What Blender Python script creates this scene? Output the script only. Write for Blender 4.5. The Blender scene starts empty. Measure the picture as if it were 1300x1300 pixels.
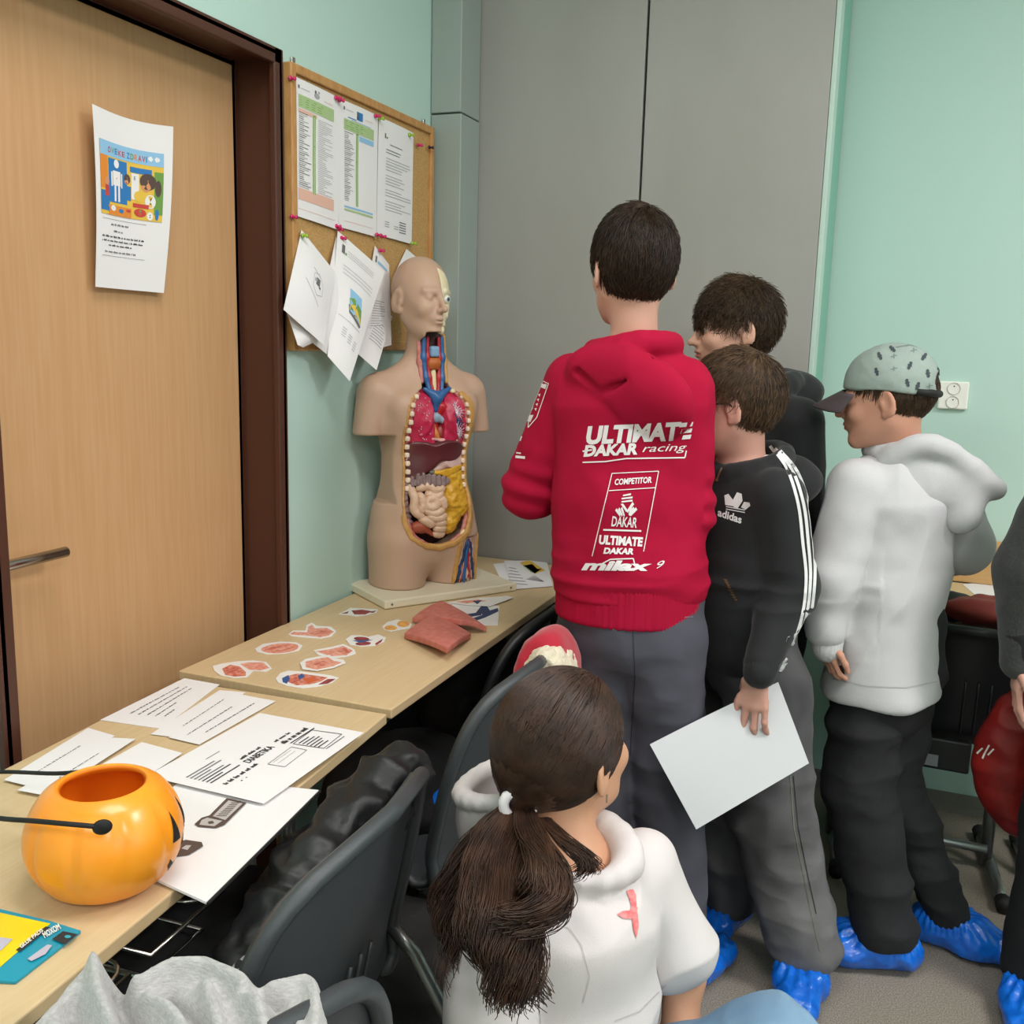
import bpy, bmesh, math, random
import numpy as np
from mathutils import Vector, Matrix
from mathutils.bvhtree import BVHTree
random.seed(7)
RNG = np.random.default_rng(7)
SC = bpy.context.scene
COL = SC.collection
R_ = math.radians

# ------------------------------------------------------------------ camera
CAM = np.array([1.36, 0.0, 1.45]); YAW, PITCH, ROLL, FPX = R_(21.456), R_(10.044), R_(1.539), 1246.66
def _basis():
    cy, sy, cp, sp = math.cos(YAW), math.sin(YAW), math.cos(PITCH), math.sin(PITCH)
    F = np.array([-sy*cp, cy*cp, -sp]); R = np.array([cy, sy, 0.0]); U = np.cross(R, F)
    c, s = math.cos(ROLL), math.sin(ROLL)
    return c*R+s*U, -s*R+c*U, F
CR, CU, CF = _basis()
cd = bpy.data.cameras.new('camera'); cam = bpy.data.objects.new('camera', cd); COL.objects.link(cam)
cd.sensor_width = 36; cd.lens = FPX/1300*36; cd.clip_start = .05; cd.clip_end = 60
m = Matrix.Identity(4)
for i in range(3):
    m[i][0] = CR[i]; m[i][1] = CU[i]; m[i][2] = -CF[i]; m[i][3] = CAM[i]
cam.matrix_world = m
SC.camera = cam
def P(px, py, x=None, y=None, z=None):
    """photo measurement -> point of the place lying on a known plane"""
    r = CR*(px-650)/FPX - CU*(py-650)/FPX + CF
    t = (x-CAM[0])/r[0] if x is not None else (y-CAM[1])/r[1] if y is not None else (z-CAM[2])/r[2]
    return CAM + r*t

# ------------------------------------------------------------------ light
world = bpy.data.worlds.new('world'); SC.world = world; world.use_nodes = True
world.node_tree.nodes['Background'].inputs[0].default_value = (.75, .85, 1, 1)
world.node_tree.nodes['Background'].inputs[1].default_value = .15
def area(name, loc, sx, sy, power, col=(1, .955, .945), rot=(0, 0, 0)):
    l = bpy.data.lights.new(name, 'AREA'); l.shape = 'RECTANGLE'; l.size = sx; l.size_y = sy; l.energy = power; l.color = col
    o = bpy.data.objects.new(name, l); COL.objects.link(o); o.location = loc; o.rotation_euler = rot
    return o
LAMPS = [(1.05, .9), (1.05, -1.6), (3.1, 1.5), (3.1, -1.4)]
for lx, ly in LAMPS:
    area('lamp_light', (lx, ly, 2.93), 1.15, .5, 24 if lx < 2 else 64)
area('added_side_light', (4.4, .2, 1.7), 1.5, 2.2, 20, (.86, .94, 1), (0, R_(90), 0))  # cool side light added to brighten the teal wall on the right
SC.view_settings.view_transform = 'Standard'; SC.view_settings.look = 'None'
SC.view_settings.exposure = -0.08; SC.view_settings.gamma = 1; SC.view_settings.use_curve_mapping = False
SC.cycles.max_bounces = 6; SC.cycles.diffuse_bounces = 4; SC.cycles.use_denoising = True

# ------------------------------------------------------------------ materials
def lin(h):
    if isinstance(h, str):
        h = h.lstrip('#'); h = [int(h[i:i+2], 16)/255 for i in (0, 2, 4)]
    return tuple((c/12.92 if c <= .04045 else ((c+.055)/1.055)**2.4) for c in h) + (1,)
def mat(name, col, rough=.6, metal=0, col2=None, scale=20, stretch=(1, 1, 1), bump=0, bscale=200, spec=.5, sheen=0, trans=0,
        alpha=1, detail=3, lo=.35, hi=.65, sss=0, coat=0, bstretch=(1, 1, 1), wave=None, attr=None):
    M = bpy.data.materials.new(name); M.use_nodes = True; N = M.node_tree.nodes; L = M.node_tree.links
    b = N['Principled BSDF']; b.inputs['Base Color'].default_value = lin(col); b.inputs['Roughness'].default_value = rough
    b.inputs['Metallic'].default_value = metal; b.inputs['Specular IOR Level'].default_value = spec
    if sheen: b.inputs['Sheen Weight'].default_value = sheen; b.inputs['Sheen Roughness'].default_value = .5
    if sss: b.inputs['Subsurface Weight'].default_value = sss; b.inputs['Subsurface Radius'].default_value = (.012, .005, .003); b.inputs['Subsurface Scale'].default_value = 1
    if coat: b.inputs['Coat Weight'].default_value = coat; b.inputs['Coat Roughness'].default_value = .15
    if trans: b.inputs['Transmission Weight'].default_value = trans
    tc = N.new('ShaderNodeTexCoord')
    if col2 is not None:
        mp = N.new('ShaderNodeMapping'); mp.inputs['Scale'].default_value = stretch; L.new(tc.outputs['Object'], mp.inputs[0])
        if wave:
            nz = N.new('ShaderNodeTexWave'); nz.bands_direction = wave; nz.inputs['Scale'].default_value = scale; nz.inputs['Distortion'].default_value = 1.5 if detail else 0; nz.inputs['Detail'].default_value = detail
        else:
            nz = N.new('ShaderNodeTexNoise'); nz.inputs['Scale'].default_value = scale; nz.inputs['Detail'].default_value = detail
        L.new(mp.outputs[0], nz.inputs['Vector'])
        cr = N.new('ShaderNodeValToRGB'); cr.color_ramp.elements[0].position = lo; cr.color_ramp.elements[1].position = hi
        cr.color_ramp.elements[0].color = lin(col); cr.color_ramp.elements[1].color = lin(col2)
        L.new(nz.outputs['Fac' if not wave else 'Fac'], cr.inputs[0]); L.new(cr.outputs[0], b.inputs['Base Color'])
    if bump:
        mp2 = N.new('ShaderNodeMapping'); mp2.inputs['Scale'].default_value = bstretch; L.new(tc.outputs['Object'], mp2.inputs[0])
        n2 = N.new('ShaderNodeTexNoise'); n2.inputs['Scale'].default_value = bscale; n2.inputs['Detail'].default_value = 2
        L.new(mp2.outputs[0], n2.inputs['Vector'])
        bp = N.new('ShaderNodeBump'); bp.inputs['Strength'].default_value = bump; bp.inputs['Distance'].default_value = .002
        L.new(n2.outputs['Fac'], bp.inputs['Height']); L.new(bp.outputs[0], b.inputs['Normal'])
    return M
WALL = mat('teal_wall_paint', '#b7d3c9', .75, bump=.1, bscale=90)
CEIL = mat('ceiling_paint', '#e9e8e2', .85)
FLOOR = mat('speckled_linoleum', '#766f64', .55, col2='#9d9486', scale=300, detail=3, lo=.40, hi=.62)
SKIRT = mat('grey_skirting', '#77746c', .6)
DOOR = mat('beech_door', '#c2966a', .45, col2='#c79d73', scale=9, stretch=(14, 14, .6), detail=3, spec=.3)
FRAME = mat('brown_door_frame', '#4c2a1e', .42)
WORN = mat('chipped_paint', '#8a8378', .8)
GREY = mat('grey_cabinet_laminate', '#a3a19c', .5, col2='#9c9a94', scale=3, stretch=(1, 1, .5), spec=.35)
GREYS = mat('grey_green_panel', '#98a39c', .5)
TEALD = mat('dark_teal_side', '#7fb3a2', .5)
TEALL = mat('pale_teal_edge', '#b9cfc4', .5)
DARK = mat('dark_gap', '#0c0c0c', .9)
DESK = mat('beech_desk_top', '#ceb389', .42, col2='#d3ba92', scale=6, stretch=(30, 1.2, 3), detail=4, spec=.4)
DESKE = mat('beech_desk_edge', '#c9a878', .5)
BOARDW = mat('light_oak_board', '#c39a62', .5, col2='#c8a06a', scale=8, stretch=(.8, 6, 14))
METAL = mat('grey_tube_metal', '#8b8d8c', .32, metal=.85)
CHROME = mat('brushed_steel', '#bdbab4', .25, metal=1)
SHELL = mat('anthracite_plastic', '#3d4144', .38, bump=.25, bscale=900, spec=.5)
SHELLD = mat('black_plastic', '#1d1f21', .42, spec=.45)
BLACK = mat('black_matte', '#121212', .7)
PAPER = mat('white_paper', '#e9e6e6', .75, spec=.2)
PAPERB = mat('white_coated_board', '#eceaea', .35, spec=.5)
INK = mat('grey_ink', '#6b6a6c', .8); INKD = mat('dark_ink', '#2c2a2c', .8); INKL = mat('pale_ink', '#a9a8ab', .8)
PRED = mat('print_red', '#c8443c', .7); PGREEN = mat('print_green', '#a9c18b', .7); PORANGE = mat('print_salmon', '#e2b4a2', .7)
PBLUE = mat('print_blue', '#2f78b8', .7); PYEL = mat('print_yellow', '#e5bd4a', .7); PBLUEL = mat('print_sky', '#8fbfe0', .7); PGRND = mat('print_leaf', '#6f9a48', .7)
PBRN = mat('print_brown', '#57463f', .7); PSKIN = mat('print_skin', '#d99468', .7)
CORK = mat('cork', '#b48a50', .9, col2='#c9a068', scale=260, detail=4, bump=.4, bscale=300)
OAK = mat('oak_frame', '#b5814a', .5, col2='#c4935a', scale=10, stretch=(8, 8, 2))
PINK = mat('pink_pin', '#d8286c', .35); LIME = mat('lime_pin', '#9cc43a', .35); PURP = mat('dark_pin', '#3a1c33', .35)

# ------------------------------------------------------------------ object helpers
def tag(o, label=None, cat=None, group=None, kind=None):
    if label: o['label'] = label
    if cat: o['category'] = cat
    if group: o['group'] = group
    if kind: o['kind'] = kind
    return o
def thing(name, label, cat, loc=(0, 0, 0), rz=0, group=None):
    o = bpy.data.objects.new(name, None); COL.objects.link(o); o.location = loc; o.rotation_euler = (0, 0, rz); o.empty_display_size = .05
    return tag(o, label, cat, group)
def mk(name, verts, faces, mats, parent=None, mi=None, smooth=True, origin=None, label=None):
    V = np.asarray(verts, dtype=np.float64).reshape(-1, 3)
    if origin is not None: V = V-np.asarray(origin)
    me = bpy.data.meshes.new(name)
    if isinstance(faces, np.ndarray):
        n, k = faces.shape
        me.vertices.add(len(V)); me.vertices.foreach_set('co', V.astype(np.float32).ravel())
        me.loops.add(n*k); me.loops.foreach_set('vertex_index', faces.astype(np.int32).ravel())
        me.polygons.add(n); me.polygons.foreach_set('loop_start', np.arange(0, n*k, k, dtype=np.int32))
        me.update(calc_edges=True)
    else:
        me.from_pydata(V.tolist(), [], faces); me.update()
    for mm in (mats if isinstance(mats, (list, tuple)) else [mats]): me.materials.append(mm)
    if mi is not None: me.polygons.foreach_set('material_index', np.asarray(mi, dtype=np.int32))
    if smooth: me.polygons.foreach_set('use_smooth', np.ones(len(me.polygons), dtype=bool))
    o = bpy.data.objects.new(name, me); COL.objects.link(o)
    if parent is not None: o.parent = parent
    elif origin is not None: o.location = origin
    if label: o['label'] = label
    return o
class B:
    """collects simple solids into one mesh"""
    def __init__(s): s.v = []; s.f = []; s.m = []
    def add(s, v, f, mi=0):
        n = len(s.v); s.v += [tuple(p) for p in v]; s.f += [tuple(i+n for i in q) for q in f]; s.m += [mi]*len(f); return s
    def box(s, c, d, R=None, mi=0):
        c = np.array(c, float); h = np.array(d, float)/2
        p = np.array([(i, j, k) for i in (-1, 1) for j in (-1, 1) for k in (-1, 1)])*h
        if R is not None: p = p@np.array(R).T
        return s.add(p+c, [(0, 1, 3, 2), (4, 6, 7, 5), (0, 4, 5, 1), (2, 3, 7, 6), (0, 2, 6, 4), (1, 5, 7, 3)], mi)
    def span(s, a, b, mi=0):
        a = np.array(a, float); b = np.array(b, float); return s.box((a+b)/2, np.abs(b-a), None, mi)
    def tube(s, pts, r, n=10, mi=0, closed=False):
        v, f = tube(pts, r, n, closed); return s.add(v, f, mi)
    def prism(s, poly, d, mi=0, mtop=None):
        """poly: list of 3D points (planar), extruded by vector d"""
        a = [np.array(p, float) for p in poly]; n = len(a); d = np.array(d, float); k = len(s.v)
        s.v += [tuple(p) for p in a]+[tuple(p+d) for p in a]
        s.f.append(tuple(k+i for i in range(n))[::-1]); s.m.append(mi)
        s.f.append(tuple(k+n+i for i in range(n))); s.m.append(mi if mtop is None else mtop)
        for i in range(n):
            j = (i+1) % n; s.f.append((k+i, k+j, k+n+j, k+n+i)); s.m.append(mi)
        return s
    def build(s, name, mats, parent=None, smooth=False, bevel=0, label=None, origin=None):
        o = mk(name, s.v, s.f, mats, parent, s.m, smooth, origin, label)
        if bevel:
            b = o.modifiers.new('bevel', 'BEVEL'); b.width = bevel; b.segments = 2; b.limit_method = 'ANGLE'
        return o
def tube(pts, r, n=10, closed=False):
    pts = np.array(pts, float); N = len(pts); r = np.broadcast_to(np.asarray(r, float), (N,))
    t = np.zeros_like(pts)
    if closed: t = np.roll(pts, -1, 0)-np.roll(pts, 1, 0)
    else: t[1:-1] = pts[2:]-pts[:-2]; t[0] = pts[1]-pts[0]; t[-1] = pts[-1]-pts[-2]
    t /= np.linalg.norm(t, axis=1)[:, None]+1e-12
    u = np.cross(t[0], [0, 0, 1.0]);
    if np.linalg.norm(u) < .1: u = np.cross(t[0], [1.0, 0, 0])
    V = []
    for i in range(N):
        u = u-t[i]*(u@t[i]); u /= np.linalg.norm(u)+1e-12; w = np.cross(t[i], u)
        for k in range(n):
            a = 2*math.pi*k/n; V.append(pts[i]+r[i]*(u*math.cos(a)+w*math.sin(a)))
    F = []
    for i in range(N if closed else N-1):
        for k in range(n):
            a = i*n+k; b = i*n+(k+1) % n; j = (i+1) % N; F.append((a, b, j*n+(k+1) % n, j*n+k))
    if not closed: F.append(tuple(range(n))[::-1]); F.append(tuple((N-1)*n+k for k in range(n)))
    return V, F
def bez(pts, n=8):
    """Catmull-Rom through points"""
    p = [np.array(q, float) for q in pts]; p = [2*p[0]-p[1]]+p+[2*p[-1]-p[-2]]; out = []
    for i in range(1, len(p)-2):
        for k in range(n):
            t = k/n; out.append(.5*((2*p[i])+(-p[i-1]+p[i+1])*t+(2*p[i-1]-5*p[i]+4*p[i+1]-p[i+2])*t*t+(-p[i-1]+3*p[i]-3*p[i+1]+p[i+2])*t**3))
    out.append(p[-2]); return out
def nrm(v): v = np.array(v, float); return v/np.linalg.norm(v)
def lathe(prof, n=48, c=(0, 0, 0), squash=None):
    V = []; F = []
    for (r, z) in prof:
        for k in range(n):
            a = 2*math.pi*k/n; q = r if squash is None else r*squash(a, z)
            V.append((c[0]+q*math.cos(a), c[1]+q*math.sin(a), c[2]+z))
    for i in range(len(prof)-1):
        for k in range(n): F.append((i*n+k, i*n+(k+1) % n, (i+1)*n+(k+1) % n, (i+1)*n+k))
    return V, F

# ------------------------------------------------------------------ signed distance modelling
def _hash(i, j, k):
    h = (i.astype(np.int64)*374761393+j.astype(np.int64)*668265263+k.astype(np.int64)*2147483647) & 0x7fffffff
    h = ((h ^ (h >> 13))*1274126177) & 0x7fffffff
    return ((h ^ (h >> 16)) & 0xffff)/32767.5-1
def noise(Pt, seed=0):
    Pt = np.asarray(Pt)+seed*17.31; i = np.floor(Pt); f = Pt-i; f = f*f*(3-2*f); i = i.astype(np.int64); r = 0
    for a in (0, 1):
        for b in (0, 1):
            for c in (0, 1):
                w = (f[:, 0] if a else 1-f[:, 0])*(f[:, 1] if b else 1-f[:, 1])*(f[:, 2] if c else 1-f[:, 2])
                r = r+w*_hash(i[:, 0]+a, i[:, 1]+b, i[:, 2]+c)
    return r
def frame(fwd, up=(0, 0, 1)):
    """columns: right, forward, up"""
    f = nrm(fwd); u = np.array(up, float); u = nrm(u-f*(u@f)); r = np.cross(f, u)
    return np.stack([r, f, u], axis=1)
class S:
    def __init__(s): s.ops = []
    def _a(s, fn, lo, hi, k, op): s.ops.append((fn, np.array(lo, float), np.array(hi, float), k, op)); return s
    def cap(s, a, b, ra, rb=None, k=.012, op='+'):
        a = np.array(a, float); b = np.array(b, float); rb = ra if rb is None else rb; ab = b-a; L2 = ab@ab+1e-12
        def fn(p):
            t = np.clip((p-a)@ab/L2, 0, 1); return np.linalg.norm(p-a-t[:, None]*ab, axis=1)-(ra+(rb-ra)*t)
        m = max(ra, rb); return s._a(fn, np.minimum(a, b)-m, np.maximum(a, b)+m, k, op)
    def chain(s, pts, rs, k=.012, op='+', kin=None):
        rs = [rs]*len(pts) if np.isscalar(rs) else rs
        for i in range(len(pts)-1): s.cap(pts[i], pts[i+1], rs[i], rs[i+1], k if i == 0 or kin is None else kin, op)
        return s
    def ell(s, c, r, R=None, k=.012, op='+'):
        c = np.array(c, float); r = np.array(r, float); R = np.eye(3) if R is None else np.array(R, float)
        def fn(p):
            q = (p-c)@R; k0 = np.linalg.norm(q/r, axis=1); k1 = np.linalg.norm(q/(r*r), axis=1)+1e-9; return k0*(k0-1)/k1
        m = np.abs(R)@r; return s._a(fn, c-m, c+m, k, op)
    def ecap(s, a, b, ra, rb, u, k=.02, op='+'):
        """elliptic capsule: radii (along u, along v) at both ends"""
        a = np.array(a, float); b = np.array(b, float); ab = b-a; L = np.linalg.norm(ab); w = ab/L
        u = np.array(u, float); u = nrm(u-w*(u@w)); v = np.cross(w, u); ra = np.array(ra, float); rb = np.array(rb, float)
        def fn(p):
            q = p-a; h = q@w; t = np.clip(h/L, 0, 1); r = ra+(rb-ra)*t[:, None]; e = h-t*L
            x = q@u; y = q@v; mn = r.min(1)
            X = np.stack([x/r[:, 0], y/r[:, 1], e/mn], 1); k0 = np.linalg.norm(X, axis=1)
            X2 = np.stack([x/r[:, 0]**2, y/r[:, 1]**2, e/mn**2], 1); k1 = np.linalg.norm(X2, axis=1)+1e-9
            return np.where(k0 < .3, -mn*(1-k0), k0*(k0-1)/k1)
        m = max(ra.max(), rb.max()); return s._a(fn, np.minimum(a, b)-m, np.maximum(a, b)+m, k, op)
    def box(s, c, h, R=None, rd=.005, k=.005, op='+'):
        c = np.array(c, float); h = np.array(h, float); R = np.eye(3) if R is None else np.array(R, float)
        def fn(p):
            q = np.abs((p-c)@R)-h+rd; return np.linalg.norm(np.maximum(q, 0), axis=1)+np.minimum(q.max(1), 0)-rd
        m = np.abs(R)@h; return s._a(fn, c-m, c+m, k, op)
    def fn(s, f, k=.005, op='-', lo=None, hi=None): return s._a(f, lo if lo is not None else [1e9]*3, hi if hi is not None else [-1e9]*3, k, op)
    def bounds(s):
        A = [o for o in s.ops if o[4] == '+']; return np.min([o[1] for o in A], 0), np.max([o[2] for o in A], 0)
    def __call__(s, p):
        p = np.asarray(p, float); d = np.full(len(p), 1e3)
        for fn, lo, hi, k, op in s.ops:
            if op == '+':
                cut = k+.03; sel = np.all((p > lo-cut-.02) & (p < hi+cut+.02), axis=1)
                if not sel.any():
                    continue
                e = fn(p[sel]); q = d[sel]
                h = np.maximum(k-np.abs(q-e), 0)/k if k > 0 else 0; d[sel] = np.minimum(q, e)-h*h*k*.25
            else:
                e = fn(p); e = -e if op == '-' else e
                h = np.maximum(k-np.abs(d-e), 0)/k if k > 0 else 0; d = np.maximum(d, e)+h*h*k*.25
        return d
def smoothc(V, F, it=2, lam=.5):
    a = np.concatenate([F[:, 0], F[:, 1], F[:, 2], F[:, 3]]); b = np.concatenate([F[:, 1], F[:, 2], F[:, 3], F[:, 0]]); n = len(V)
    cnt = np.bincount(np.concatenate([a, b]), minlength=n)[:, None]+1e-9
    for _ in range(it):
        s_ = np.stack([np.bincount(a, V[b, c], n)+np.bincount(b, V[a, c], n) for c in range(3)], 1)/cnt
        V = V+lam*(s_-V)
    return V
def vnorm(V, F):
    fn = np.cross(V[F[:, 2]]-V[F[:, 0]], V[F[:, 3]]-V[F[:, 1]]); n = len(V)
    N = np.stack([sum(np.bincount(F[:, j], fn[:, c], n) for j in range(4)) for c in range(3)], 1)
    return N/(np.linalg.norm(N, axis=1)[:, None]+1e-12)
def mesh_sdf(f, lo, hi, res, zfine=None, smooth=1):
    """surface nets over a sparse grid; zfine = [(z0, z1, step)] refines heights; returns verts, quads"""
    lo = np.array(lo, float)-res*2.5; hi = np.array(hi, float)+res*2.5
    xs = np.arange(lo[0], hi[0]+res, res); ys = np.arange(lo[1], hi[1]+res, res)
    if zfine:
        zl = [lo[2]]
        while zl[-1] < hi[2]:
            st = res
            for a, b, h in zfine:
                if a <= zl[-1] < b: st = h
            zl.append(zl[-1]+st)
        zs = np.array(zl)
    else: zs = np.arange(lo[2], hi[2]+res, res)
    bs = 6; n = [len(xs), len(ys), len(zs)]; nb = [-(-q//bs) for q in n]
    bx = [(A[np.minimum(np.arange(m_)*bs, len(A)-1)]+A[np.minimum(np.arange(m_)*bs+bs-1, len(A)-1)])/2 for A, m_ in zip((xs, ys, zs), nb)]
    dz = np.diff(zs).max() if len(zs) > 1 else res
    rad = .5*bs*math.sqrt(res*res*2+dz*dz)
    C = np.stack(np.meshgrid(*bx, indexing='ij'), -1).reshape(-1, 3); D = f(C)
    V = np.where(D < 0, -1.0, 1.0).reshape(nb).repeat(bs, 0).repeat(bs, 1).repeat(bs, 2)[:n[0], :n[1], :n[2]].astype(np.float32)
    act = np.argwhere((np.abs(D) < rad*1.9).reshape(nb)); o = np.stack(np.meshgrid(*[np.arange(bs)]*3, indexing='ij'), -1).reshape(-1, 3)
    for c0 in range(0, len(act), 4000):
        ii = (act[c0:c0+4000, None, :]*bs+o[None]).reshape(-1, 3); ii = ii[(ii[:, 0] < n[0]) & (ii[:, 1] < n[1]) & (ii[:, 2] < n[2])]
        V[ii[:, 0], ii[:, 1], ii[:, 2]] = f(np.stack([xs[ii[:, 0]], ys[ii[:, 1]], zs[ii[:, 2]]], 1))
    V[0] = 1; V[-1] = 1; V[:, 0] = 1; V[:, -1] = 1; V[:, :, 0] = 1; V[:, :, -1] = 1
    I = V < 0; c = sum(I[a:n[0]-1+a, b:n[1]-1+b, d:n[2]-1+d].astype(np.int8) for a in (0, 1) for b in (0, 1) for d in (0, 1))
    cells = np.argwhere((c > 0) & (c < 8)); idx = -np.ones([q-1 for q in n], np.int32); idx[tuple(cells.T)] = np.arange(len(cells))
    acc = np.zeros((len(cells), 3)); cnt = np.zeros(len(cells))
    for ax in range(3):
        for a in (0, 1):
            for b in (0, 1):
                o0 = np.zeros(3, int); o0[(ax+1) % 3] = a; o0[(ax+2) % 3] = b; o1 = o0.copy(); o1[ax] = 1
                v0 = V[tuple((cells+o0).T)]; v1 = V[tuple((cells+o1).T)]; s_ = (v0 < 0) != (v1 < 0)
                t = v0/(v0-v1+1e-20); p = cells+o0.astype(float); p[:, ax] += t
                acc[s_] += p[s_]; cnt += s_
    g = acc/cnt[:, None]
    W = np.stack([np.interp(g[:, i], np.arange(n[i]), A) for i, A in enumerate((xs, ys, zs))], 1)
    Q = []
    for ax in range(3):
        u, w = (ax+1) % 3, (ax+2) % 3
        sl0 = [slice(None)]*3; sl1 = [slice(None)]*3; sl0[ax] = slice(0, -1); sl1[ax] = slice(1, None)
        e = I[tuple(sl0)] != I[tuple(sl1)]; E = np.argwhere(e); E = E[(E[:, u] > 0) & (E[:, w] > 0) & (E[:, u] < n[u]-1) & (E[:, w] < n[w]-1)]
        if not len(E): continue
        du = np.zeros(3, int); du[u] = 1; dw = np.zeros(3, int); dw[w] = 1
        q = np.stack([idx[tuple((E-du-dw).T)], idx[tuple((E-dw).T)], idx[tuple(E.T)], idx[tuple((E-du).T)]], 1)
        fl = ~I[tuple(E.T)]; q[fl] = q[fl][:, ::-1]; Q.append(q)
    if not Q: return np.zeros((0, 3)), np.zeros((0, 4), np.int32)
    F = np.concatenate(Q); F = F[(F >= 0).all(1)]
    if smooth and len(F): W = smoothc(W, F, smooth, .5)
    return W, F
def solid(name, s, res, mats, parent=None, origin=None, disp=None, mi=None, zfine=None, smooth=1, label=None, f=None, bvh=False, bnd=None):
    lo, hi = bnd if bnd else s.bounds()
    W, F = mesh_sdf(f or s, lo, hi, res, zfine, smooth)
    if not len(F): print('EMPTY', name); return None
    if disp is not None:
        N = vnorm(W, F); W = W+N*disp(W, N)[:, None]
    idx = None if mi is None else mi(W[F].mean(1), vnorm(W, F)[F].mean(1))
    o = mk(name, W, F, mats, parent, idx, True, origin, label)
    if bvh: return o, BVHTree.FromPolygons(W.tolist(), F.tolist())
    return o
def hull_strands(paths, r0, r1, n=3):
    """paths (N, K, 3) -> thin tapering tubes in one mesh"""
    N, K, _ = paths.shape
    t = np.gradient(paths, axis=1); t /= np.linalg.norm(t, axis=2, keepdims=True)+1e-9
    ref = np.array([.31, .47, .82]); u = np.cross(t, ref); u /= np.linalg.norm(u, axis=2, keepdims=True)+1e-9; w = np.cross(t, u)
    r = np.linspace(r0, r1, K)[None, :, None]; V = np.stack([paths+r*(u*math.cos(2*math.pi*k/n)+w*math.sin(2*math.pi*k/n)) for k in range(n)], 2)
    base = (np.arange(N)[:, None]*K+np.arange(K-1)[None])*n; F = []
    for k in range(n):
        k2 = (k+1) % n; F.append(np.stack([base+k, base+k2, base+n+k2, base+n+k], -1).reshape(-1, 4))
    return V.reshape(-1, 3), np.concatenate(F)
_tc = {}
def text2d(txt, bold=0, shear=0, maxe=.06, align='LEFT'):
    """glyph outlines of a string as flat triangles, cap height about .7"""
    key = (txt, bold, shear, maxe)
    if key in _tc: return _tc[key]
    c = bpy.data.curves.new('t', 'FONT'); c.body = txt; c.size = 1; c.shear = shear; c.offset = bold; c.resolution_u = 3
    o = bpy.data.objects.new('t', c); COL.objects.link(o); bpy.context.view_layer.update()
    dg = bpy.context.evaluated_depsgraph_get(); me = bpy.data.meshes.new_from_object(o.evaluated_get(dg))
    bm = bmesh.new(); bm.from_mesh(me); bmesh.ops.triangulate(bm, faces=bm.faces[:])
    for _ in range(3):
        ed = [e for e in bm.edges if e.calc_length() > maxe*3]
        if not ed: break
        bmesh.ops.subdivide_edges(bm, edges=ed, cuts=1); bmesh.ops.triangulate(bm, faces=[f for f in bm.faces if len(f.verts) > 3])
    V = np.array([v.co[:] for v in bm.verts]); bm.verts.index_update(); F = [[v.index for v in f.verts] for f in bm.faces]
    bm.free(); bpy.data.objects.remove(o); bpy.data.curves.remove(c); bpy.data.meshes.remove(me)
    V[:, 0] -= V[:, 0].min(); V[:, 1] -= V[:, 1].min()
    _tc[key] = (V[:, :2], F); return _tc[key]
class Decal:
    """flat artwork (u, v in metres) laid on a surface function"""
    def __init__(s, surf): s.surf = surf; s.v = []; s.f = []; s.m = []
    def raw(s, V2, F, mi=0):
        n = len(s.v); s.v += [s.surf(u, v) for u, v in V2]; s.f += [tuple(i+n for i in q) for q in F]; s.m += [mi]*len(F); return s
    def text(s, txt, o, w, h, mi=0, bold=0, shear=0, rot=0):
        V, F = text2d(txt, bold, shear); V = V/V.max(0)*np.array([w, h]); c, n = math.cos(rot), math.sin(rot)
        return s.raw([(o[0]+c*x-n*y, o[1]+n*x+c*y) for x, y in V], F, mi)
    def poly(s, pts, mi=0, sub=1):
        """triangle fan around the centroid, rings subdivided"""
        p = np.array(pts, float); q = []
        for i in range(len(p)):
            for k in range(sub): q.append(p[i]+(p[(i+1) % len(p)]-p[i])*k/sub)
        c = p.mean(0); V = [c]+q; n = len(q); return s.raw(V, [(0, 1+i, 1+(i+1) % n) for i in range(n)], mi)
    def rect(s, u0, v0, u1, v1, mi=0, nx=1, ny=1):
        V = [(u0+(u1-u0)*i/nx, v0+(v1-v0)*j/ny) for j in range(ny+1) for i in range(nx+1)]
        return s.raw(V, [(j*(nx+1)+i, j*(nx+1)+i+1, (j+1)*(nx+1)+i+1, (j+1)*(nx+1)+i) for j in range(ny) for i in range(nx)], mi)
    def line(s, pts, w, mi=0, step=.01):
        p = np.array(pts, float)
        for i in range(len(p)-1):
            d = p[i+1]-p[i]; L = np.linalg.norm(d)+1e-9; n = max(1, int(L/step)); q = np.array([-d[1], d[0]])/L*w/2
            V = []
            for k in range(n+1): a = p[i]+d*k/n; V += [a-q, a+q]
            s.raw(V, [(2*k, 2*k+2, 2*k+3, 2*k+1) for k in range(n)], mi)
        return s
    def ell(s, c, rx, ry, mi=0, n=16): return s.poly([(c[0]+rx*math.cos(2*math.pi*k/n), c[1]+ry*math.sin(2*math.pi*k/n)) for k in range(n)], mi)
    def lines(s, u0, v0, u1, n, dv, h=.0016, mi=0, ragged=.3, word=True):
        for i in range(n):
            v = v0-i*dv; e = u1-(u1-u0)*ragged*random.random() if ragged else u1; u = u0
            while u < e:
                w = random.uniform(.004, .014) if word else (e-u0); s.rect(u, v, min(u+w, e), v+h, mi); u += w+.0018
        return s
    def build(s, name, mats, parent=None, origin=None, label=None): return mk(name, s.v, s.f, mats, parent, s.m, False, origin, label)
def bvh_surf(bvh, o, r, u, n, off=.0016, back=.25, origin=(0, 0, 0)):
    o, r, u, n = [np.array(q, float) for q in (o, r, u, n)]; g = np.array(origin, float)
    def f(a, b):
        p = o+a*r+b*u+n*back; h = bvh.ray_cast(Vector(p), Vector(-n))
        q = np.array(h[0]) if h[0] is not None else o+a*r+b*u
        return tuple(q+n*off-g)
    return f

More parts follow.
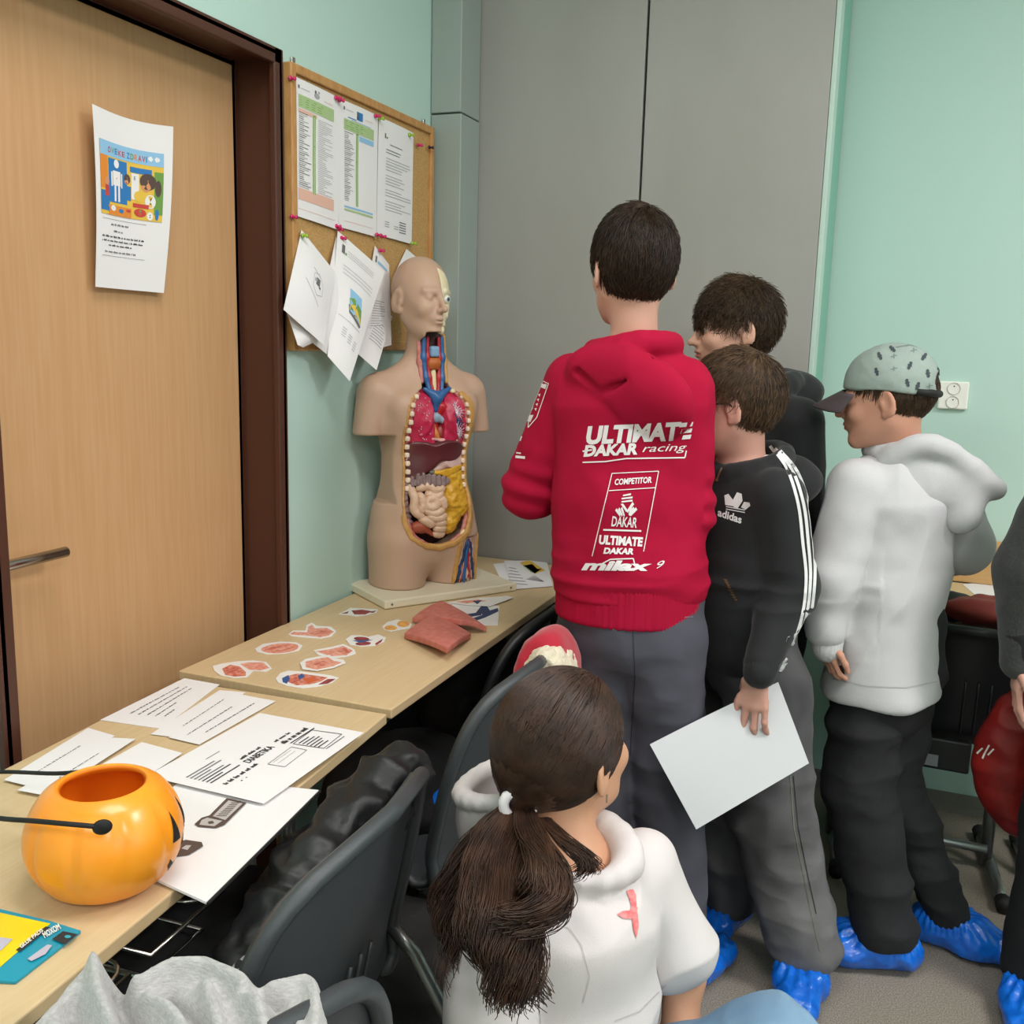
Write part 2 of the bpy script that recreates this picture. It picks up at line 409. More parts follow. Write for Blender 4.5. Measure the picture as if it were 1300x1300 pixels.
# ================================================================== the room
def struct(name, b, mats, **k):
    o = b.build(name, mats, None, **k); o['kind'] = 'structure'; return o
RX, FY, BY, CZ = 4.5, -3.0, 3.25, 3.0
DY0, DY1, DZ = 1.135, 1.957, 2.06         # door frame outside
w = B(); w.span((-.18, FY-.15, 0), (0, DY0, CZ)); w.span((-.18, DY1, 0), (0, BY+.15, CZ)); w.span((-.18, DY0, DZ), (0, DY1, CZ)); struct('wall_left', w, WALL)
struct('wall_back', B().span((0, BY, 0), (RX, BY+.15, CZ)), WALL)
w = B(); w.span((RX, FY-.15, 0), (RX+.15, -.95, CZ)); w.span((RX, 1.35, 0), (RX+.15, BY+.15, CZ)); w.span((RX, -.95, 0), (RX+.15, 1.35, .9)); w.span((RX, -.95, 2.5), (RX+.15, 1.35, CZ)); struct('wall_right', w, WALL)
struct('wall_front', B().span((0, FY-.15, 0), (RX, FY, CZ)), WALL)
struct('floor', B().span((-.3, FY-.15, -.1), (RX+.15, BY+.15, 0)), FLOOR)
struct('ceiling', B().span((-.18, FY-.15, CZ), (RX+.15, BY+.15, CZ+.1)), CEIL)
w = B()
for q in (-.95, .2, 1.29): w.span((RX+.04, q, .9), (RX+.1, q+.06, 2.5))
for q in (.9, 2.44): w.span((RX+.04, -.89, q), (RX+.1, 1.29, q+.06))
wf = struct('added_window_1', w, mat('window_frame_white', '#e8e8e4', .4))  # unseen window, added to go with the side light
GL = mat('window_glass', '#f4f8f8', .02, trans=1)
B().span((RX+.065, -.89, .96), (RX+.071, 1.29, 2.44)).build('window_pane', GL, wf)
struct('baseboard_back', B().span((1.12, BY-.014, 0), (1.90, BY, .062)).span((1.12, BY-.018, .022), (1.90, BY-.014, .03)).span((1.90, BY-.014, 0), (RX, BY, .062)), SKIRT)
# door frame
w = B(); f_ = .016
w.span((-.13, DY1-.014, 0), (f_, DY1, DZ)); w.span((-.13, DY0, 0), (f_, DY0+.014, DZ)); w.span((-.13, DY0, DZ-.014), (f_, DY1, DZ))
w.span((0, DY1-.03, 0), (f_, DY1+.004, DZ+.004)); w.span((0, DY0-.004, 0), (f_, DY0+.03, DZ+.004)); w.span((0, DY0, DZ-.03), (f_, DY1, DZ+.004))
w.span((-.13, DY1-.03, 0), (-.1, DY1-.012, DZ)); w.span((-.13, DY0+.012, 0), (-.1, DY0+.03, DZ)); w.span((-.13, DY0, DZ-.03), (-.1, DY1, DZ-.012))
tr = struct('trim_1', w, FRAME, bevel=.003)
w = B()
for i in range(70):                                             # chipped paint beside the frame
    z = random.uniform(.3, DZ); w.box((.001, DY1+.0045+random.uniform(0, .003), z), (.002, random.uniform(.003, .006), random.uniform(.008, .05)))
w.build('chipped_edge', WORN, tr)
dr = B().span((-.14, DY0+.014, .005), (-.1, DY1-.016, DZ-.016)).build('door_1', DOOR, bevel=.002); dr['kind'] = 'structure'
w = B(); h0 = P(2, 716, x=-.05); h1 = P(82, 703, x=-.05)
hz = (h0[2]+h1[2])/2; ys = 1.185
w.tube([(-.1, ys, hz), (-.055, ys, hz), (-.048, ys+.005, hz), (-.046, ys+.02, hz), (-.046, P(84, 702, x=-.046)[1], hz)], .0098, 16)
w.tube([(-.1, ys, hz), (-.092, ys, hz)], .026, 28)
w.build('door_handle', CHROME, dr, smooth=True)
w = B().tube([(-.1, ys, hz-.075), (-.092, ys, hz-.075)], .026, 28); w.build('keyhole_plate', CHROME, dr, smooth=True)

# grey fitted wardrobe
cab = thing('wardrobe', 'tall grey fitted wardrobe with flush laminate doors and a black slit between them', 'wardrobe', (0, 2.86, 0))
def Cb(name, a, b, m_, bevel=.002, label=None):
    a = np.array(a, float); b = np.array(b, float); return B().span(a-[0, 2.86, 0], b-[0, 2.86, 0]).build(name, m_, cab, bevel=bevel, label=label)
xs_ = P(822, 40, y=2.86)[0]; xr = 1.118
Cb('carcass', (.02, 2.885, 0), (xr-.004, 3.24, 2.98), BLACK)
Cb('door_panel', (.03, 2.86, .02), (xs_-.0035, 2.882, 2.97), GREY)
Cb('door_panel', (xs_+.0035, 2.86, .02), (xr-.012, 2.882, 2.97), GREY)
Cb('edge_strip', (xr-.011, 2.862, 0), (xr+.002, 2.96, 2.98), TEALL, label='pale front edge of the wardrobe side')
Cb('side_panel', (xr-.006, 2.96, 0), (xr, 3.24, 2.98), TEALD, label='dark teal wardrobe side panel')
fl = thing('filler_panel', 'narrow grey-green casing in the corner between corkboard wall and grey wardrobe', 'panel', (0, 2.72, 0))
B().span((.002, 0, 2.09), (.098, .135, 2.98)).build('upper_panel', GREYS, fl, bevel=.003)
B().span((.002, .002, 0), (.1, .135, 2.086)).build('lower_panel', GREYS, fl, bevel=.003)

# ceiling lights (above the frame)
EM = mat('lamp_diffuser', '#ffffff', .5); EM.node_tree.nodes['Principled BSDF'].inputs['Emission Color'].default_value = (1, .97, .93, 1); EM.node_tree.nodes['Principled BSDF'].inputs['Emission Strength'].default_value = 2
for (lx, ly), ll in zip(LAMPS, ('above the desk row', 'behind the viewer on the left', 'over the right of the room', 'behind the viewer on the right')):
    t = thing('ceiling_light', 'white rectangular ceiling light '+ll, 'light', (lx, ly, 2.94), group=None)
    B().span((-.62, -.29, .02), (.62, .29, .06)).build('housing', CEIL, t); B().span((-.58, -.25, .008), (.58, .25, .02)).build('diffuser', EM, t)

# ================================================================== desks
def desk(label, c4, z, basket=None, wire=False):
    """c4: far-left, far-right, near-right, near-left corners of the top"""
    c4 = [np.array(q, float) for q in c4]; o = (c4[0]+c4[2])/2; base = (o[0], o[1], 0)
    t = thing('school_desk', label, 'desk', base)
    top = B().prism([(q[0]-o[0], q[1]-o[1], z-.02) for q in c4][::-1], (0, 0, .02)); top.build('desk_top', DESK, t, bevel=.0025)
    ax = nrm(c4[3]-c4[0]); ay = nrm(c4[1]-c4[0]); L = np.linalg.norm(c4[3]-c4[0]); W = np.linalg.norm(c4[1]-c4[0])
    def q(a, b, zz): v = c4[0]-o+ax*a+ay*b; return (v[0], v[1], zz)
    for a in (.07, L-.07):
        B().tube([q(a, W*.42, .03), q(a, W*.42, z-.03)], .02, 12).build('leg', METAL, t, smooth=True)
        B().tube([q(a, .03, .022), q(a, W-.03, .022)], .018, 10).build('foot_rail', METAL, t, smooth=True)
        for b in (.03, W-.03): B().tube([q(a, b-.012, .022), q(a, b+.012, .022)], .021, 10).build('rubber_cap', BLACK, t, smooth=True)
        B().tube([q(a, .05, z-.035), q(a, W-.05, z-.035)], .014, 8).build('top_rail', METAL, t, smooth=True)
    B().tube([q(.07, W*.42, .11), q(L-.07, W*.42, .11)], .0135, 10).build('cross_bar', METAL, t, smooth=True)
    B().tube([q(.07, W*.42, z-.07), q(L-.07, W*.42, z-.07)], .0135, 10).build('cross_bar', METAL, t, smooth=True)
    if wire:
        for a0 in (.55, .74):
            w = B()
            for dz_, e in ((-.05, 0), (-.1, .02)):
                w.tube([q(a0+e, W-.14, z-.02), q(a0+e, W-.13, z+dz_), q(a0+e, W+.01-e, z+dz_), q(a0+.15-e, W+.01-e, z+dz_), q(a0+.15-e, W-.13, z+dz_), q(a0+.15-e, W-.14, z-.02)], .0032, 8)
            w.tube([q(a0+.04+.03*math.cos(k/16*6.283), W-.01+.03*math.sin(k/16*6.283), z-.028) for k in range(16)], .0025, 6, closed=True)
            w.build('wire_hook', CHROME, t, smooth=True)
    return t
desk('beech school desk along the teal wall carrying the anatomical torso', [(.012, 2.85), (.512, 2.85), (.512, 1.562), (.012, 1.562)], .752)
dirn = nrm([.07, -.9977]); per = np.array([-dirn[1], dirn[0]])*-1
A_ = np.array([.509, 1.55]); 
desk('beech school desk in front of the door, holding the pumpkin bucket and papers', [A_+per*.47+[0, .012], A_, A_+dirn*1.3, A_+dirn*1.3+per*.47], .747, wire=True)
DZ1, DZ2 = .752, .747
for xa, xb, lab in ((1.20, 1.735, 'beech desk against the far teal wall right behind the boy in the cap'), (1.742, 2.60, 'beech desk at the far teal wall beyond the right-edge person')):
    t = thing('school_desk', lab, 'desk', (xa, 3.0, 0))
    B().span((0, -.24, .73), (xb-xa, .225, .75)).build('desk_top', DESK, t, bevel=.002)
    for x in ((1.272, 1.69) if xa < 1.5 else (1.79, 2.55)):
        x -= xa
        B().tube([(x, -.1, .02), (x, -.1, .73)], .017, 12).build('leg', METAL, t, smooth=True)
        B().tube([(x, .07, .022), (x+.03, -.32, .022)], .017, 10).build('foot_rail', METAL, t, smooth=True)
        B().tube([(x, .06, .022), (x-.002, .095, .022)], .021, 10).build('rubber_cap', BLACK, t, smooth=True)
        B().tube([(x+.03, -.30, .022), (x+.032, -.335, .022)], .021, 10).build('rubber_cap', BLACK, t, smooth=True)
    x0, x1 = (.072, .49) if xa < 1.5 else (.05, .81)
    B().tube([(x0, -.12, .07), (x1, -.12, .07)], .0125, 10).build('cross_bar', METAL, t, smooth=True)
o = B().span((1.22, BY-.022, .752), (2.6, BY-.001, .885)).build('wall_rail', BOARDW, bevel=.002); tag(o, 'wooden protective rail on the teal wall behind the far desk', 'rail')
def flatsheet(name, label, cat, pts, z, m_=PAPER, th=.0006, group=None):
    o = B().prism([(p[0], p[1], z) for p in pts], (0, 0, th)); ob = o.build(name, m_, None, origin=(pts[0][0], pts[0][1], z))
    return tag(ob, label, cat, group)
for k, (pp, ll) in enumerate(((((1222, 742), (1262, 738), (1300, 775), (1262, 776)), 'white worksheet on the far desk, nearer the boy in the cap'), (((1255, 741), (1300, 742), (1340, 770), (1290, 772)), 'white worksheet on the far desk, nearer the dark sleeve'))):
    flatsheet('worksheet', ll, 'paper', [P(*p, z=.7505) for p in pp][::-1], .7505+.001*k)
# double socket
so = P(1209, 502, y=BY-.02); t = thing('double_socket', 'white double power socket on the teal wall behind the cap', 'socket', (so[0]+.003, BY, so[2]))
WPL = mat('white_plastic', '#eceae2', .35); HOLE = mat('socket_recess', '#cfcdc5', .45)
B().span((-.041, -.016, -.041), (.041, 0, .041)).build('plate', WPL, t, bevel=.004)
for dx in (-.02, .02):
    zc = dx*1.0
    v, f = lathe([(.0165, 0), (.0185, 0), (.0185, .002), (.0165, .002), (.0158, -.004), (.0001, -.004)], 24)
    o = mk('outlet', [(x, -.0165-z, y+zc) for x, y, z in v], [q[::-1] for q in f], HOLE, t)
    w = B()
    for sx in (-.006, .006): w.tube([(sx, -.0125, zc-.002), (sx, -.013, zc-.002)], .0022, 10)
    w.tube([(0, -.0125, zc+.007), (0, -.0165, zc+.007)], .002, 10); w.build('contact_hole', BLACK, o)

# ================================================================== corkboard
Y0, Y1, Z0, Z1 = 1.979, 2.705, 1.407, 2.046
cb = thing('corkboard', 'oak-framed corkboard hanging on the teal wall beside the door', 'noticeboard', (0, (Y0+Y1)/2, Z0)); oy = (Y0+Y1)/2
B().span((.003, Y0-oy+.01, .01), (.014, Y1-oy-.01, Z1-Z0-.01)).build('cork_panel', CORK, cb)
w = B()
for a, b in (((Y0, 0), (Y0+.021, Z1-Z0)), ((Y1-.021, 0), (Y1, Z1-Z0))): w.span((.001, a[0]-oy, a[1]), (.024, b[0]-oy, b[1]))
for z in (0, Z1-Z0-.021): w.span((.001, Y0-oy+.021, z), (.024, Y1-oy-.021, z+.021))
w.build('frame', OAK, cb, bevel=.003)
for yy in (Y0+.035, Y1-.035): B().box((.006, yy-oy, Z1-Z0+.008), (.004, .014, .02)).build('hanging_bracket', CHROME, cb, bevel=.002)
def paper_surf(TL, TR, BR, BL, bend=None):
    TL, TR, BR, BL = [np.array(q, float) for q in (TL, TR, BR, BL)]
    def f(u, v):
        p = (TL*(1-u)+TR*u)*v+(BL*(1-u)+BR*u)*(1-v); return p+(bend(u, v) if bend else 0)
    return f
def paper(name, label, cat, corners, bend=None, n=10, group=None, m_=PAPER, nd=(1, 0, 0), th=.0007):
    """sheet with thickness; returns object and a mapping for printed marks (u, v in 0..1)"""
    f = paper_surf(*corners, bend); o = np.mean([np.array(c, float) for c in corners], 0); nd = np.array(nd, float)
    V = [f(i/n, j/n)-o for j in range(n+1) for i in range(n+1)]; K = len(V); V = V+[v-nd*th for v in V]; F = []
    for j in range(n):
        for i in range(n):
            a = j*(n+1)+i; F.append((a, a+1, a+n+2, a+n+1)); F.append((K+a, K+a+n+1, K+a+n+2, K+a+1))
    ring = [i for i in range(n)]+[j*(n+1)+n for j in range(n)]+[n*(n+1)+n-i for i in range(n)]+[(n-j)*(n+1) for j in range(n)]; m0 = len(V); V = V+[V[i] for i in ring]+[V[i+K] for i in ring]; r_ = len(ring)
    for i in range(r_): j = (i+1) % r_; F.append((m0+j, m0+i, m0+r_+i, m0+r_+j))
    ob = mk(name, V, F, m_, None); ob.location = o; tag(ob, label, cat, group)
    return ob, (lambda u, v: tuple(f(u, v)-o+nd*.0008))
def pin(y, z, m_, x=.016, label=None, tilt=0.0):
    t = thing('push_pin', label, 'pin', (x, y, z))
    w = B().tube([(0, 0, 0), (.004, 0, .0003)], .0052, 12).tube([(.004, 0, 0), (.011, tilt, -.001)], [.003, .0028], 10).tube([(.011, tilt, -.001), (.0135, tilt, -.001)], .0048, 12)
    w.build('pin_head', m_, t, smooth=True); B().tube([(-.006, 0, 0), (0, 0, 0)], .0006, 6).build('pin_needle', CHROME, t); return t
def CBp(px, py): return P(px, py, x=.018)
UP = []
for (tl, tr, br, bl, lab) in (((370, 95), (430, 124), (428, 292), (370, 272), 'printed table with green header and salmon rows, leftmost of the upper corkboard row'),
                          ((429, 124), (480, 147), (476, 301), (430, 288), 'printed table with small blue picture, middle sheet of the upper corkboard row'),
                          ((481, 148), (525, 169), (521, 310), (478, 298), 'plain typed notice, rightmost of the upper row on the corkboard')):
    ob, s_ = paper('notice_sheet', lab, 'notice', [CBp(*tl), CBp(*tr), CBp(*br), CBp(*bl)], bend=lambda u, v: np.array([.004*math.sin(u*math.pi)*(.3+.7*abs(v-.5))+.004*(1-v)*u, 0, 0]))
    UP.append((ob, s_))
ms = [INKL, PGREEN, PORANGE, INK, PBLUE, PBLUEL, PGRND, PRED]
for k in (0, 1):
    ob, s_ = UP[k]; d = Decal(s_)
    d.rect(.13, .80 if k == 0 else .78, .88, .89 if k == 0 else .865, 1, 6, 1)
    for i in range(4): d.rect(.16, .815+.017*i-(.02*k), .5+.3*random.random(), .82+.017*i-(.02*k), 6, 4, 1)
    if k == 0: d.rect(.13, .765, .5, .79, 2, 3, 1); d.rect(.13, .13, .88, .215, 2, 6, 1)
    else: d.rect(.5, .73, .88, .77, 5, 4, 1); d.rect(.13, .17, .88, .185, 5, 5, 1); d.rect(.13, .145, .88, .16, 1, 5, 1)
    d.rect(.42, .2, .475, .78, 6 if k else 6, 1, 8); d.rect(.43, .2, .465, .77, 1, 1, 8)
    for i in range(38):
        v = .225+i*.0145
        d.rect(.14, v, .22+.17*random.random(), v+.005, 3 if i % 3 else 0, 2, 1)
        if k == 0: d.rect(.53, v, .62+.25*random.random(), v+.0035, 0, 2, 1)
    if k: d.rect(.43, .89, .58, .955, 4, 3, 1); d.rect(.43, .89, .48, .95, 3, 1, 1); d.rect(.22, .88, .42, .887, 4, 2, 1); d.rect(.3, .87, .8, .874, 5, 4, 1)
    else: d.ell((.5, .93), .06, .02, 0, 10); d.ell((.47, .955), .02, .014, 3, 8); d.ell((.54, .96), .02, .01, 0, 8)
    d.rect(.12, .93, .15, .955, 3); d.rect(.17, .935, .35, .939, 0, 2, 1); d.rect(.65, .915, .85, .919, 2, 2, 1)
    d.rect(.12, .06, .9, .063, 2, 5, 1); d.build('printed_table', ms, ob)
ob, s_ = UP[2]; d = Decal(s_); d.rect(.16, .845, .19, .885, 3); d.rect(.2, .845, .24, .86, 6)
for i in range(24):
    v = .8-i*.0245
    if i not in (1, 4, 10, 15, 19): d.rect(.2 if i else .3, v, .55+.4*random.random(), v+.006, 3 if i in (0, 2, 3) else 0, 5, 1)
for i in range(5): d.rect(.2+.25*(i % 2), .09+.02*(i//2), .32+.25*(i % 2), .097+.02*(i//2), 0, 1, 1); d.rect(.6, .07+.022*i, .8, .078+.022*i, 3, 2, 1)
d.build('printed_text', ms, ob)
# hanging lower papers: clipped by one corner so they hang as lozenges, bottoms standing off the board
def hang(lab, px, x4, marks=None, bow=.012, name='notice_sheet'):
    c = [P(*p, x=x) for p, x in zip(px, x4)]
    ob, s_ = paper(name, lab, 'notice', c, bend=lambda u, v: np.array([bow*math.sin(v*math.pi)*math.sin(u*math.pi), 0, 0]), nd=(.97, -.2, 0))
    return ob, s_
ob, s_ = hang('folded leaf curling beneath the white leaflet at the lower left of the corkboard', [(364, 395), (420, 425), (385, 441), (378, 438)], (.03, .045, .05, .05))
ob, s_ = hang('white leaflet with a small crest hanging by a lime pin on the corkboard', [(383, 292), (425, 345), (411, 438), (360, 393)], (.02, .05, .075, .05), bow=.01)
d = Decal(s_); d.rect(.50, .57, .60, .66, 3); d.rect(.585, .55, .63, .575, 3); d.line([(.40, .74), (.60, .69)], .006, 0, .05); d.line([(.43, .68), (.44, .52), (.56, .45), (.70, .50), (.69, .63), (.56, .72), (.43, .68)], .006, 0, .05)
d.line([(.26, .53), (.66, .35)], .006, 0, .05); d.rect(.46, .60, .52, .64, 0); d.build('crest_print', ms, ob)
ob, s_ = hang('back pages behind the picture leaflet, below the middle of the corkboard', [(427, 300), (436, 345), (440, 470), (398, 436)], (.02, .03, .06, .05), bow=.015)
ob, s_ = hang('leaflet with a small landscape picture hanging from the corkboard by a pink pin', [(429, 293), (488, 345), (444, 484), (416, 452)], (.024, .07, .10, .06), bow=.012)
LB = ob; d = Decal(s_)
cpt = [(.33, .63), (.63, .62), (.76, .42), (.38, .46)]
d.poly(cpt, 5, 3); d.poly([(.30+.04, .55), (.45, .575), (.68, .53), (.76, .42), (.38, .46)], 6, 2); d.poly([(.36, .50), (.5, .53), (.7, .46), (.76, .42), (.38, .46)], 8, 2); d.poly([(.34, .5), (.38, .5), (.78, .415), (.74, .395), (.38, .44)], 3, 2)
d.rect(.10, .86, .16, .93, 3); d.rect(.17, .86, .2, .88, 6)
for i in range(3): d.rect(.22, .865+.02*i, .8, .868+.02*i, 0, 5, 1)
for i in range(3): d.rect(.15, .77-.03*i, .85, .774-.03*i, 0, 5, 1)
for c_ in range(3):
    for i in range(4): d.rect(.3+.2*c_, .30-.02*i-.015*c_, .42+.2*c_, .305-.02*i-.015*c_, 0, 2, 1)
d.rect(.15, .37, .8, .374, 0, 5, 1)
d.build('printed_page', ms+[PYEL], ob)
ob, s_ = hang('page with a black photo strip, hanging behind the head of the anatomical torso', [(476, 312), (494, 336), (497, 438), (452, 450)], (.02, .03, .06, .04), bow=.008)
d = Decal(s_); d.rect(.12, .87, .2, .93, 3); d.rect(.25, .87, .8, .9, 5, 2, 1)
for i in range(12): d.rect(.25, .5-.025*i, .5+.4*random.random(), .507-.025*i, 0, 3, 1)
d.build('printed_page', ms, ob)
ob, s_ = hang('lower page hanging lowest behind the torso shoulder', [(478, 385), (498, 402), (478, 470), (453, 448)], (.03, .045, .08, .05), bow=.006)
d = Decal(s_); d.rect(.1, .9, .95, .96, 3, 5, 1)
for i in range(9): d.rect(.2, .75-.05*i, .55+.4*random.random(), .765-.05*i, 0, 3, 1)
d.build('printed_page', ms, ob)
ob, s_ = hang('small white sheet corner hanging behind the skull side of the torso head', [(516, 316), (572, 362), (560, 400), (500, 350)], (.02, .04, .05, .02), bow=.005)
for px, py, mm, ll in ((372, 99, PINK, 'pink pin at the top left of the leftmost upper sheet'), (430, 124, PINK, 'pink pin at the top seam of the left and middle upper sheets'), (434, 127, PINK, 'second pink pin just below the one at the top seam of the upper sheets'),
        (480, 147, PINK, 'pink pin at the top right of the middle upper sheet'), (485, 150, LIME, 'lime pin at the top left of the plain typed notice'), (523, 171, LIME, 'lime pin at the top right of the plain typed notice'),
        (534, 184, PINK, 'red pin alone on bare cork at upper right'), (547, 187, PURP, 'dark purple pin on the right frame edge of the corkboard'), (374, 275, PINK, 'pink pin at the lower left of the leftmost upper sheet'),
        (430, 287, PINK, 'pink pin at the lower seam of the left and middle upper sheets'), (433, 291, PINK, 'second pink pin under the lower seam of the upper sheets'), (479, 298, PINK, 'pink pin at the lower seam of the middle and right upper sheets'),
        (485, 300, PINK, 'pink pin right of the lower seam above the hanging page'), (524, 309, LIME, 'lime pin at the lower right of the plain typed notice'), (385, 299, LIME, 'lime pin holding the white leaflet with the crest'),
        (434, 302, PINK, 'pink pin holding the landscape picture leaflet'), (483, 318, PINK, 'pink pin holding the page behind the torso head')):
    p = P(px, py, x=.03); pin(p[1], p[2], mm, x=.0235 if mm is PURP else (.027 if py > 295 else .021), label=ll, tilt=.002)

def words(d, u, v, w, h, mi=0):
    e = u+w
    while u < e-.012:
        q = random.uniform(.02, .07)
        for k in range(max(1, int(q/.012))): d.rect(u+.012*k, v, min(u+.012*k+.009, e), v+h*random.choice((.7, .7, 1)), mi)
        u += max(1, int(q/.012))*.012+.012
# poster on the door
pc = [P(114, 132, x=-.072), P(217, 161, x=-.09), P(205, 372, x=-.088), P(118, 364, x=-.085)]
ob, s_ = paper('health_poster', 'white poster with a colourful health picture, taped to the beech door', 'poster', pc, bend=lambda u, v: np.array([.006*math.sin(v*3.14)-.010*math.sin(u*math.pi)*(.3+.7*v)+.006, 0, -.006*math.sin(u*math.pi)*v]), n=14, nd=(1, 0, 0))
d = Decal(s_); ms2 = [INK, PBLUEL, PYEL, PRED, PBLUE, PGRND, PSKIN, PBRN, PAPER, INKD, mat('print_orange', '#e08a35', .7)]
R0 = (.06, .42, .885, .83)
def pr(u0, v0, u1, v1, mi, nx=4, ny=1): d.rect(R0[0]+(R0[2]-R0[0])*u0, R0[1]+(R0[3]-R0[1])*v0, R0[0]+(R0[2]-R0[0])*u1, R0[1]+(R0[3]-R0[1])*v1, mi, nx, ny)
class Dz:   # picture artwork slightly above the one before it
    def __init__(s, k): s.k = k
def layer(k):
    dd = Decal(lambda u, v: tuple(np.array(s_(R0[0]+(R0[2]-R0[0])*u, R0[1]+(R0[3]-R0[1])*v))+[.0003*k, 0, 0])); return dd
L1 = layer(1); L1.rect(0, 0, 1, 1, 2, 10, 6)
L2 = layer(2); L2.rect(0, .8, 1, 1, 1, 10, 1); L2.rect(0, .35, .12, .8, 10, 2, 3); L2.rect(.13, .18, .43, .78, 4, 4, 3); L2.rect(.48, .66, .82, .74, 4, 4, 1); L2.rect(.86, .1, 1, .72, 5, 2, 4); L2.rect(0, .05, .14, .32, 4, 2, 3); L2.rect(.5, .28, .62, .65, 8, 2, 3); L2.rect(.12, .0, .5, .14, 10, 4, 1)
L2.ell((.85, .9), .1, .04, 8)
L3 = layer(3)
for k, (ch, mi) in enumerate(zip('OVE', (3, 5, 4))): L3.text(ch, (.13+.055*k, .85), .045, .08, mi, .02)
for k, (ch, mi) in enumerate(zip('KE', (3, 3))): L3.text(ch, (.30+.055*k, .845), .045, .075, mi, .02)
for k, (ch, mi) in enumerate(zip('ZDRAVI', (4, 5, 10, 3, 3, 4))): L3.text(ch, (.43+.06*k, .84), .014 if ch == 'I' else .05, .085, mi, .02)
L3.ell((.26, .72), .04, .06, 8); L3.rect(.2, .42, .32, .62, 8); L3.rect(.22, .2, .25, .42, 8); L3.rect(.28, .2, .31, .42, 8); L3.rect(.17, .4, .195, .6, 8); L3.rect(.33, .4, .35, .6, 8); L3.rect(.25, .45, .27, .58, 10)
L3.ell((.43, .55), .05, .07, 7); L3.ell((.42, .52), .035, .05, 6); L3.rect(.4, .25, .49, .45, 4, 2, 2); L3.ell((.1, .45), .035, .05, 6); L3.rect(.07, .25, .13, .4, 3)
L3.ell((.76, .56), .13, .12, 7, 16); L3.ell((.73, .50), .08, .09, 6); L3.rect(.64, .53, .82, .57, 9, 3, 1); L3.ell((.92, .48), .05, .12, 7)
L3.ell((.61, .33), .07, .08, 2); L3.ell((.8, .28), .085, .1, 8, 18); L3.ell((.8, .28), .07, .083, 2, 18); L3.text('15', (.765, .24), .07, .09, 9, .03)
L3.rect(.52, .17, .78, .23, 3, 4, 1); L3.ell((.64, .1), .1, .06, 3); L3.ell((.64, .11), .06, .04, 5); L3.ell((.80, .07), .05, .06, 8); L3.ell((.80, .07), .02, .025, 9); L3.ell((.91, .1), .03, .08, 4); L3.ell((.33, .08), .04, .03, 4); L3.ell((.2, .1), .04, .04, 8); L3.ell((.45, .1), .04, .02, 3)
L3.text('E', (.54, .56), .025, .05, 9)
for q in (L2, L3): n0 = len(L1.v); L1.v += q.v; L1.f += [tuple(i+n0 for i in f) for f in q.f]; L1.m += q.m
L1.build('poster_picture', ms2, ob)
W3 = lambda u, v, w, mi: words(d, u, v, w, .011, mi)
d.rect(.08, .395, .68, .397, 0, 4, 1); W3(.2, .362, .24, 0); W3(.24, .325, .14, 0)
W3(.08, .292, .56, 9); W3(.08, .268, .57, 9); W3(.17, .243, .33, 9); W3(.12, .205, .44, 0); d.rect(.08, .185, .68, .187, 0, 4, 1)
d.build('poster_text', ms2, ob)

# ================================================================== things lying on the desks
def lay(z0): return lambda u, v: None
def desk_sheet(name, label, pts, z, marks=None, group=None, m_=PAPER, th=.0006, cat='paper'):
    """pts: photo corners TL, TR, BR, BL measured on the desk plane"""
    c = [P(*p, z=z) for p in pts]; ob, s_ = paper(name, label, cat, c, n=2, nd=(0, 0, 1), m_=m_, th=th, group=group)
    if marks:
        d = Decal(s_); marks(d); d.build('printed_text', [INK, INKD, INKL, PBRN, PAPER], ob)
    return ob
def tl(lines, mi=1, h=.05):
    def g(d):
        for (u, v, w, txt) in lines: words(d, u, v, w, h*.45, mi)
    return g
z = DZ2+.001
strip = [('white paper strip with five lines of small print, nearest the door frame side', [(127, 914), (234, 861), (279, 869), (205, 925)], [(.18, .74, .62, 'Vyhledej na modelu lidskeho tela'), (.18, .60, .66, 'plice, srdce, jatra, zaludek'), (.2, .46, .62, 'tenke strevo a tluste strevo'), (.2, .32, .3, 'ledviny'), (.22, .18, .14, 'mozek')], .07),
    ('white paper strip with one typed line, middle strip of the far group', [(191, 932), (279, 876), (312, 879), (226, 936)], [(.2, .35, .6, 'Zkus najit organ v tele')], .1),
    ('white paper strip with two typed lines, beside the printed A4 sheet', [(214, 936), (298, 880), (350, 890), (253, 945)], [(.1, .62, .62, 'Umisti organ na spravne misto'), (.2, .3, .66, 'Popis jeho funkci a velikost')], .09),
    ('white paper strip with one line, leftmost beside the bucket handle', [(5, 990), (112, 924), (146, 934), (38, 998)], [(.2, .42, .5, 'Ktery organ je nejvetsi')], .1),
    ('white paper strip under the bucket handle, second from the door', [(22, 1003), (136, 936), (172, 938), (60, 1010)], [(.25, .4, .45, 'Spravne prirad nazev')], .1),
    ('blank white paper strip behind the pumpkin bucket', [(55, 1012), (180, 942), (232, 956), (130, 1022)], [], .1)]
for i, (lab, pts, ln, h) in enumerate(strip): desk_sheet('paper_strip', lab, pts, z+.0012*i, tl(ln, 1, h) if ln else None, cat='paper')
A4c = [(186, 985), (330, 905), (462, 930), (335, 1020)]
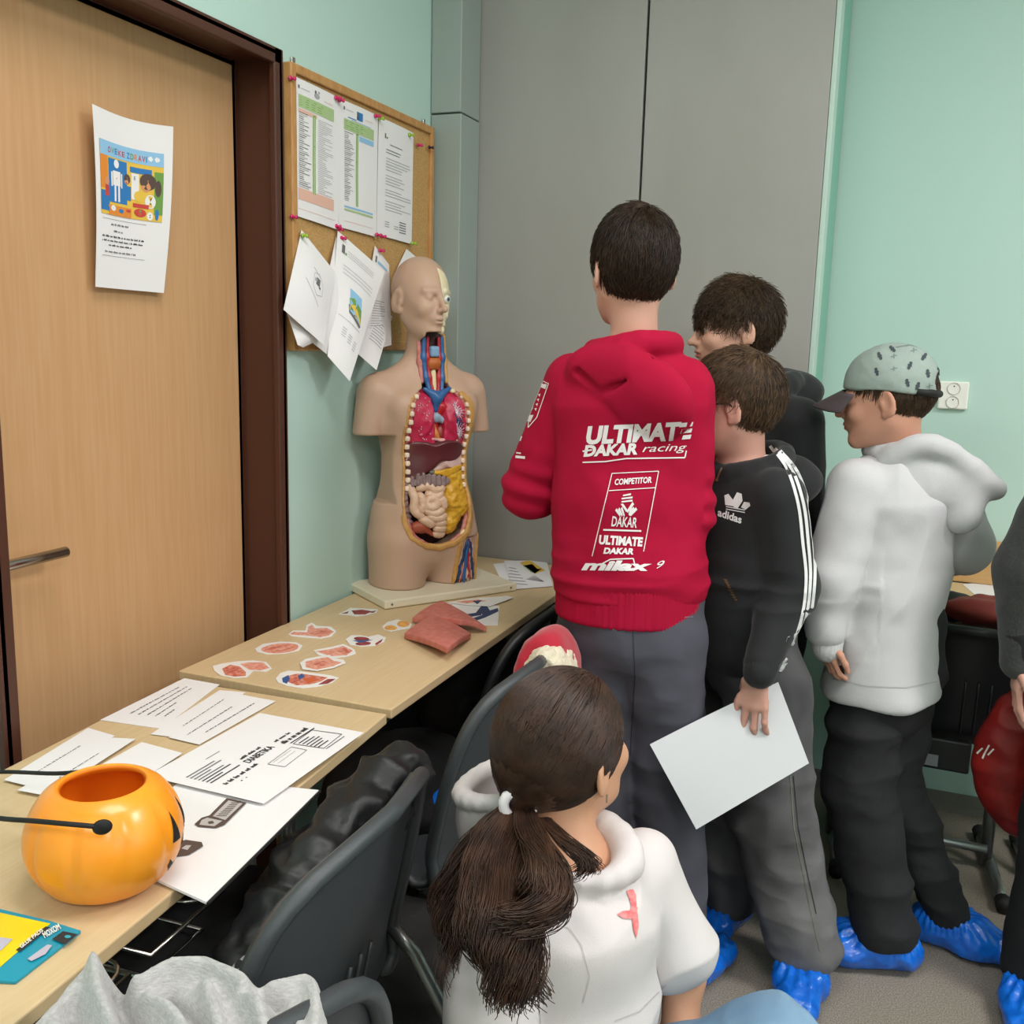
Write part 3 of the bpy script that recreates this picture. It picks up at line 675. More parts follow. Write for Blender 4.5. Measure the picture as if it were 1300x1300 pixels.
def a4m(d):
    # u along the long left side of the sheet (door side, 0 = near), v across towards the desk front
    words(d, .66, .52, .15, .03, 1); words(d, .66, .44, .26, .05, 1)
    words(d, .38, .56, .17, .03, 1); d.text('DIABETIKA', (.36, .47), .24, .065, 1, .02)
    d.line([(.68, .38), (.90, .40), (.92, .14), (.70, .12), (.68, .38)], .006, 1, .1)
    for i in range(6): d.rect(.70, .34-.035*i, .78+.11*random.random(), .352-.035*i, 1)
    d.rect(.68, .40, .93, .412, 1); d.rect(.7, .095, .9, .103, 1)
    d.line([(.39, .34), (.64, .36), (.64, .22), (.40, .20), (.39, .34)], .005, 0, .1); d.line([(.42, .32), (.6, .33)], .003, 0, .1); d.line([(.42, .28), (.6, .29)], .003, 0, .1)
    for i in range(7): d.rect(.07, .72-.035*i, .20+.14*random.random(), .732-.035*i, 1 if i > 3 else 0)
    words(d, .09, .40, .28, .035, 1); d.rect(.16, .34, .17, .35, 1); d.rect(.2, .34, .21, .35, 1); d.rect(.3, .80, .42, .806, 0)
z = DZ2+.012
ob = desk_sheet('coated_board', 'large white laminated board with black edge, beside the pumpkin bucket', [(115, 1078), (238, 985), (405, 1003), (262, 1145)], DZ2+.006, None, m_=PAPERB, th=.0035, cat='board')
c = [P(*p, z=DZ2+.006) for p in [(115, 1078), (238, 985), (405, 1003), (262, 1145)]]
w = B(); w.tube([c[1]+[0, 0, -.002], c[2]+[0.002, 0, -.002], c[3]+[.002, 0, -.002]], .0022, 6); e = w.build('black_edge', BLACK, None); e.parent = ob; e.location = -ob.location
dec = Decal(lambda px, py: tuple(P(px, py, z=DZ2+.0078)-np.array(ob.location)))
dec.poly([(247, 1046), (256, 1038), (266, 1035), (288, 1013), (313, 1019), (285, 1047), (274, 1051), (252, 1049)], 0, 1)
dec2 = Decal(lambda px, py: tuple(P(px, py, z=DZ2+.0082)-np.array(ob.location)))
dec2.poly([(270, 1036), (290, 1016), (308, 1020), (286, 1041)], 1, 1); dec4 = Decal(lambda px, py: tuple(P(px, py, z=DZ2+.0082)-np.array(ob.location))); dec4.poly([(256, 1041), (263, 1038), (282, 1042), (272, 1049), (253, 1047)], 1, 1)
dec3 = Decal(lambda px, py: tuple(P(px, py, z=DZ2+.0086)-np.array(ob.location)))
for i in range(9): dec3.rect(275+2.6*i, 1035-2.3*i, 288+2.2*i, 1035.9-2.3*i, 0)
dec3.poly([(264, 1043), (270, 1042), (272, 1045), (265, 1046)], 0); pass
dec.poly([(212, 1085), (222, 1070), (236, 1066), (256, 1069), (258, 1074), (240, 1085), (225, 1087)], 0, 1)
dec5 = Decal(lambda px, py: tuple(P(px, py, z=DZ2+.0082)-np.array(ob.location))); dec5.poly([(230, 1077), (236, 1073), (243, 1073), (238, 1079)], 1)
for dd, nm in ((dec, 'printed_label'), (dec2, 'printed_label_panel'), (dec4, 'printed_label_tab'), (dec5, 'printed_label_star'), (dec3, 'printed_label_text')): dd.build(nm, [PBRN, mat('flat_grey_'+nm, '#b9b2ae', .6)], ob)
desk_sheet('printed_sheet', 'white A4 sheet with printed text boxes, overlapping the laminated board', A4c, z, a4m)
# glue pads packet
pk = thing('glue_pad_packet', 'yellow and teal packet lettered GLUE PADS, lying on the near desk', 'packet', tuple(P(40, 1200, z=DZ2)))
def pkp(pts, z0, h, m_, nm): B().prism([P(*p, z=z0)-np.array(pk.location) for p in pts], (0, 0, h)).build(nm, m_, pk, bevel=.0008)
pkp([(-60, 1240), (0, 1249), (20, 1250), (103, 1185), (62, 1172), (-60, 1143)][::-1], DZ2+.0004, .004, mat('packet_teal', '#1893ad', .35), 'card')
pkp([(-60, 1230), (-1, 1229), (64, 1173), (-60, 1146)][::-1], DZ2+.0046, .0008, mat('packet_yellow', '#ecce12', .35), 'yellow_face')
dk = Decal(lambda px, py: tuple(P(px, py, z=DZ2+.0062)-np.array(pk.location)))
dk.poly([(20, 1206), (58, 1176), (64, 1177), (26, 1208)], 0); dk.poly([(66, 1192), (80, 1182), (99, 1186), (83, 1199)], 0)
dk.poly([(-5, 1205), (-5, 1189), (16, 1192), (1, 1207)], 2)
dk2 = Decal(lambda px, py: tuple(P(px, py, z=DZ2+.0066)-np.array(pk.location)))
dk2.text('GLUE PADS', (27, 1204), 36, -5, 1, .03, rot=R_(-38)); dk2.text('MOXOM', (57, 1191), 24, -8, 1, .03, rot=R_(-30)); dk2.poly([(35, 1217), (60, 1199), (66, 1200), (58, 1211), (40, 1220)], 2)
dk2.ell((86, 1189), 4, 2, 3)
PKM = [INKD, WPL, mat('packet_silver', '#b9b4c4', .4), mat('packet_teal_dot', '#2aa3b8', .4)]
dk.build('black_panel', PKM, pk); dk2.build('lettering', PKM, pk)

# pumpkin bucket
PU = mat('orange_translucent_plastic', '#f7941a', .32, sss=.25, coat=.2, col2='#fba32c', scale=8)
PUI = mat('orange_inner', '#f08010', .5)
pcx, pcy = .464, .893; pb = thing('pumpkin_bucket', 'orange pumpkin-shaped plastic bucket with black handle on the near desk', 'bucket', (pcx, pcy, DZ2+.001)); pb.scale = (.865, .865, .90)
rib = lambda a, z: 1-.035*math.exp(-((((a+.26) % (math.pi/5))-math.pi/10)**2)/.0035)*min(1, z/.03)*min(1, max(0, (.152-z)/.03))
prof = bez([(.0, .0), (.05, .001), (.082, .012), (.105, .045), (.111, .078), (.104, .11), (.086, .138), (.066, .151), (.06, .1505)], 5)
prof = [(q[0], q[1]) for q in prof]; inner = [(.057, .147), (.075, .134), (.095, .108), (.1, .07), (.09, .03), (.05, .012), (.0, .012)]
v, f = lathe(prof, 96, squash=lambda a, z: rib(a, z) if .0 < z < .146 else 1); mk('bucket_body', v, f, PU, pb)
v, f = lathe([(.06, .1505)]+inner, 64); mk('bucket_lining', v, f, PUI, pb)
# face: eye and mouth openings seen from the side (facing right)
def onb(ang, z, out=.0008):
    zz = [q[1] for q in prof]; i = max(i for i in range(len(zz)) if zz[i] <= z); i = min(i, len(zz)-2); t_ = (z-zz[i])/(zz[i+1]-zz[i]+1e-9); r = prof[i][0]+(prof[i+1][0]-prof[i][0])*t_
    r = r*rib(ang, z)+out; return (r*math.cos(ang), r*math.sin(ang), z)
fa = R_(27)
for pts, nm in (([(-.32, .075), (-.12, .072), (-.24, .118)], 'eye'), ([(.12, .075), (.32, .072), (.24, .118)], 'eye'), ([(-.05, .055), (.05, .055), (0, .075)], 'nose')):
    dd = Decal(lambda a, z: onb(fa+a, z)); p3 = pts; V = []; n = 7
    for i in range(n+1):
        for j in range(n+1-i): u = i/n; v_ = j/n; V.append(tuple(np.array(p3[0])*(1-u-v_)+np.array(p3[1])*u+np.array(p3[2])*v_))
    idx = {}; k = 0
    for i in range(n+1):
        for j in range(n+1-i): idx[i, j] = k; k += 1
    F = [(idx[i, j], idx[i+1, j], idx[i, j+1]) for i in range(n) for j in range(n-i)]+[(idx[i+1, j], idx[i+1, j+1], idx[i, j+1]) for i in range(n) for j in range(n-1-i)]
    dd.raw(V, F); dd.build(nm, BLACK, pb)
dd = Decal(lambda a, z: onb(fa+a, z)); dd.line([(-.34+.68*k/12, .045-.022*math.sin(math.pi*k/12)) for k in range(13)], .012, 0, .04); dd.build('mouth', BLACK, pb)
hy = .112
hA = -R_(64); ha = np.array(onb(hA, hy, .003)); hb = np.array(onb(hA+math.pi, hy, .003))
# handle folded down to the left; measured against the photo
def Q(px, py, y): return (P(px, py, y=y)-np.array(pb.location))/np.array([.865, .865, .90])
pA = Q(130, 1050, pcy-.098); pB = Q(128, 982, pcy+.058)
w = B(); loop = bez([pA, Q(85, 1046, pcy-.118), Q(40, 1042, pcy-.122), Q(0, 1039, pcy-.115), Q(-60, 1030, pcy-.07), Q(-100, 1005, pcy+.01), Q(-60, 985, pcy+.07), Q(0, 980, pcy+.08), Q(70, 982, pcy+.06), Q(116, 979, pcy+.052), pB], 6)
w.tube(loop, .0034, 8); w.build('handle', BLACK, pb, smooth=True)
v, f = lathe([(0, .003), (.009, .0028), (.0125, 0), (.009, -.002), (0, -.002)], 20); dA = nrm(pA*[1, 1, 0]); Rm = frame(dA)
mk('handle_button', [pA+Rm@np.array([x, z, y*.85]) for x, y, z in v], f, BLACK, pb)
w = B().tube([pB+[0, 0, -.002], pB+[.0, .006, -.002]], .0045, 10); w.build('handle_button', BLACK, pb, smooth=True)

# anatomy cut-outs on the far desk
RED1 = mat('organ_print_red', '#b8483c', .5, col2='#e39a83', scale=90, detail=4); RED2 = mat('organ_print_dark', '#6d2226', .5, col2='#a8484a', scale=70)
PNK = mat('organ_print_pink', '#d97f6a', .5, col2='#eab19b', scale=110, detail=5); ORG = mat('organ_print_yellow', '#e0913c', .5, col2='#efc06a', scale=60)
BLU = mat('organ_print_blue', '#33558f', .5); NAVY = mat('organ_print_navy', '#2c3d63', .5); LIG = mat('white_laminate', '#efece8', .3)
def cutout(label, outline, inner, z=DZ1, k=0):
    zz = z+.0006+.0016*k; c = np.mean([P(*p, z=zz) for p in outline], 0)
    ob = B().prism([P(*p, z=zz)-c for p in outline][::-1], (0, 0, .0012)).build('organ_cutout', LIG, None); ob.location = c; tag(ob, label, 'organ picture')
    for i, (pts, m_, nm) in enumerate(inner):
        B().prism([P(*p, z=zz+.0013+.0001*i)-c for p in pts][::-1], (0, 0, .00015)).build(nm, m_, ob)
    return ob
def oval(cx, cy, rx, ry, a=0, n=16, wob=0):
    return [(cx+math.cos(t)*rx*(1+wob*math.sin(3*t+cx))*math.cos(a)-math.sin(t)*ry*math.sin(a), cy+math.cos(t)*rx*math.sin(a)+math.sin(t)*ry*math.cos(a)) for t in [2*math.pi*k/n for k in range(n)]]
cutout('stomach cut-out with a curled tube, near the teal wall', [(366, 806), (372, 801), (388, 801), (389, 794), (396, 791), (402, 795), (420, 796), (427, 802), (421, 808), (408, 811), (390, 810), (370, 808)],
       [([(368, 805), (373, 802), (390, 803), (391, 796), (396, 793), (400, 798), (414, 797), (424, 802), (417, 807), (406, 809), (392, 807), (374, 806)], PNK, 'organ_picture'), ([(392, 804), (402, 801), (412, 800), (420, 802), (412, 805), (400, 806)], RED1, 'organ_shading')])
cutout('oval wrinkled brain cut-out near the door frame', [(324, 824), (334, 818), (356, 815), (376, 816), (384, 820), (380, 826), (362, 830), (338, 831), (326, 828)], [(oval(356, 823, 24, 6.2, -.08, wob=.04), PNK, 'organ_picture'), ([(334, 826), (350, 820), (372, 818), (352, 823)], RED1, 'organ_shading'), ([(340, 828), (356, 825), (376, 821), (358, 827)], RED1, 'organ_shading')])
cutout('two-lobed lung cut-out at the left corner of the far desk', [(270, 846), (282, 843), (302, 840), (322, 839), (338, 841), (345, 849), (338, 853), (322, 852), (314, 860), (296, 861), (280, 858), (272, 852)],
       [([(282, 849), (292, 844), (304, 846), (312, 853), (312, 858), (298, 859), (286, 857)], RED1, 'organ_picture'), ([(305, 843), (316, 841), (334, 841), (342, 848), (330, 851), (316, 850)], PNK, 'organ_picture')])
cutout('upper liver-shaped half of the bowel cut-out pair', [(398, 826), (420, 822), (436, 818), (450, 825), (452, 830), (440, 834), (420, 836), (404, 832)], [([(401, 827), (420, 824), (436, 820), (448, 826), (440, 832), (420, 833)], PNK, 'organ_picture'), ([(428, 826), (438, 822), (445, 828), (436, 831)], RED1, 'organ_shading')])
cutout('lower bowel cut-out covered in small loops, in front of its pair', [(381, 842), (388, 837), (405, 834), (418, 832), (424, 836), (436, 838), (439, 842), (424, 848), (402, 852), (384, 850)], [([(388, 840), (404, 836), (416, 834), (424, 839), (434, 841), (422, 846), (402, 850), (388, 847)], PNK, 'organ_picture'), ([(398, 843), (410, 839), (420, 842), (408, 847)], RED1, 'organ_shading')], k=1)
cutout('heart cut-out with blue vessels, nearest the front edge of the far desk', [(350, 862), (356, 855), (366, 852), (382, 853), (398, 855), (420, 858), (430, 861), (422, 867), (404, 872), (384, 874), (364, 871), (353, 867)],
       [([(366, 858), (378, 855), (396, 857), (416, 860), (408, 865), (394, 869), (376, 870), (366, 866)], RED1, 'organ_picture'), ([(358, 861), (366, 857), (368, 862), (364, 868), (359, 866)], BLU, 'blue_vessels'), ([(378, 858), (384, 855), (387, 859), (380, 863)], BLU, 'blue_vessels'), ([(404, 869), (416, 862), (426, 862), (416, 868)], RED2, 'organ_shading'), ([(384, 862), (396, 859), (404, 863), (392, 868)], mat('organ_print_orange', '#cf6238', .5), 'organ_shading')])
cutout('kidney pair cut-out on a white card, middle of the far desk', [(439, 812), (446, 807), (458, 807), (468, 809), (480, 806), (490, 810), (488, 815), (476, 820), (458, 821), (444, 819)],
       [(oval(459, 811, 10, 2.6, .05), RED2, 'organ_picture'), (oval(461, 817, 10, 2.4, -.05), RED2, 'organ_picture'), ([(447, 813), (458, 813), (474, 812), (458, 816)], BLU, 'blue_vessels'), ([(476, 817), (486, 811), (484, 815), (478, 819)], RED2, 'organ_shading')])
cutout('yellow-orange fat tissue cut-out beside the pink chest plates', [(485, 796), (492, 790), (504, 787), (516, 789), (523, 793), (520, 798), (508, 800), (496, 802), (488, 800)], [(oval(512, 792, 8, 4), ORG, 'organ_picture'), (oval(496, 797, 8, 3), ORG, 'organ_picture')])
cutout('dark red liver cut-out in front of the torso base', [(430, 780), (440, 775), (445, 772), (462, 773), (480, 774), (478, 778), (466, 781), (452, 783), (440, 781)], [([(446, 775), (460, 774), (472, 776), (464, 780), (450, 780)], RED2, 'organ_picture'), ([(433, 779), (443, 776), (441, 779)], RED2, 'organ_picture'), ([(466, 777), (478, 775), (474, 778)], RED2, 'organ_picture')])
cutout('blue and white skeleton hand cut-out behind the pink plates', [(545, 772), (560, 766), (584, 765), (612, 766), (634, 770), (632, 794), (605, 794), (580, 786)],
       [([(584, 781), (604, 778), (612, 768), (616, 768), (611, 781), (590, 784)], NAVY, 'organ_picture'), ([(612, 768), (616, 766), (622, 775), (632, 772), (633, 776), (616, 784), (598, 790), (594, 787), (612, 781)], NAVY, 'organ_picture'), ([(558, 769), (574, 767), (572, 770), (560, 771)], PNK, 'organ_picture')])
cutout('tan-backed cut-out leaning by the torso base', [(570, 765), (600, 760), (644, 757), (652, 759), (622, 770), (590, 768)], [([(578, 764), (606, 761), (618, 763), (592, 766)], PNK, 'organ_picture'), ([(600, 763), (612, 762), (606, 767)], NAVY, 'organ_picture')], k=2)
# removed pink chest plates (arched, thick)
FELT = mat('pink_plate', '#c06a5e', .6, col2='#cb7c6e', scale=60, bump=.5, bscale=500)
for nm, lab, c4, hh, zb in (('chest_plate', 'pink arched chest muscle plate lying in front, nearer the desk edge', [(513, 806), (550, 792), (598, 806), (568, 836)], .026, .006), ('chest_plate', 'pink arched muscle plate lying behind the other, toward the skeleton cut-out', [(523, 786), (560, 775), (618, 798), (585, 801)], .03, .008)):
    c = [P(*p, z=DZ1+zb+.004) for p in c4]; o0 = np.mean(c, 0); n = 16; V = []
    for side in (0, 1):
        for j in range(n+1):
            for i in range(n+1):
                u = i/n; v_ = j/n; p = (c[0]*(1-u)+c[1]*u)*(1-v_)+(c[3]*(1-u)+c[2]*u)*v_
                h = hh*math.sin(math.pi*(.08+.84*(u*.5+v_*.5)))*1.0-(.014*side)-hh*.25; V.append(p+[0, 0, h+.004]-o0)
    K = (n+1)**2; F = []
    for j in range(n):
        for i in range(n): a = j*(n+1)+i; F += [(a, a+1, a+n+2, a+n+1), (K+a, K+a+n+1, K+a+n+2, K+a+1)]
    for i in range(n):
        a = i; F.append((a, K+a, K+a+1, a+1)); a = n*(n+1)+i; F.append((a, a+1, K+a+1, K+a)); a = i*(n+1); F.append((a, a+n+1, K+a+n+1, K+a)); a = i*(n+1)+n; F.append((a, K+a, K+a+n+1, a+n+1))
    ob = mk(nm, V, F, FELT, None); ob.location = o0; tag(ob, lab, 'model piece')
    b = ob.modifiers.new('bevel', 'BEVEL'); b.width = .002; b.segments = 2; b.limit_method = 'ANGLE'; b.angle_limit = R_(50)
# leaflets behind the torso
ob = desk_sheet('leaflet', 'white leaflet with a small yellow picture, behind the torso on the far desk', [(640, 712), (694, 711), (702, 744), (652, 748)], DZ1+.003, None)
cc = np.array(ob.location); d = Decal(lambda px, py: tuple(P(px, py, z=DZ1+.0042)-cc)); d.poly([(660, 714), (672, 711), (692, 724), (679, 728)], 1); d.poly([(664, 718), (676, 716), (684, 724), (676, 727)], 3); d.poly([(672, 722), (688, 722), (679, 728)], 4)
for i in range(6): d.line([(646, 720+4*i), (655+3*i, 722+4*i)], .8, 0, 5); d.line([(668+2*i, 735-1*i), (690, 738+0*i)], .5, 0, 5)
d.build('printed_picture', [INKL, PYEL, PRED, PGRND, PBRN], ob)
desk_sheet('leaflet', 'plain white leaflet under the one with the yellow picture', [(626, 716), (655, 713), (676, 742), (640, 745)], DZ1+.001, None)

# ================================================================== heads and hands (signed distance)
def head(s, c, fwd, up=(0, 0, 1), sc=1.0, ears=True, eyes='open', nose=1.0, k0=.02):
    """adds a head to field s; returns local->world mapping"""
    c = np.array(c, float); R = frame(fwd, up)
    def W(x, y, z): return c+R@(np.array([x, y, z])*sc)
    def el(x, y, z, rx, ry, rz, k=.01, op='+', rot=None):
        Q = R if rot is None else R@rot; s.ell(W(x, y, z), np.array([rx, ry, rz])*sc, Q, k*sc, op)
    el(0, -.014, .028, .073, .092, .083, .03)
    el(0, .024, -.02, .062, .064, .078, .03)
    el(0, .032, -.062, .047, .048, .040, .03)
    el(0, .074, -.090, .017, .015, .015, .025)
    for q in (-1, 1):
        s.cap(W(q*.052, -.002, -.045), W(q*.022, .068, -.088), .013*sc, .011*sc, .025*sc)     # jaw line
        el(q*.037, .062, -.022, .022, .022, .020, .02)                                        # cheek
        el(q*.031, .086, .006, .017, .011, .010, .010, '-')                                   # socket
        el(q*.031, .0735, .004, .0125, .0115, .0115, .003)                                     # eyeball / lid
        s.cap(W(q*.014, .083, .021), W(q*.045, .070, .021), .0065*sc, .005*sc, .014*sc)        # brow
        if ears:
            rt = np.array([[math.cos(q*.35), -math.sin(q*.35), 0], [math.sin(q*.35), math.cos(q*.35), 0], [0, 0, 1]])
            tilt = np.array([[1, 0, 0], [0, math.cos(.2), math.sin(.2)], [0, -math.sin(.2), math.cos(.2)]])
            el(q*.0785, -.011, -.006, .0065, .0195, .033, .006, '+', rt@tilt)
            el(q*.085, -.0065, .000, .006, .0115, .020, .004, '-', rt@tilt)
            el(q*.076, .000, -.006, .005, .005, .006, .004, '+')
            el(q*.074, -.004, -.031, .0055, .008, .009, .005, '+')
    s.cap(W(0, .084, .012), W(0, .104, -.020), .0065*sc, .0085*sc, .010*sc)
    s.ell(W(0, .108*nose+(1-nose)*.02, -.0235), np.array([.0095, .0105, .009])*sc, R, .006*sc)
    for q in (-1, 1): el(q*.0105, .0955, -.027, .0065, .009, .007, .004)
    for q in (-1, 1): el(q*.006, .100, -.034, .003, .004, .003, .002, '-')
    el(0, .081, -.046, .026, .014, .016, .015)
    el(0, .0935, -.0475, .020, .0075, .0052, .003)
    el(0, .0915, -.0575, .017, .0075, .0058, .003)
    s.fn(lambda p: (lambda q: np.maximum(np.maximum(np.abs(q[:, 2]+.0522)-.0008, np.abs(q[:, 0])-.021), .09-q[:, 1]))(((p-c)@R)/sc)*sc, .002*sc, '-')
    return W, R
def face_mi(c, R, sc, lips=1, eye=2, iris=3):
    c = np.array(c, float)
    def f(p, n):
        q = ((p-c)@R)/sc; m_ = np.zeros(len(p), np.int32)
        m_[(np.abs(q[:, 2]+.0525) < .0095*(1-(q[:, 0]/.024)**2)) & (np.abs(q[:, 0]) < .022) & (q[:, 1] > .088)] = lips
        for s_ in (-1, 1):
            e = ((q[:, 0]-s_*.031)/.0125)**2+((q[:, 2]-.004)/.0052)**2; fr = q[:, 1] > .07
            m_[(e < 1) & fr] = eye; e2 = ((q[:, 0]-s_*.031)/.0052)**2+((q[:, 2]-.004)/.0052)**2; m_[(e2 < 1) & fr & (e < 1)] = iris
        return m_
    return f
def hand(s, wrist, dirn_, palm, sc=1.0, curl=(.25, .4, .4), spread=.08, side=1, thumb=(.9, .3), k=.006, fl=(1, 1, 1, 1)):
    """dirn_: towards the fingertips, palm: palm normal, side: +1 thumb on the right of (dir, palm)"""
    d = nrm(dirn_); p = np.array(palm, float); p = nrm(p-d*(p@d)); x = np.cross(d, p)*side; w = np.array(wrist, float)
    s.ecap(w-d*.012*sc, w+d*.062*sc, (.020*sc, .014*sc), (.034*sc, .0115*sc), x, .012*sc)
    kn = [(.029, .070, .0078, (.040, .025, .020)), (.0095, .076, .0082, (.045, .029, .021)), (-.0095, .073, .0078, (.041, .027, .020)), (-.027, .064, .0068, (.032, .020, .017))]
    for i, (a, b, r, L) in enumerate(kn):
        q = w+x*a*sc+d*b*.92*sc; f = nrm(d+x*(a/.03)*spread); n_ = p; pts = [q-f*.012*sc, q]; ang = 0
        for j in range(3):
            ang += curl[j] if not isinstance(curl[0], (list, tuple)) else curl[i][j]
            q = q+(f*math.cos(ang)+n_*math.sin(ang))*L[j]*sc*fl[i]; pts.append(q)
        s.chain(pts, [r*sc*1.05, r*sc*1.05, r*sc, r*sc*.93, r*sc*.85], .004*sc)
    q = w+x*.020*sc+d*.018*sc; f1 = nrm(x*thumb[0]+d*.75+p*thumb[1]); q1 = q+f1*.036*sc; f2 = nrm(x*thumb[0]*.35+d+p*thumb[1]*1.2); q2_ = q1+f2*.030*sc; q3 = q2_+nrm(d+p*thumb[1])*.024*sc
    s.chain([q, q1, q2_, q3], [.0125*sc, .0098*sc, .0088*sc, .0075*sc], .006*sc)

# ================================================================== anatomical torso model
MSK = mat('mannequin_skin', '#bf9d86', .42, spec=.35, bump=.05, bscale=300)
MBASE = mat('cream_base', '#e3d8bf', .4)
FAT = mat('fat_rim', '#bd8a48', .5, col2='#c99a5a', scale=60); MUS = mat('muscle_rim', '#b4605a', .5, col2='#c9867a', scale=80); BONE = mat('bone_cream', '#e6d3a8', .45); RIBC = mat('rib_ends', '#ead3bd', .5)
LUNG = mat('lung_crimson', '#b01d40', .4, col2='#c22a50', scale=40); LUNGV = mat('lung_vessels', '#d9c3cf', .5); HEARTR = mat('artery_red', '#b3202a', .35); VEIN = mat('vein_blue', '#2f5f96', .35); VEIND = mat('vein_dark_blue', '#233f66', .4)
TRACH = mat('trachea_blue_grey', '#93a9ba', .45); LIVER = mat('liver_brown', '#552228', .3, spec=.6, col2='#5f2a2e', scale=12); STOM = mat('stomach_pink', '#cfa9a2', .4, col2='#d8b8ae', scale=40); OMEN = mat('omentum_yellow', '#c8921e', .4, col2='#d9a62f', scale=40, bump=.6, bscale=90)
COLON = mat('colon_grey', '#75605e', .45, col2='#8a7472', scale=60); INTES = mat('intestine_beige', '#c9a488', .4, col2='#d3b196', scale=50); CAEC = mat('caecum_red', '#9c4a32', .45); THY = mat('thyroid_orange', '#b5622c', .45); DKIN = mat('cavity_dark', '#3a1618', .6)
ang = R_(55.4); lx = np.array([math.cos(ang), math.sin(ang)]); lfv = np.array([math.sin(ang), -math.cos(ang)])
fm = np.array([.285, 2.325]); tc_ = fm-lfv*.118
tz = DZ1+.001
TH = math.atan2(-lfv[0], lfv[1])
SHX, SHY = .012, -.030; xr_ = np.array([lfv[1], -lfv[0]]); to_ = tc_+xr_*SHX+lfv*SHY
tor = thing('anatomical_torso', 'life-size anatomical torso model with open chest and belly, on a cream base', 'anatomical model', (to_[0], to_[1], tz), TH); tor.scale = (.97, 1, 1.045)
B().span((-.211-SHX, -.118-SHY, 0), (.211-SHX, .118-SHY, .022)).build('base_board', MBASE, tor, bevel=.004)
for sx in (-1, 1): B().tube([(sx*.19-SHX, .117-SHY, .011), (sx*.19-SHX, .1195-SHY, .011)], .003, 10).build('base_screw', METAL, tor)
BZ = .022
def tw(z): return np.interp(z, [.10, .115, .14, .18, .23, .28, .33, .40, .47, .495, .515, .56, .63, .70], [.0, .045, .078, .092, .091, .084, .084, .090, .084, .070, .038, .030, .033, .033])
def torso_field(carve=True, inflate=0):
    s = S(); b = BZ
    for q in (-1, 1):
        s.ecap((q*.083, -.005, b-.03), (q*.082, -.005, b+.12), (.076+inflate, .088+inflate), (.080, .095), (1, 0, 0), .012)
        s.cap((q*.118, -.012, b+.505), (q*.055, -.005, b+.545), .045, .040, .05)
        s.cap((q*.148, -.015, b+.495), (q*.168, -.012, b+.40), .050, .044, .03)
        s.ell((q*.07, .055, b+.46), (.06, .035, .05), None, .05)
    s.ecap((0, -.008, b+.12), (0, -.008, b+.19), (.150, .100), (.148, .098), (1, 0, 0), .03)
    s.ecap((0, -.008, b+.19), (0, -.003, b+.30), (.146, .098), (.118, .088), (1, 0, 0), .03)
    s.ecap((0, -.003, b+.30), (0, -.003, b+.42), (.118, .088), (.138, .096), (1, 0, 0), .03)
    s.ecap((0, -.003, b+.42), (0, -.012, b+.49), (.138, .096), (.125, .072), (1, 0, 0), .03)
    s.ell((0, .045, b+.20), (.105, .06, .085), None, .04)
    s.ecap((0, -.018, b+.52), (0, -.004, b+.63), (.056, .052), (.052, .052), (1, 0, 0), .035)
    s.fn(lambda p: (p[:, 2]-b), 0, '-')                              # flat bottom
    s.fn(lambda p: np.maximum(p[:, 2]-(b+.395), .118-np.abs(p[:, 0])*1.0+np.where(p[:, 2] < b+.22, 9, 0)), .003, '-')
    return s
HC = np.array([.010, -.006, BZ+.735]); HF = nrm([-.11, 1, -.02])
full = torso_field(); 
body = torso_field(); Wh, Rh = head(body, HC, HF, (0, 0, 1), .97, True, 'closed')
XS = 1.14
def cav(p):
    zz = p[:, 2]-BZ; w_ = tw(zz)*XS; d = np.abs(p[:, 0])-w_; d = np.where((zz < .10) | (zz > .655), .05, d)*.8
    dep = np.interp(zz, [.1, .3, .45, .52, .62], [.022, .02, .015, .01, .012]); return np.maximum(d, dep-p[:, 1])
body.fn(cav, .002, '-')
def thigh(p): return np.maximum(np.maximum(np.maximum(np.abs(p[:, 0]+.102+.10*(p[:, 2]-BZ-.06))-.043, .05-p[:, 1]), p[:, 2]-(BZ+.125)), -1)
body.fn(thigh, .002, '-')
def skullcut(p):
    q = ((p-HC)@Rh)/.97; return np.maximum(np.maximum(np.maximum(q[:, 0]+.004, .030-q[:, 1]), np.abs(q[:, 2]+.025)-.085), -(q[:, 0]+.2))*.97
body.fn(skullcut, .001, '-')
_b1, _b2 = body.bounds()
solid('body_shell', body, .0033, [MSK], tor, smooth=1, bnd=(_b1, _b2))
class Clip:
    """field clipped to lie under the outer skin"""
    def __init__(s_, f, inset=.004, side=None): s_.f = f; s_.i = inset
    def __call__(s_, p): return np.maximum(s_.f(p), full(p)+s_.i)
def organ(nm, s, m_, inset=.004, res=.003, disp=None, clip=True, label=None, xs=None):
    k_ = np.array([XS if xs is None else xs, 1, 1]); lo_, hi_ = s.bounds(); g_ = lambda p: s(p/k_)
    return solid(nm, s, res, m_, tor, f=Clip(g_, inset) if clip else g_, bnd=(lo_*k_, hi_*k_), disp=disp, label=label)
b = BZ
def sk(p):
    lo = full(p); return lo
# backing of the cavity
s = S(); s.box((0, .02, b+.30), (.108, .03, .20)); pass
def back_f(p): return np.maximum(np.maximum(np.abs(p[:, 0])-tw(p[:, 2]-b)*XS-.004, p[:, 1]-.028), np.maximum(.005-p[:, 1], full(p)+.006))
o, f = mesh_sdf(back_f, (-.135, 0, b+.09), (.135, .05, b+.66), .004)
mk('cavity_wall', o, f, DKIN, tor)
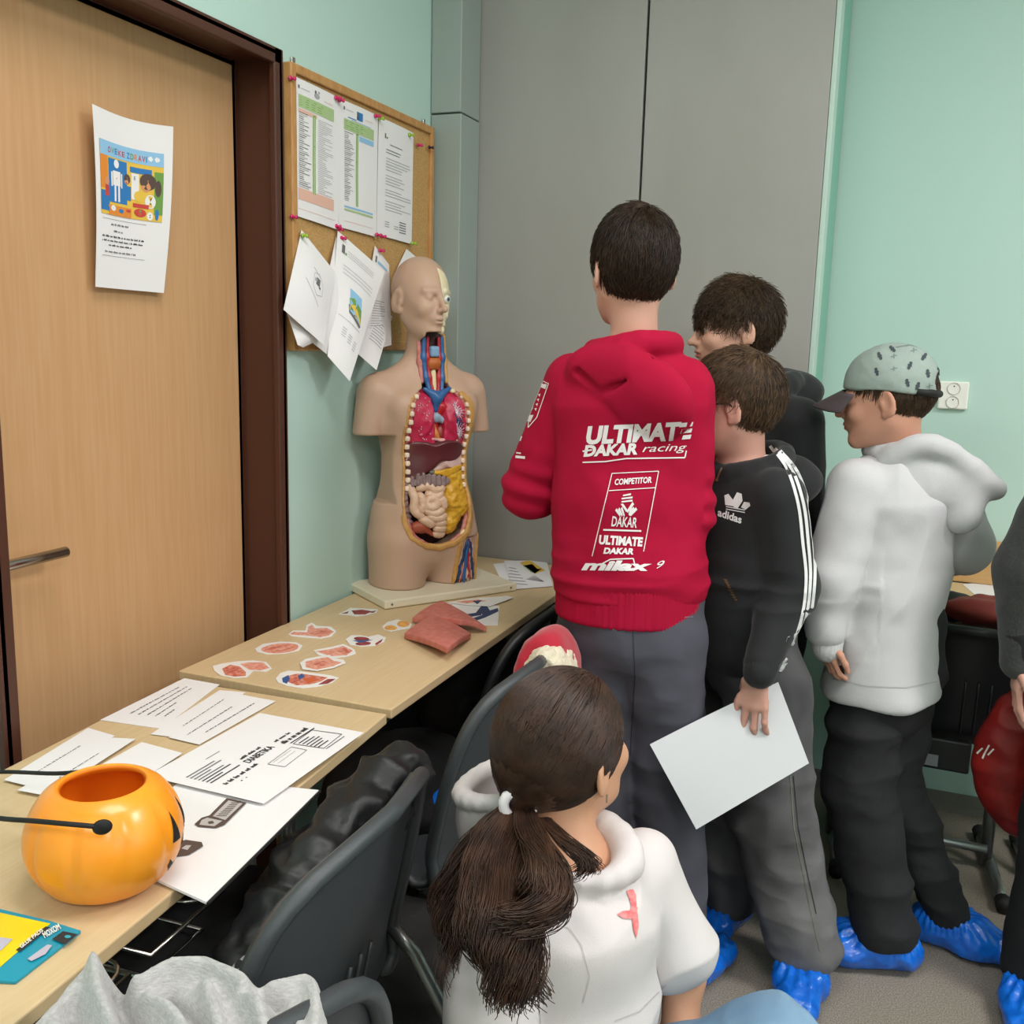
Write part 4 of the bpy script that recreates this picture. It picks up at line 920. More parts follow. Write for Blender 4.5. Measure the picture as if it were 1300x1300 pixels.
# surface depth helper
def ysurf(x, z, inset=0, xs=None):
    y = np.linspace(.16, -.02, 91); d = full(np.stack([np.full(91, x*(XS if xs is None else xs)), y, np.full(91, z)], 1)); i = np.argmax(d < 0); return y[i]-inset
zr = list(np.linspace(.112, .50, 30))
for sgn in (-1, 1):
    path = [(sgn*(tw(z)+.001), ysurf(sgn*tw(z), b+z, .001), b+z) for z in zr]
    organ('fat_rim', S().chain(path, [.0035 if sgn > 0 and z > .2 else (.0085 if sgn < 0 else .0065) for z in zr], .004), FAT, inset=-.0035)
    path2 = [(sgn*(tw(z)-.009), ysurf(sgn*tw(z), b+z, .009), b+z) for z in zr]
    organ('muscle_rim', S().chain(path2, .0062, .004), MUS, inset=0)
    w = S()
    for z in np.linspace(.262, .495, 12): x = sgn*(tw(z)-.0075); w.box((x, ysurf(x, b+z, .004), b+z), (.0058, .0065, .0066), None, .0025, .001)
    organ('rib_ends', w, RIBC, inset=-.002, res=.0025)
organ('fat_rim', S().chain([(-.04, ysurf(-.04, b+.118, .003), b+.114), (0, ysurf(0, b+.11, .003), b+.106), (.04, ysurf(.04, b+.118, .003), b+.114)], .009, .004), FAT, inset=-.004)
# neck
for sgn in (-1, 1):
    organ('neck_vein', S().chain([(sgn*.024, .036, b+.64), (sgn*.026, .038, b+.59), (sgn*.022, .045, b+.54), (sgn*.016, .056, b+.505)], .0062), VEIN, clip=False)
    organ('neck_artery', S().chain([(sgn*.015, .038, b+.64), (sgn*.016, .040, b+.59), (sgn*.013, .046, b+.54), (sgn*.006, .056, b+.50)], .0048), HEARTR, clip=False)
    organ('neck_muscle', S().chain([(sgn*.034, .026, b+.645), (sgn*.034, .034, b+.58), (sgn*.034, .046, b+.53)], .006), FAT if sgn < 0 else MUS, clip=False)
organ('larynx', S().box((0, .044, b+.606), (.012, .010, .014)), mat('larynx_blue', '#7fa3c4', .4), clip=False)
organ('thyroid', S().ell((-.008, .046, b+.575), (.009, .007, .016)).ell((.008, .046, b+.575), (.009, .007, .016)).ell((0, .047, b+.578), (.012, .006, .006)), THY, clip=False, res=.0025)
organ('windpipe', S().cap((0, .038, b+.56), (0, .046, b+.50), .008), BONE, clip=False)
organ('clavicle_end', S().ell((-.046, .058, b+.507), (.010, .008, .007)), BONE, clip=False, res=.0025)
# chest
s = S().ell((.043, .045, b+.45), (.033, .06, .066), None, .004).box((.045, .03, b+.40), (.034, .05, .035)); organ('right_lung', s, LUNG, inset=.010, disp=lambda p, n: .0012*noise(p*90))
s = S().ell((-.044, .045, b+.45), (.034, .06, .066), None, .004).box((-.048, .03, b+.40), (.034, .05, .035)); organ('left_lung', s, LUNG, inset=.010, disp=lambda p, n: .0012*noise(p*90))
def bran(x0, z0, seeds, sg):
    w = B(); random.seed(seeds)
    for i in range(9):
        a = R_(-70+160*i/8) if sg < 0 else R_(180+70-160*i/8); L = random.uniform(.02, .034); pts = []
        for k in range(4): x = x0+math.cos(a+.25*math.sin(k))*L*k/3*(-1 if sg < 0 else -1)*(1 if sg < 0 else 1); z = z0+math.sin(a)*L*k/3; pts.append((x, ysurf(x, b+z, .0095), b+z))
        w.tube(pts, [.0016, .0013, .001, .0007], 6)
        q = pts[2]; w.tube([q, (q[0]+.004, ysurf(q[0]+.004, b+.0+q[2]-b+.006, .0095), q[2]+.006)], [.001, .0006], 5)
    return w
for ar, m_, nm in (((-.042, .455, 3, -1), LUNGV, 'lung_vessels'), ((-.05, .40, 4, -1), LUNGV, 'lung_vessels'), ((-.045, .43, 6, -1), VEIND, 'lung_veins')): o = bran(*ar).build(nm, m_, tor, smooth=True); o.scale = (XS, 1, 1)
w = B()
for i in range(26):
    x = random.uniform(.022, .066); z = random.uniform(.375, .495); y = ysurf(x, b+z, .0085); w.tube([(x, y, b+z), (x+.002, y, b+z+.003)], .0009, 5)
o = w.build('lung_spots', LUNGV, tor); o.scale = (XS, 1, 1)
organ('vena_cava', S().chain([(-.035, .060, b+.513), (-.012, .064, b+.500), (.002, .064, b+.488), (.004, .062, b+.462)], [.006, .008, .011, .010]).chain([(.032, .060, b+.512), (.012, .064, b+.500), (.002, .064, b+.488)], [.006, .008, .011]), VEIN, clip=False)
organ('aorta', S().chain([(-.002, .060, b+.440), (-.012, .066, b+.468), (-.026, .064, b+.462), (-.028, .056, b+.435)], [.009, .010, .010, .008]).chain([(0, .056, b+.44), (0, .060, b+.385)], .006), HEARTR, clip=False)
organ('heart_chamber', S().ell((-.026, .062, b+.448), (.017, .013, .017)).ell((-.045, .058, b+.437), (.012, .010, .010)), mat('heart_red', '#c01f2c', .3, spec=.6), clip=False)
organ('bronchi', S().chain([(.018, .060, b+.438), (.004, .066, b+.444), (-.018, .066, b+.432), (-.038, .062, b+.422)], .0062).ell((.006, .064, b+.438), (.013, .008, .011)), TRACH, clip=False, disp=lambda p, n: .0009*np.sin(p[:, 0]*900))
organ('oesophagus', S().chain([(.010, .060, b+.425), (.006, .066, b+.40), (-.006, .068, b+.378)], .0065), mat('oesophagus_tan', '#c98442', .4), clip=False)
organ('pericardium', S().ell((-.022, .052, b+.400), (.022, .016, .024)), mat('pericardium_red', '#a0443c', .4), clip=False)
organ('diaphragm_rim', S().chain([(tw(.35)-.008, .056, b+.335), (.055, .070, b+.375), (.018, .074, b+.388), (-.01, .075, b+.382), (-.05, .070, b+.382), (-tw(.35)+.010, .054, b+.345)], .0038), mat('diaphragm_pink', '#d8a3a0', .4), inset=-.002)
# belly
organ('liver', S().ell((.042, .045, b+.342), (.056, .060, .048), None, .02).ell((-.024, .052, b+.356), (.052, .055, .032), None, .015).ell((.064, .038, b+.312), (.034, .050, .038), None, .02), LIVER, inset=.004)
organ('gall_bladder', S().ell((.018, .078, b+.302), (.010, .008, .007)), mat('gall_green', '#6b6457', .4), clip=False, res=.0025)
organ('stomach', S().ell((-.040, .048, b+.325), (.042, .042, .022), None, .015).ell((-.062, .045, b+.338), (.026, .038, .024), None, .015).cap((-.01, .065, b+.312), (.012, .068, b+.306), .010, .008), STOM, inset=.007)
organ('stomach_edge', S().chain([(.014, .080, b+.301), (-.02, .086, b+.300), (-.05, .080, b+.306), (-.085, .062, b+.316)], [.006, .008, .008, .006]), OMEN, inset=.004)
hau = lambda fr: (lambda p, n: .0022*np.sin(p[:, 0]*fr+p[:, 2]*fr))
organ('transverse_colon', S().chain([(.080, .066, b+.275), (.050, .082, b+.287), (.02, .090, b+.283), (-.012, .092, b+.280)], [.013, .014, .013, .013]), COLON, inset=.003, disp=lambda p, n: .0022*np.sin(p[:, 0]*420))
organ('ascending_colon', S().chain([(.086, .058, b+.275), (.090, .058, b+.24), (.086, .064, b+.205), (.074, .068, b+.175)], [.011, .012, .011, .009]), COLON, inset=.003, disp=lambda p, n: .002*np.sin(p[:, 2]*420))
organ('caecum', S().ell((.050, .080, b+.163), (.026, .016, .017)).cap((.03, .085, b+.15), (.02, .085, b+.142), .006), CAEC, inset=.004, disp=lambda p, n: .0012*noise(p*160))
coils = [[(.070, .265), (.064, .235), (.068, .21), (.05, .19)], [(.052, .262), (.03, .268), (.01, .255), (-.006, .262)], [(.052, .245), (.045, .225), (.052, .205)], [(.032, .248), (.012, .238), (.0, .25)], [(.035, .232), (.020, .238), (.012, .222), (.028, .212), (.04, .222)], [(.016, .222), (-.002, .232), (-.006, .215)], [(.038, .205), (.018, .198), (.0, .204)], [(.03, .19), (.01, .184), (-.006, .19)], [(.012, .172), (-.006, .172)], [(.012, .158), (-.006, .156)], [(.012, .144), (-.004, .142)], [(.05, .185), (.036, .178), (.026, .17)]]
for i, cpts in enumerate(coils):
    pts = [(x, ysurf(x, b+z, .0125), b+z) for x, z in bez([np.array(q) for q in cpts], 3)] if False else [(q[0], ysurf(q[0], b+q[1], .0135), b+q[1]) for q in bez(cpts, 4)]
    organ('intestine_loop', S().chain(pts, .0095, .006), INTES, clip=False, res=.0028, disp=lambda p, n: .0008*noise(p*220))
s = S(); s.ell((-.05, .045, b+.23), (.046, .060, .068), None, .01).box((-.055, .03, b+.28), (.042, .055, .022)).ell((-.03, .06, b+.165), (.028, .035, .030), None, .02); organ('omentum', s, OMEN, inset=.0045, disp=lambda p, n: .003*noise(p*np.array([70, 40, 110]))+.0015*noise(p*200))
organ('iliac_bone', S().chain([(-.086, .075, b+.155), (-.068, .085, b+.138), (-.055, .088, b+.125)], [.004, .005, .004]), BONE, clip=False)
# dissected thigh (viewer's right)
def cx(z): return -.102-.10*(z-.06)
organ('thigh_muscle', S().box((-.104, .05, b+.062), (.043, .045, .062)), mat('thigh_muscle_pink', '#c98f7c', .5, col2='#e6cdb6', scale=9, stretch=(26, 26, 1.2), lo=.4, hi=.6), inset=.009, xs=1)
for x0, w_, m_, nm in ((.004, .0032, VEIN, 'leg_vein'), (-.016, .0026, VEIND, 'leg_vein'), (.014, .0022, VEIND, 'leg_vein'), (-.004, .0018, HEARTR, 'leg_artery')):
    pts = []
    for k, z in enumerate(np.linspace(.118, .002, 9)): x = cx(z)+x0*(.3+1.9*k/8)+.010*(1-k/8)+.002*math.sin(k*2+x0*300); pts.append((x, ysurf(x, b+z, .0085, 1), b+z))
    organ(nm, S().chain(pts, w_), m_, clip=False, res=.0022, xs=1)
w = B()
for i in range(12):
    x0 = random.uniform(-.027, .027); pts = []
    for k, z in enumerate(np.linspace(random.uniform(.07, .11), .002, 7)): x = cx(z)+x0*(.5+.5*k/6)+.0015*math.sin(k*1.7+i); pts.append((x, ysurf(x, b+z, .0075, 1), b+z))
    w.tube(pts, [.0009]*7, 5, mi=i % 3)
w.build('leg_nerves', [RIBC, RIBC, HEARTR], tor, smooth=True)
for sg in (-1, 1): organ('fat_rim', S().chain([(cx(z)+sg*.043, ysurf(cx(z)+sg*.043, b+z, .001, 1), b+z) for z in np.linspace(.002, .122, 10)], .0042), FAT, inset=-.003, res=.0026, xs=1)
# skull half
s = S(); Rk = Rh
def Wk(x, y, z): return HC+Rh@(np.array([x, y, z])*.97)
s.ell(Wk(0, .005, .025), np.array([.066, .078, .075])*.97, Rh); s.ell(Wk(-.02, .03, -.025), np.array([.036, .050, .030])*.97, Rh, .02)
s.cap(Wk(-.02, .078, .022), Wk(-.052, .052, .018), .006, .006, .008); s.cap(Wk(-.026, .072, -.020), Wk(-.058, .036, -.018), .007, .006, .006); s.cap(Wk(-.052, .052, .014), Wk(-.050, .052, -.016), .0045, .005, .004)
s.ell(Wk(-.012, .068, -.040), np.array([.024, .020, .014])*.97, Rh, .01); s.cap(Wk(-.008, .078, -.076), Wk(-.050, .015, -.055), .0105, .010, .01); s.cap(Wk(-.050, .015, -.055), Wk(-.056, .01, -.01), .009, .007, .01)
s.ell(Wk(-.032, .088, .002), np.array([.016, .024, .015])*.97, Rh, .003, '-'); s.ell(Wk(-.005, .095, -.014), np.array([.008, .020, .013])*.97, Rh, .003, '-')
for i in range(5):
    x = -.004-.0065*i; y = .089-.0015*i*i
    s.box(Wk(x, y-.001, -.0485), (.0028, .004, .0052), Rh, .0015, .001); s.box(Wk(x, y-.002, -.0605), (.0026, .004, .0050), Rh, .0015, .001)
hs = s
def halfk(p): q = ((p-HC)@Rh)/.97; return np.maximum(hs(p), np.maximum(q[:, 0]+.0045, .012-q[:, 1]))
solid('skull_half', s, .0022, mat('skull_bone', '#ded0a6', .45, col2='#e9dfc0', scale=40), tor, f=halfk, bnd=s.bounds())
s = S().ell(Wk(-.031, .070, .003), np.array([.0118]*3)*.97, Rh)
def emi(p, n):
    q = ((p-HC)@Rh)/.97; r = np.hypot(q[:, 0]+.031, q[:, 2]-.003); return np.where((r < .0025) & (q[:, 1] > .075), 2, np.where((r < .0055) & (q[:, 1] > .075), 1, 0))
solid('eyeball', s, .0012, [mat('eye_white', '#e8e6e0', .15), mat('eye_iris', '#5b6e7e', .2), BLACK], tor, mi=emi)

# ================================================================== chairs
def shell_chair(label, back_mid, face, height=.80, hwid=.215, expo=2.6, seat=True, kind='round', col=None):
    """back_mid: world (x, y) under the middle of the backrest; face: direction the sitter looks"""
    f = nrm([face[0], face[1]]); rz = math.atan2(-f[0], f[1]); loc = (back_mid[0]+f[0]*.25, back_mid[1]+f[1]*.25, 0)
    t = thing('shell_chair', label, 'chair', loc, rz); SM = col or SHELL
    path = bez([(.19, .415), (.16, .438), (.02, .432), (-.12, .425), (-.178, .455), (-.20, .54), (-.228, .68), (-.25, height)], 8); NP = len(path); V = []; nu = 20; HW = []
    L = np.linspace(0, 1, NP)
    for k, (y, z) in enumerate(path):
        v = L[k]; hw = hwid*(.93+.07*v)
        if v > .72: hw *= max(0, 1-((v-.72)/.28)**expo)**(1/expo)*.999+.001
        if v < .08: hw *= .85+.15*(v/.08)
        if .42 < v < .56: hw *= 1-.06*math.sin((v-.42)/.14*math.pi)
        HW.append(hw)
        for i in range(nu+1):
            u = -1+2*i/nu; x = u*hw; c = .05*(x/hwid)**2
            lip = -.012*max(0, (v-.93)/.07)**2
            V.append((x, y+(c*min(1, max(0, (v-.45)/.2)))+lip, z+(.018*(x/hwid)**2 if v < .4 else 0)))
    F = [(j*(nu+1)+i, j*(nu+1)+i+1, (j+1)*(nu+1)+i+1, (j+1)*(nu+1)+i) for j in range(NP-1) for i in range(nu)]
    k0 = int(NP*.46)
    V = np.array(V)
    sv, sf = V[:(k0+1)*(nu+1)], [q for q in F if max(q) < (k0+1)*(nu+1)]; bv = V[k0*(nu+1):]; bf = [tuple(i-k0*(nu+1) for i in q) for q in F if min(q) >= k0*(nu+1)]
    for nm, vv, ff in (('seat', sv, sf), ('backrest', bv, bf)):
        o = mk(nm, vv, ff, SM, t); s_ = o.modifiers.new('thickness', 'SOLIDIFY'); s_.thickness = .010; s_.offset = -1
    rim = []
    for j in range(k0, NP): rim.append(V[j*(nu+1)])
    for j in range(NP-1, k0-1, -1): rim.append(V[j*(nu+1)+nu])
    rim = [p+np.array([0, -.007, 0]) for p in rim]
    o = B().tube(rim, [.0125]*len(rim), 10).build('rim', SM, t, smooth=True)
    ribs = B()
    for x in (-.03, 0, .03):
        ribs.tube([(x, np.interp(z, [.46, .54, .68, height], [-.178, -.20, -.228, -.25])-.008, z) for z in np.linspace(.47, .62, 6)], .003, 6)
    ribs.build('back_ribs', SM, t, smooth=True)
    for sx in (-1, 1):
        w = B(); w.tube(bez([(sx*.16, .14, .42), (sx*.19, .20, .30), (sx*.215, .27, .03), (sx*.215, .24, .012)], 5), .012, 10).build('leg', METAL, t, smooth=True)
        w = B(); w.tube(bez([(sx*.16, -.10, .415), (sx*.19, -.17, .28), (sx*.215, -.25, .03), (sx*.215, -.23, .012)], 5), .012, 10).build('leg', METAL, t, smooth=True)
        B().tube([(sx*.215, .24, .012), (sx*.215, -.23, .012)], .011, 10).build('floor_runner', METAL, t, smooth=True)
        B().tube([(sx*.16, .15, .412), (sx*.16, -.12, .408)], .011, 10).build('seat_rail', METAL, t, smooth=True)
    return t
def face_of(a, b):   # backrest runs from a to b, sitter faces the wall side
    d = nrm(np.array(b)-np.array(a)); return np.array([-d[1], d[0]])
ch1 = shell_chair('anthracite shell chair at the near desk with a black padded jacket over its seat', (.768, 1.058), (-1, -.05), .835, .25, expo=3.4)
shell_chair('anthracite shell chair under the far desk, a red fleece-lined jacket over its far end', (.728, 1.72), (-1, .03), .83, .215, expo=3)
shell_chair('black shell chair half hidden under the far desk beside the red hoodie', (.60, 2.18), (-1, .0), .80, .20, col=SHELLD)
shell_chair('grey shell chair at the bottom edge, mostly covered by the light grey hoodie', (.845, .640), (-.84, .40), .82, .225, expo=3.2)
bc = P(1212, 800, y=2.66)
ch = shell_chair('black shell chair at the far desk behind the boy in the cap', (1.60, 2.62), (.03, 1), .765, .225, expo=7, col=SHELLD)
B().span((-.155, -.262, .66), (-.095, -.235, .675)).build('handle_slot', DARK, ch); 
B().span((-.16, -.228, .375), (.0, -.20, .46)).build('lower_panel', SHELLD, ch, bevel=.006)
B().span((-.145, -.232, .385), (-.075, -.226, .415)).build('slot_stand_in', mat('flat_grey', '#8c8f92', .5), ch)  # grey plate standing in for the slot with pale paper behind it

bpy.context.view_layer.update(); mi_ = ch1.matrix_world.inverted()
B().tube([tuple(mi_@Vector(q)) for q in ((.655, 1.295, .50), (.70, 1.297, .46), (.97, 1.30, .03))], .012, 12).build('leg', METAL, ch1, smooth=True)
# ================================================================== loose clothes and bags
PUFF = mat('black_nylon', '#141517', .5, spec=.5, bump=.5, bscale=70); REDJ = mat('red_fleece', '#b0102c', .8, sheen=.3); SHEEP = mat('cream_shearling', '#d6cbb4', .95, bump=1, bscale=260)
GREYH = mat('light_grey_melange', '#b3b2b1', .9, col2='#a19f9d', scale=140, stretch=(1, 1, 5), bump=.3, bscale=500, sheen=.2)
def wr(a, f1, f2, s1=1, seed=3):
    def d(p, n): return a*(1-2*np.abs(noise(p*f1, seed)))*s1+a*.4*noise(p*f2, seed+1)
    return d
s = S(); s.chain([(.676, 1.30, .775), (.662, 1.22, .745), (.652, 1.08, .70), (.650, .97, .66)], [.042, .050, .045, .04], .03).ell((.625, 1.16, .63), (.050, .14, .10), None, .05).ell((.620, 1.02, .58), (.045, .12, .10), None, .05).ell((.59, 1.20, .52), (.06, .10, .08), None, .05)
o = solid('puffer_jacket', s, .0065, [PUFF], None, origin=(.63, 1.12, .43), disp=lambda p, n: .005*np.abs(np.sin((p[:, 2]*.75+p[:, 1]*.55)*40))-.004+.009*(1-2.4*np.abs(noise(p*np.array([16, 16, 26]), 5)))+.004*(1-2.4*np.abs(noise(p*np.array([45, 30, 50]), 6))), smooth=2)
tag(o, 'black quilted padded jacket slumped between the near desk and its chair', 'jacket')
s = S(); s.chain([(.66, .94, .60), (.66, .90, .50), (.66, .86, .44)], [.03, .035, .03], .03)
STR = mat('striped_knit', '#1c1d22', .85, col2='#8f9296', scale=38, wave='Z', detail=0, lo=.45, hi=.55)
o = solid('striped_scarf', S().ell((.685, .885, .60), (.022, .065, .11), None, .02), .006, [STR], None, origin=(.685, .885, .5), disp=wr(.004, 20, 50)); tag(o, 'black and grey striped knit garment hanging beside the near chair shell', 'scarf')
o = solid('dark_cloth', S().ell((.655, .82, .555), (.05, .07, .09), None, .02), .007, [mat('mauve_grey_cloth', '#4f464c', .85)], None, origin=(.67, .84, .46), disp=wr(.006, 16, 40)); tag(o, 'mauve grey cloth bundle below the striped knit on the near chair', 'cloth')
# red jacket with shearling lining over chair end
s = S(); arc = bez([(.775, 1.83, .58), (.775, 1.84, .70), (.76, 1.85, .80), (.735, 1.85, .845), (.70, 1.83, .82), (.685, 1.80, .72)], 4)
for i in range(len(arc)-1): s.ecap(arc[i], arc[i+1], (.055, .014), (.055, .014), (0, 1, 0), .02)
t = thing('red_jacket', 'red jacket with cream shearling lining hung over the chair under the far desk', 'jacket', (.75, 1.84, .6))
solid('outer_shell', s, .006, [REDJ], t, origin=(.75, 1.84, .6), disp=wr(.003, 20, 50))
s = S(); arc2 = bez([(.785, 1.80, .56), (.785, 1.805, .68), (.775, 1.81, .78), (.745, 1.80, .825), (.71, 1.79, .79)], 4)
for i in range(len(arc2)-1): s.ecap(arc2[i], arc2[i+1], (.045, .016), (.045, .016), (0, 1, 0), .02)
solid('shearling_lining', s, .005, [SHEEP], t, origin=(.75, 1.84, .6), disp=lambda p, n: .005*noise(p*90)+.002*noise(p*200))
# blue shoe cover left on a seat
COVB = mat('blue_film', '#0a5cc4', .28, spec=.6, col2='#1471dd', scale=30, bump=1, bscale=60, sss=.05)
o = solid('blue_cover', S().ell((.52, 1.79, .475), (.08, .06, .035), None, .01), .005, [COVB], None, origin=(.52, 1.79, .445), disp=wr(.006, 22, 60)); tag(o, 'dark blue crumpled cover on the seat under the far desk', 'shoe cover')
# light grey hoodie over the nearest chair
def pseg(p, a, b):
    a = np.array(a); b = np.array(b); ab = b-a; t_ = np.clip((p-a)@ab/(ab@ab), 0, 1); return np.linalg.norm(p-a-t_[:, None]*ab, axis=1)
def G2(pts): return [P(x, y, z=.82)[:2] for x, y in pts]
OUT = G2([(10, 1320), (58, 1268), (114, 1207), (124, 1206), (150, 1226), (176, 1236), (215, 1219), (265, 1217), (310, 1232), (348, 1238), (392, 1231), (408, 1240), (414, 1270), (418, 1345), (430, 1460), (-60, 1480)])
RDG = [(G2(a), w_, h_) for a, w_, h_ in (([(118, 1210), (122, 1255), (140, 1300), (165, 1380)], .010, .022), ([(118, 1210), (70, 1268), (10, 1330)], .010, .010), ([(172, 1240), (215, 1226), (262, 1226), (305, 1248), (332, 1290), (345, 1360)], .011, .024), ([(185, 1262), (214, 1280), (238, 1310), (250, 1380)], .009, .018),
    ([(262, 1245), (270, 1280), (290, 1330)], .008, .013), ([(348, 1245), (395, 1238), (406, 1262), (402, 1300), (395, 1360)], .012, .016), ([(345, 1272), (372, 1290), (380, 1340)], .010, .012), ([(60, 1300), (100, 1320), (130, 1370)], .012, .016))]
VAL = [(G2(a), w_, h_) for a, w_, h_ in (([(150, 1240), (160, 1275), (190, 1330)], .009, .022), ([(210, 1250), (245, 1285), (268, 1340)], .007, .016), ([(318, 1262), (350, 1262), (362, 1300), (360, 1360)], .007, .016), ([(88, 1262), (95, 1300)], .008, .012))]
OUTA = np.array(OUT)
def cloth_h(q):
    d = np.full(len(q), 9.); ins = np.zeros(len(q), bool); n_ = len(OUTA)
    for i in range(n_):
        a, b_ = OUTA[i], OUTA[(i+1) % n_]; d = np.minimum(d, pseg(q, a, b_)); c_ = ((a[1] > q[:, 1]) != (b_[1] > q[:, 1])) & (q[:, 0] < (b_[0]-a[0])*(q[:, 1]-a[1])/(b_[1]-a[1]+1e-12)+a[0]); ins ^= c_
    d = np.where(ins, d, -d); h = np.full(len(q), .812)
    rid = np.zeros(len(q)); 
    for L_, w_, hh in RDG:
        e = np.min([pseg(q, L_[i], L_[i+1]) for i in range(len(L_)-1)], 0); rid = np.maximum(rid, hh*np.exp(-(e/w_)**2))
    for L_, w_, hh in VAL:
        e = np.min([pseg(q, L_[i], L_[i+1]) for i in range(len(L_)-1)], 0); h = h-hh*np.exp(-(e/w_)**2)
    p3 = np.stack([q[:, 0], q[:, 1], 0*q[:, 0]], 1)
    h = h+rid+.006*noise(p3*14, 9)+.003*noise(p3*32, 4)
    e = np.clip(1-d/.016, 0, 1); return h-.020*e**3-np.clip(-d, 0, 1)*6, d
def clf(p):
    h, d = cloth_h(p[:, :2]); return np.maximum(np.maximum((p[:, 2]-h)*.55, (h-.13-p[:, 2])*.5), (-d-.004)*.8)
lo = np.array([OUTA[:, 0].min()-.01, OUTA[:, 1].min()-.01, .58]); hi = np.array([OUTA[:, 0].max()+.01, OUTA[:, 1].max()+.01, .862])
o = solid('grey_hoodie', None, .0036, [GREYH], None, origin=(.75, .62, .66), f=clf, bnd=(lo, hi), smooth=3); tag(o, 'light grey melange hoodie heaped over the nearest chair at the bottom left', 'hoodie')
BCO = mat('dark_fill_coat', '#0e0e10', .8, bump=.4, bscale=120)  # coat and bag masses added to blacken the shade under the desks
for c_, r_, ll in (((.47, 1.02, .54), (.15, .22, .11), 'black coat added on the padded jacket chair seat to darken beneath the near desk'), ((.40, 1.83, .44), (.17, .20, .12), 'black coat shape added to darken under the far desk before the second chair'), ((.30, 1.30, .22), (.13, .24, .20), 'black bag shape added to darken the space beneath the near desk'), ((.36, 2.35, .42), (.16, .22, .22), 'black coat shape added to darken the space under the torso')):
    o = solid('dark_fill_coat' if 'coat' in ll else 'dark_fill_bag', S().ell(c_, r_, None, .02).ell((c_[0]-.05, c_[1]+.08, c_[2]-.06), (r_[0]*.8, r_[1]*.8, r_[2]*.8), None, .05), .010, [BCO], None, origin=(c_[0], c_[1], c_[2]-r_[2]), disp=wr(.012, 12, 30)); tag(o, ll, 'coat' if 'coat' in ll else 'bag')
# backpack under the desks, red padded jacket and things at the far desk
s = S().box((.62, 1.50, .20), (.11, .15, .20), None, .06).box((.735, 1.50, .14), (.04, .11, .11), None, .035, .02)
t = thing('backpack', 'dark grey backpack standing on the floor between the two left chairs', 'backpack', (.62, 1.5, 0))
BPK = mat('backpack_nylon', '#1b1a19', .8, bump=.4, bscale=300)
solid('bag_body', s, .007, [BPK], t, origin=(.62, 1.5, 0), disp=wr(.005, 14, 40)); B().tube(bez([(.14, -.09, .22), (.155, 0, .25), (.14, .09, .22)], 6), .006, 6).build('strap', BLACK, t); B().box((.155, .0, .18), (.012, .04, .03)).build('buckle', SHELLD, t, bevel=.004)
REDP = mat('red_nylon', '#7d1a18', .45, spec=.4, bump=.4, bscale=60, col2='#8f201c', scale=20)
rj = P(1268, 960, y=2.50); s = S(); s.ell((rj[0]+.03, 2.50, rj[2]), (.085, .05, .16), None, .02).ell((rj[0]+.06, 2.50, rj[2]+.14), (.045, .04, .10), None, .04).ell((rj[0]+.06, 2.50, rj[2]-.13), (.05, .04, .06), None, .03)
t = thing('red_padded_jacket', 'dark red padded jacket hanging low beside the right-hand person', 'jacket', (rj[0]+.03, 2.5, rj[2]-.18))
o, bv = solid('quilted_body', s, .0055, [REDP], t, origin=(rj[0]+.03, 2.5, rj[2]-.18), disp=lambda p, n: .003*np.abs(np.sin((p[:, 2]+.15*p[:, 0])*42))-.002+.005*(1-2*np.abs(noise(p*18))), bvh=True)
d = Decal(bvh_surf(bv, (0, 2.4, 0), (1, 0, 0), (0, 0, 1), (0, -1, 0), origin=(rj[0]+.03, 2.5, rj[2]-.18)))
l0 = P(1249, 958, y=2.45)
for dx, dz, L in ((-.012, -.012, .02), (0, -.018, .04), (.010, -.006, .022)): d.line([(l0[0]+dx, l0[2]+dz), (l0[0]+dx+.010, l0[2]+dz+L)], .0035, 0, .005)
d.build('white_logo', WPL, t)
s = S().ell((1.60, 2.72, .79), (.10, .06, .03), None, .03).ell((1.66, 2.74, .795), (.08, .05, .035), None, .03)
o = solid('red_scarf', s, .006, [mat('rust_cloth', '#7a2a1e', .7)], None, origin=(1.64, 2.73, .77), disp=wr(.008, 18, 40)); tag(o, 'rust red cloth lying on the far desk edge above the black chair', 'cloth')
o = solid('black_cloth', S().ell((1.53, 2.76, .785), (.055, .06, .035), None, .02), .006, [BLACK], None, origin=(1.53, 2.76, .77), disp=wr(.006, 18, 40)); tag(o, 'black cloth on the far desk edge beside the white hoodie', 'cloth')

# ================================================================== people
def cam_surf(bvh, origin, dist=2.2, off=.0018):
    g = np.array(origin, float)
    def f(px, py):
        r = CR*(px-650)/FPX-CU*(py-650)/FPX+CF; L = np.linalg.norm(r); r = r/L
        h = bvh.ray_cast(Vector(CAM), Vector(r))
        k_ = 0
        while h[0] is None and k_ < 16:
            k_ += 1; px2 = px+(1 if k_ % 2 else -1)*(k_//2+1)*1.5; r = CR*(px2-650)/FPX-CU*(py-650)/FPX+CF; r = r/np.linalg.norm(r); h = bvh.ray_cast(Vector(CAM), Vector(r))
        if h[0] is None:
            q = bvh.find_nearest(Vector(CAM+r*dist)); p, n = np.array(q[0]), np.array(q[1])
        else: p, n = np.array(h[0]), np.array(h[1])
        if n@r > 0: n = -n
        return tuple(p+nrm(n-r*.6)*off-g)
    return f
def folds(a, seed=1, fx=(9, 9, 5), f2=26, ax=None):
    def d(p, n): return a*(1-2.2*np.abs(noise(p*np.array(fx), seed)))+a*.6*(.4-np.abs(noise(p*np.array(fx)*2.3, seed+7)))+a*.35*noise(p*f2, seed+3)
    return d
HAIRN = {}
def hair_mat(name, c1, c2, rough=.42):
    M = mat(name, c1, rough, col2=c2, scale=70, detail=3, lo=.3, hi=.75, spec=.35); return M
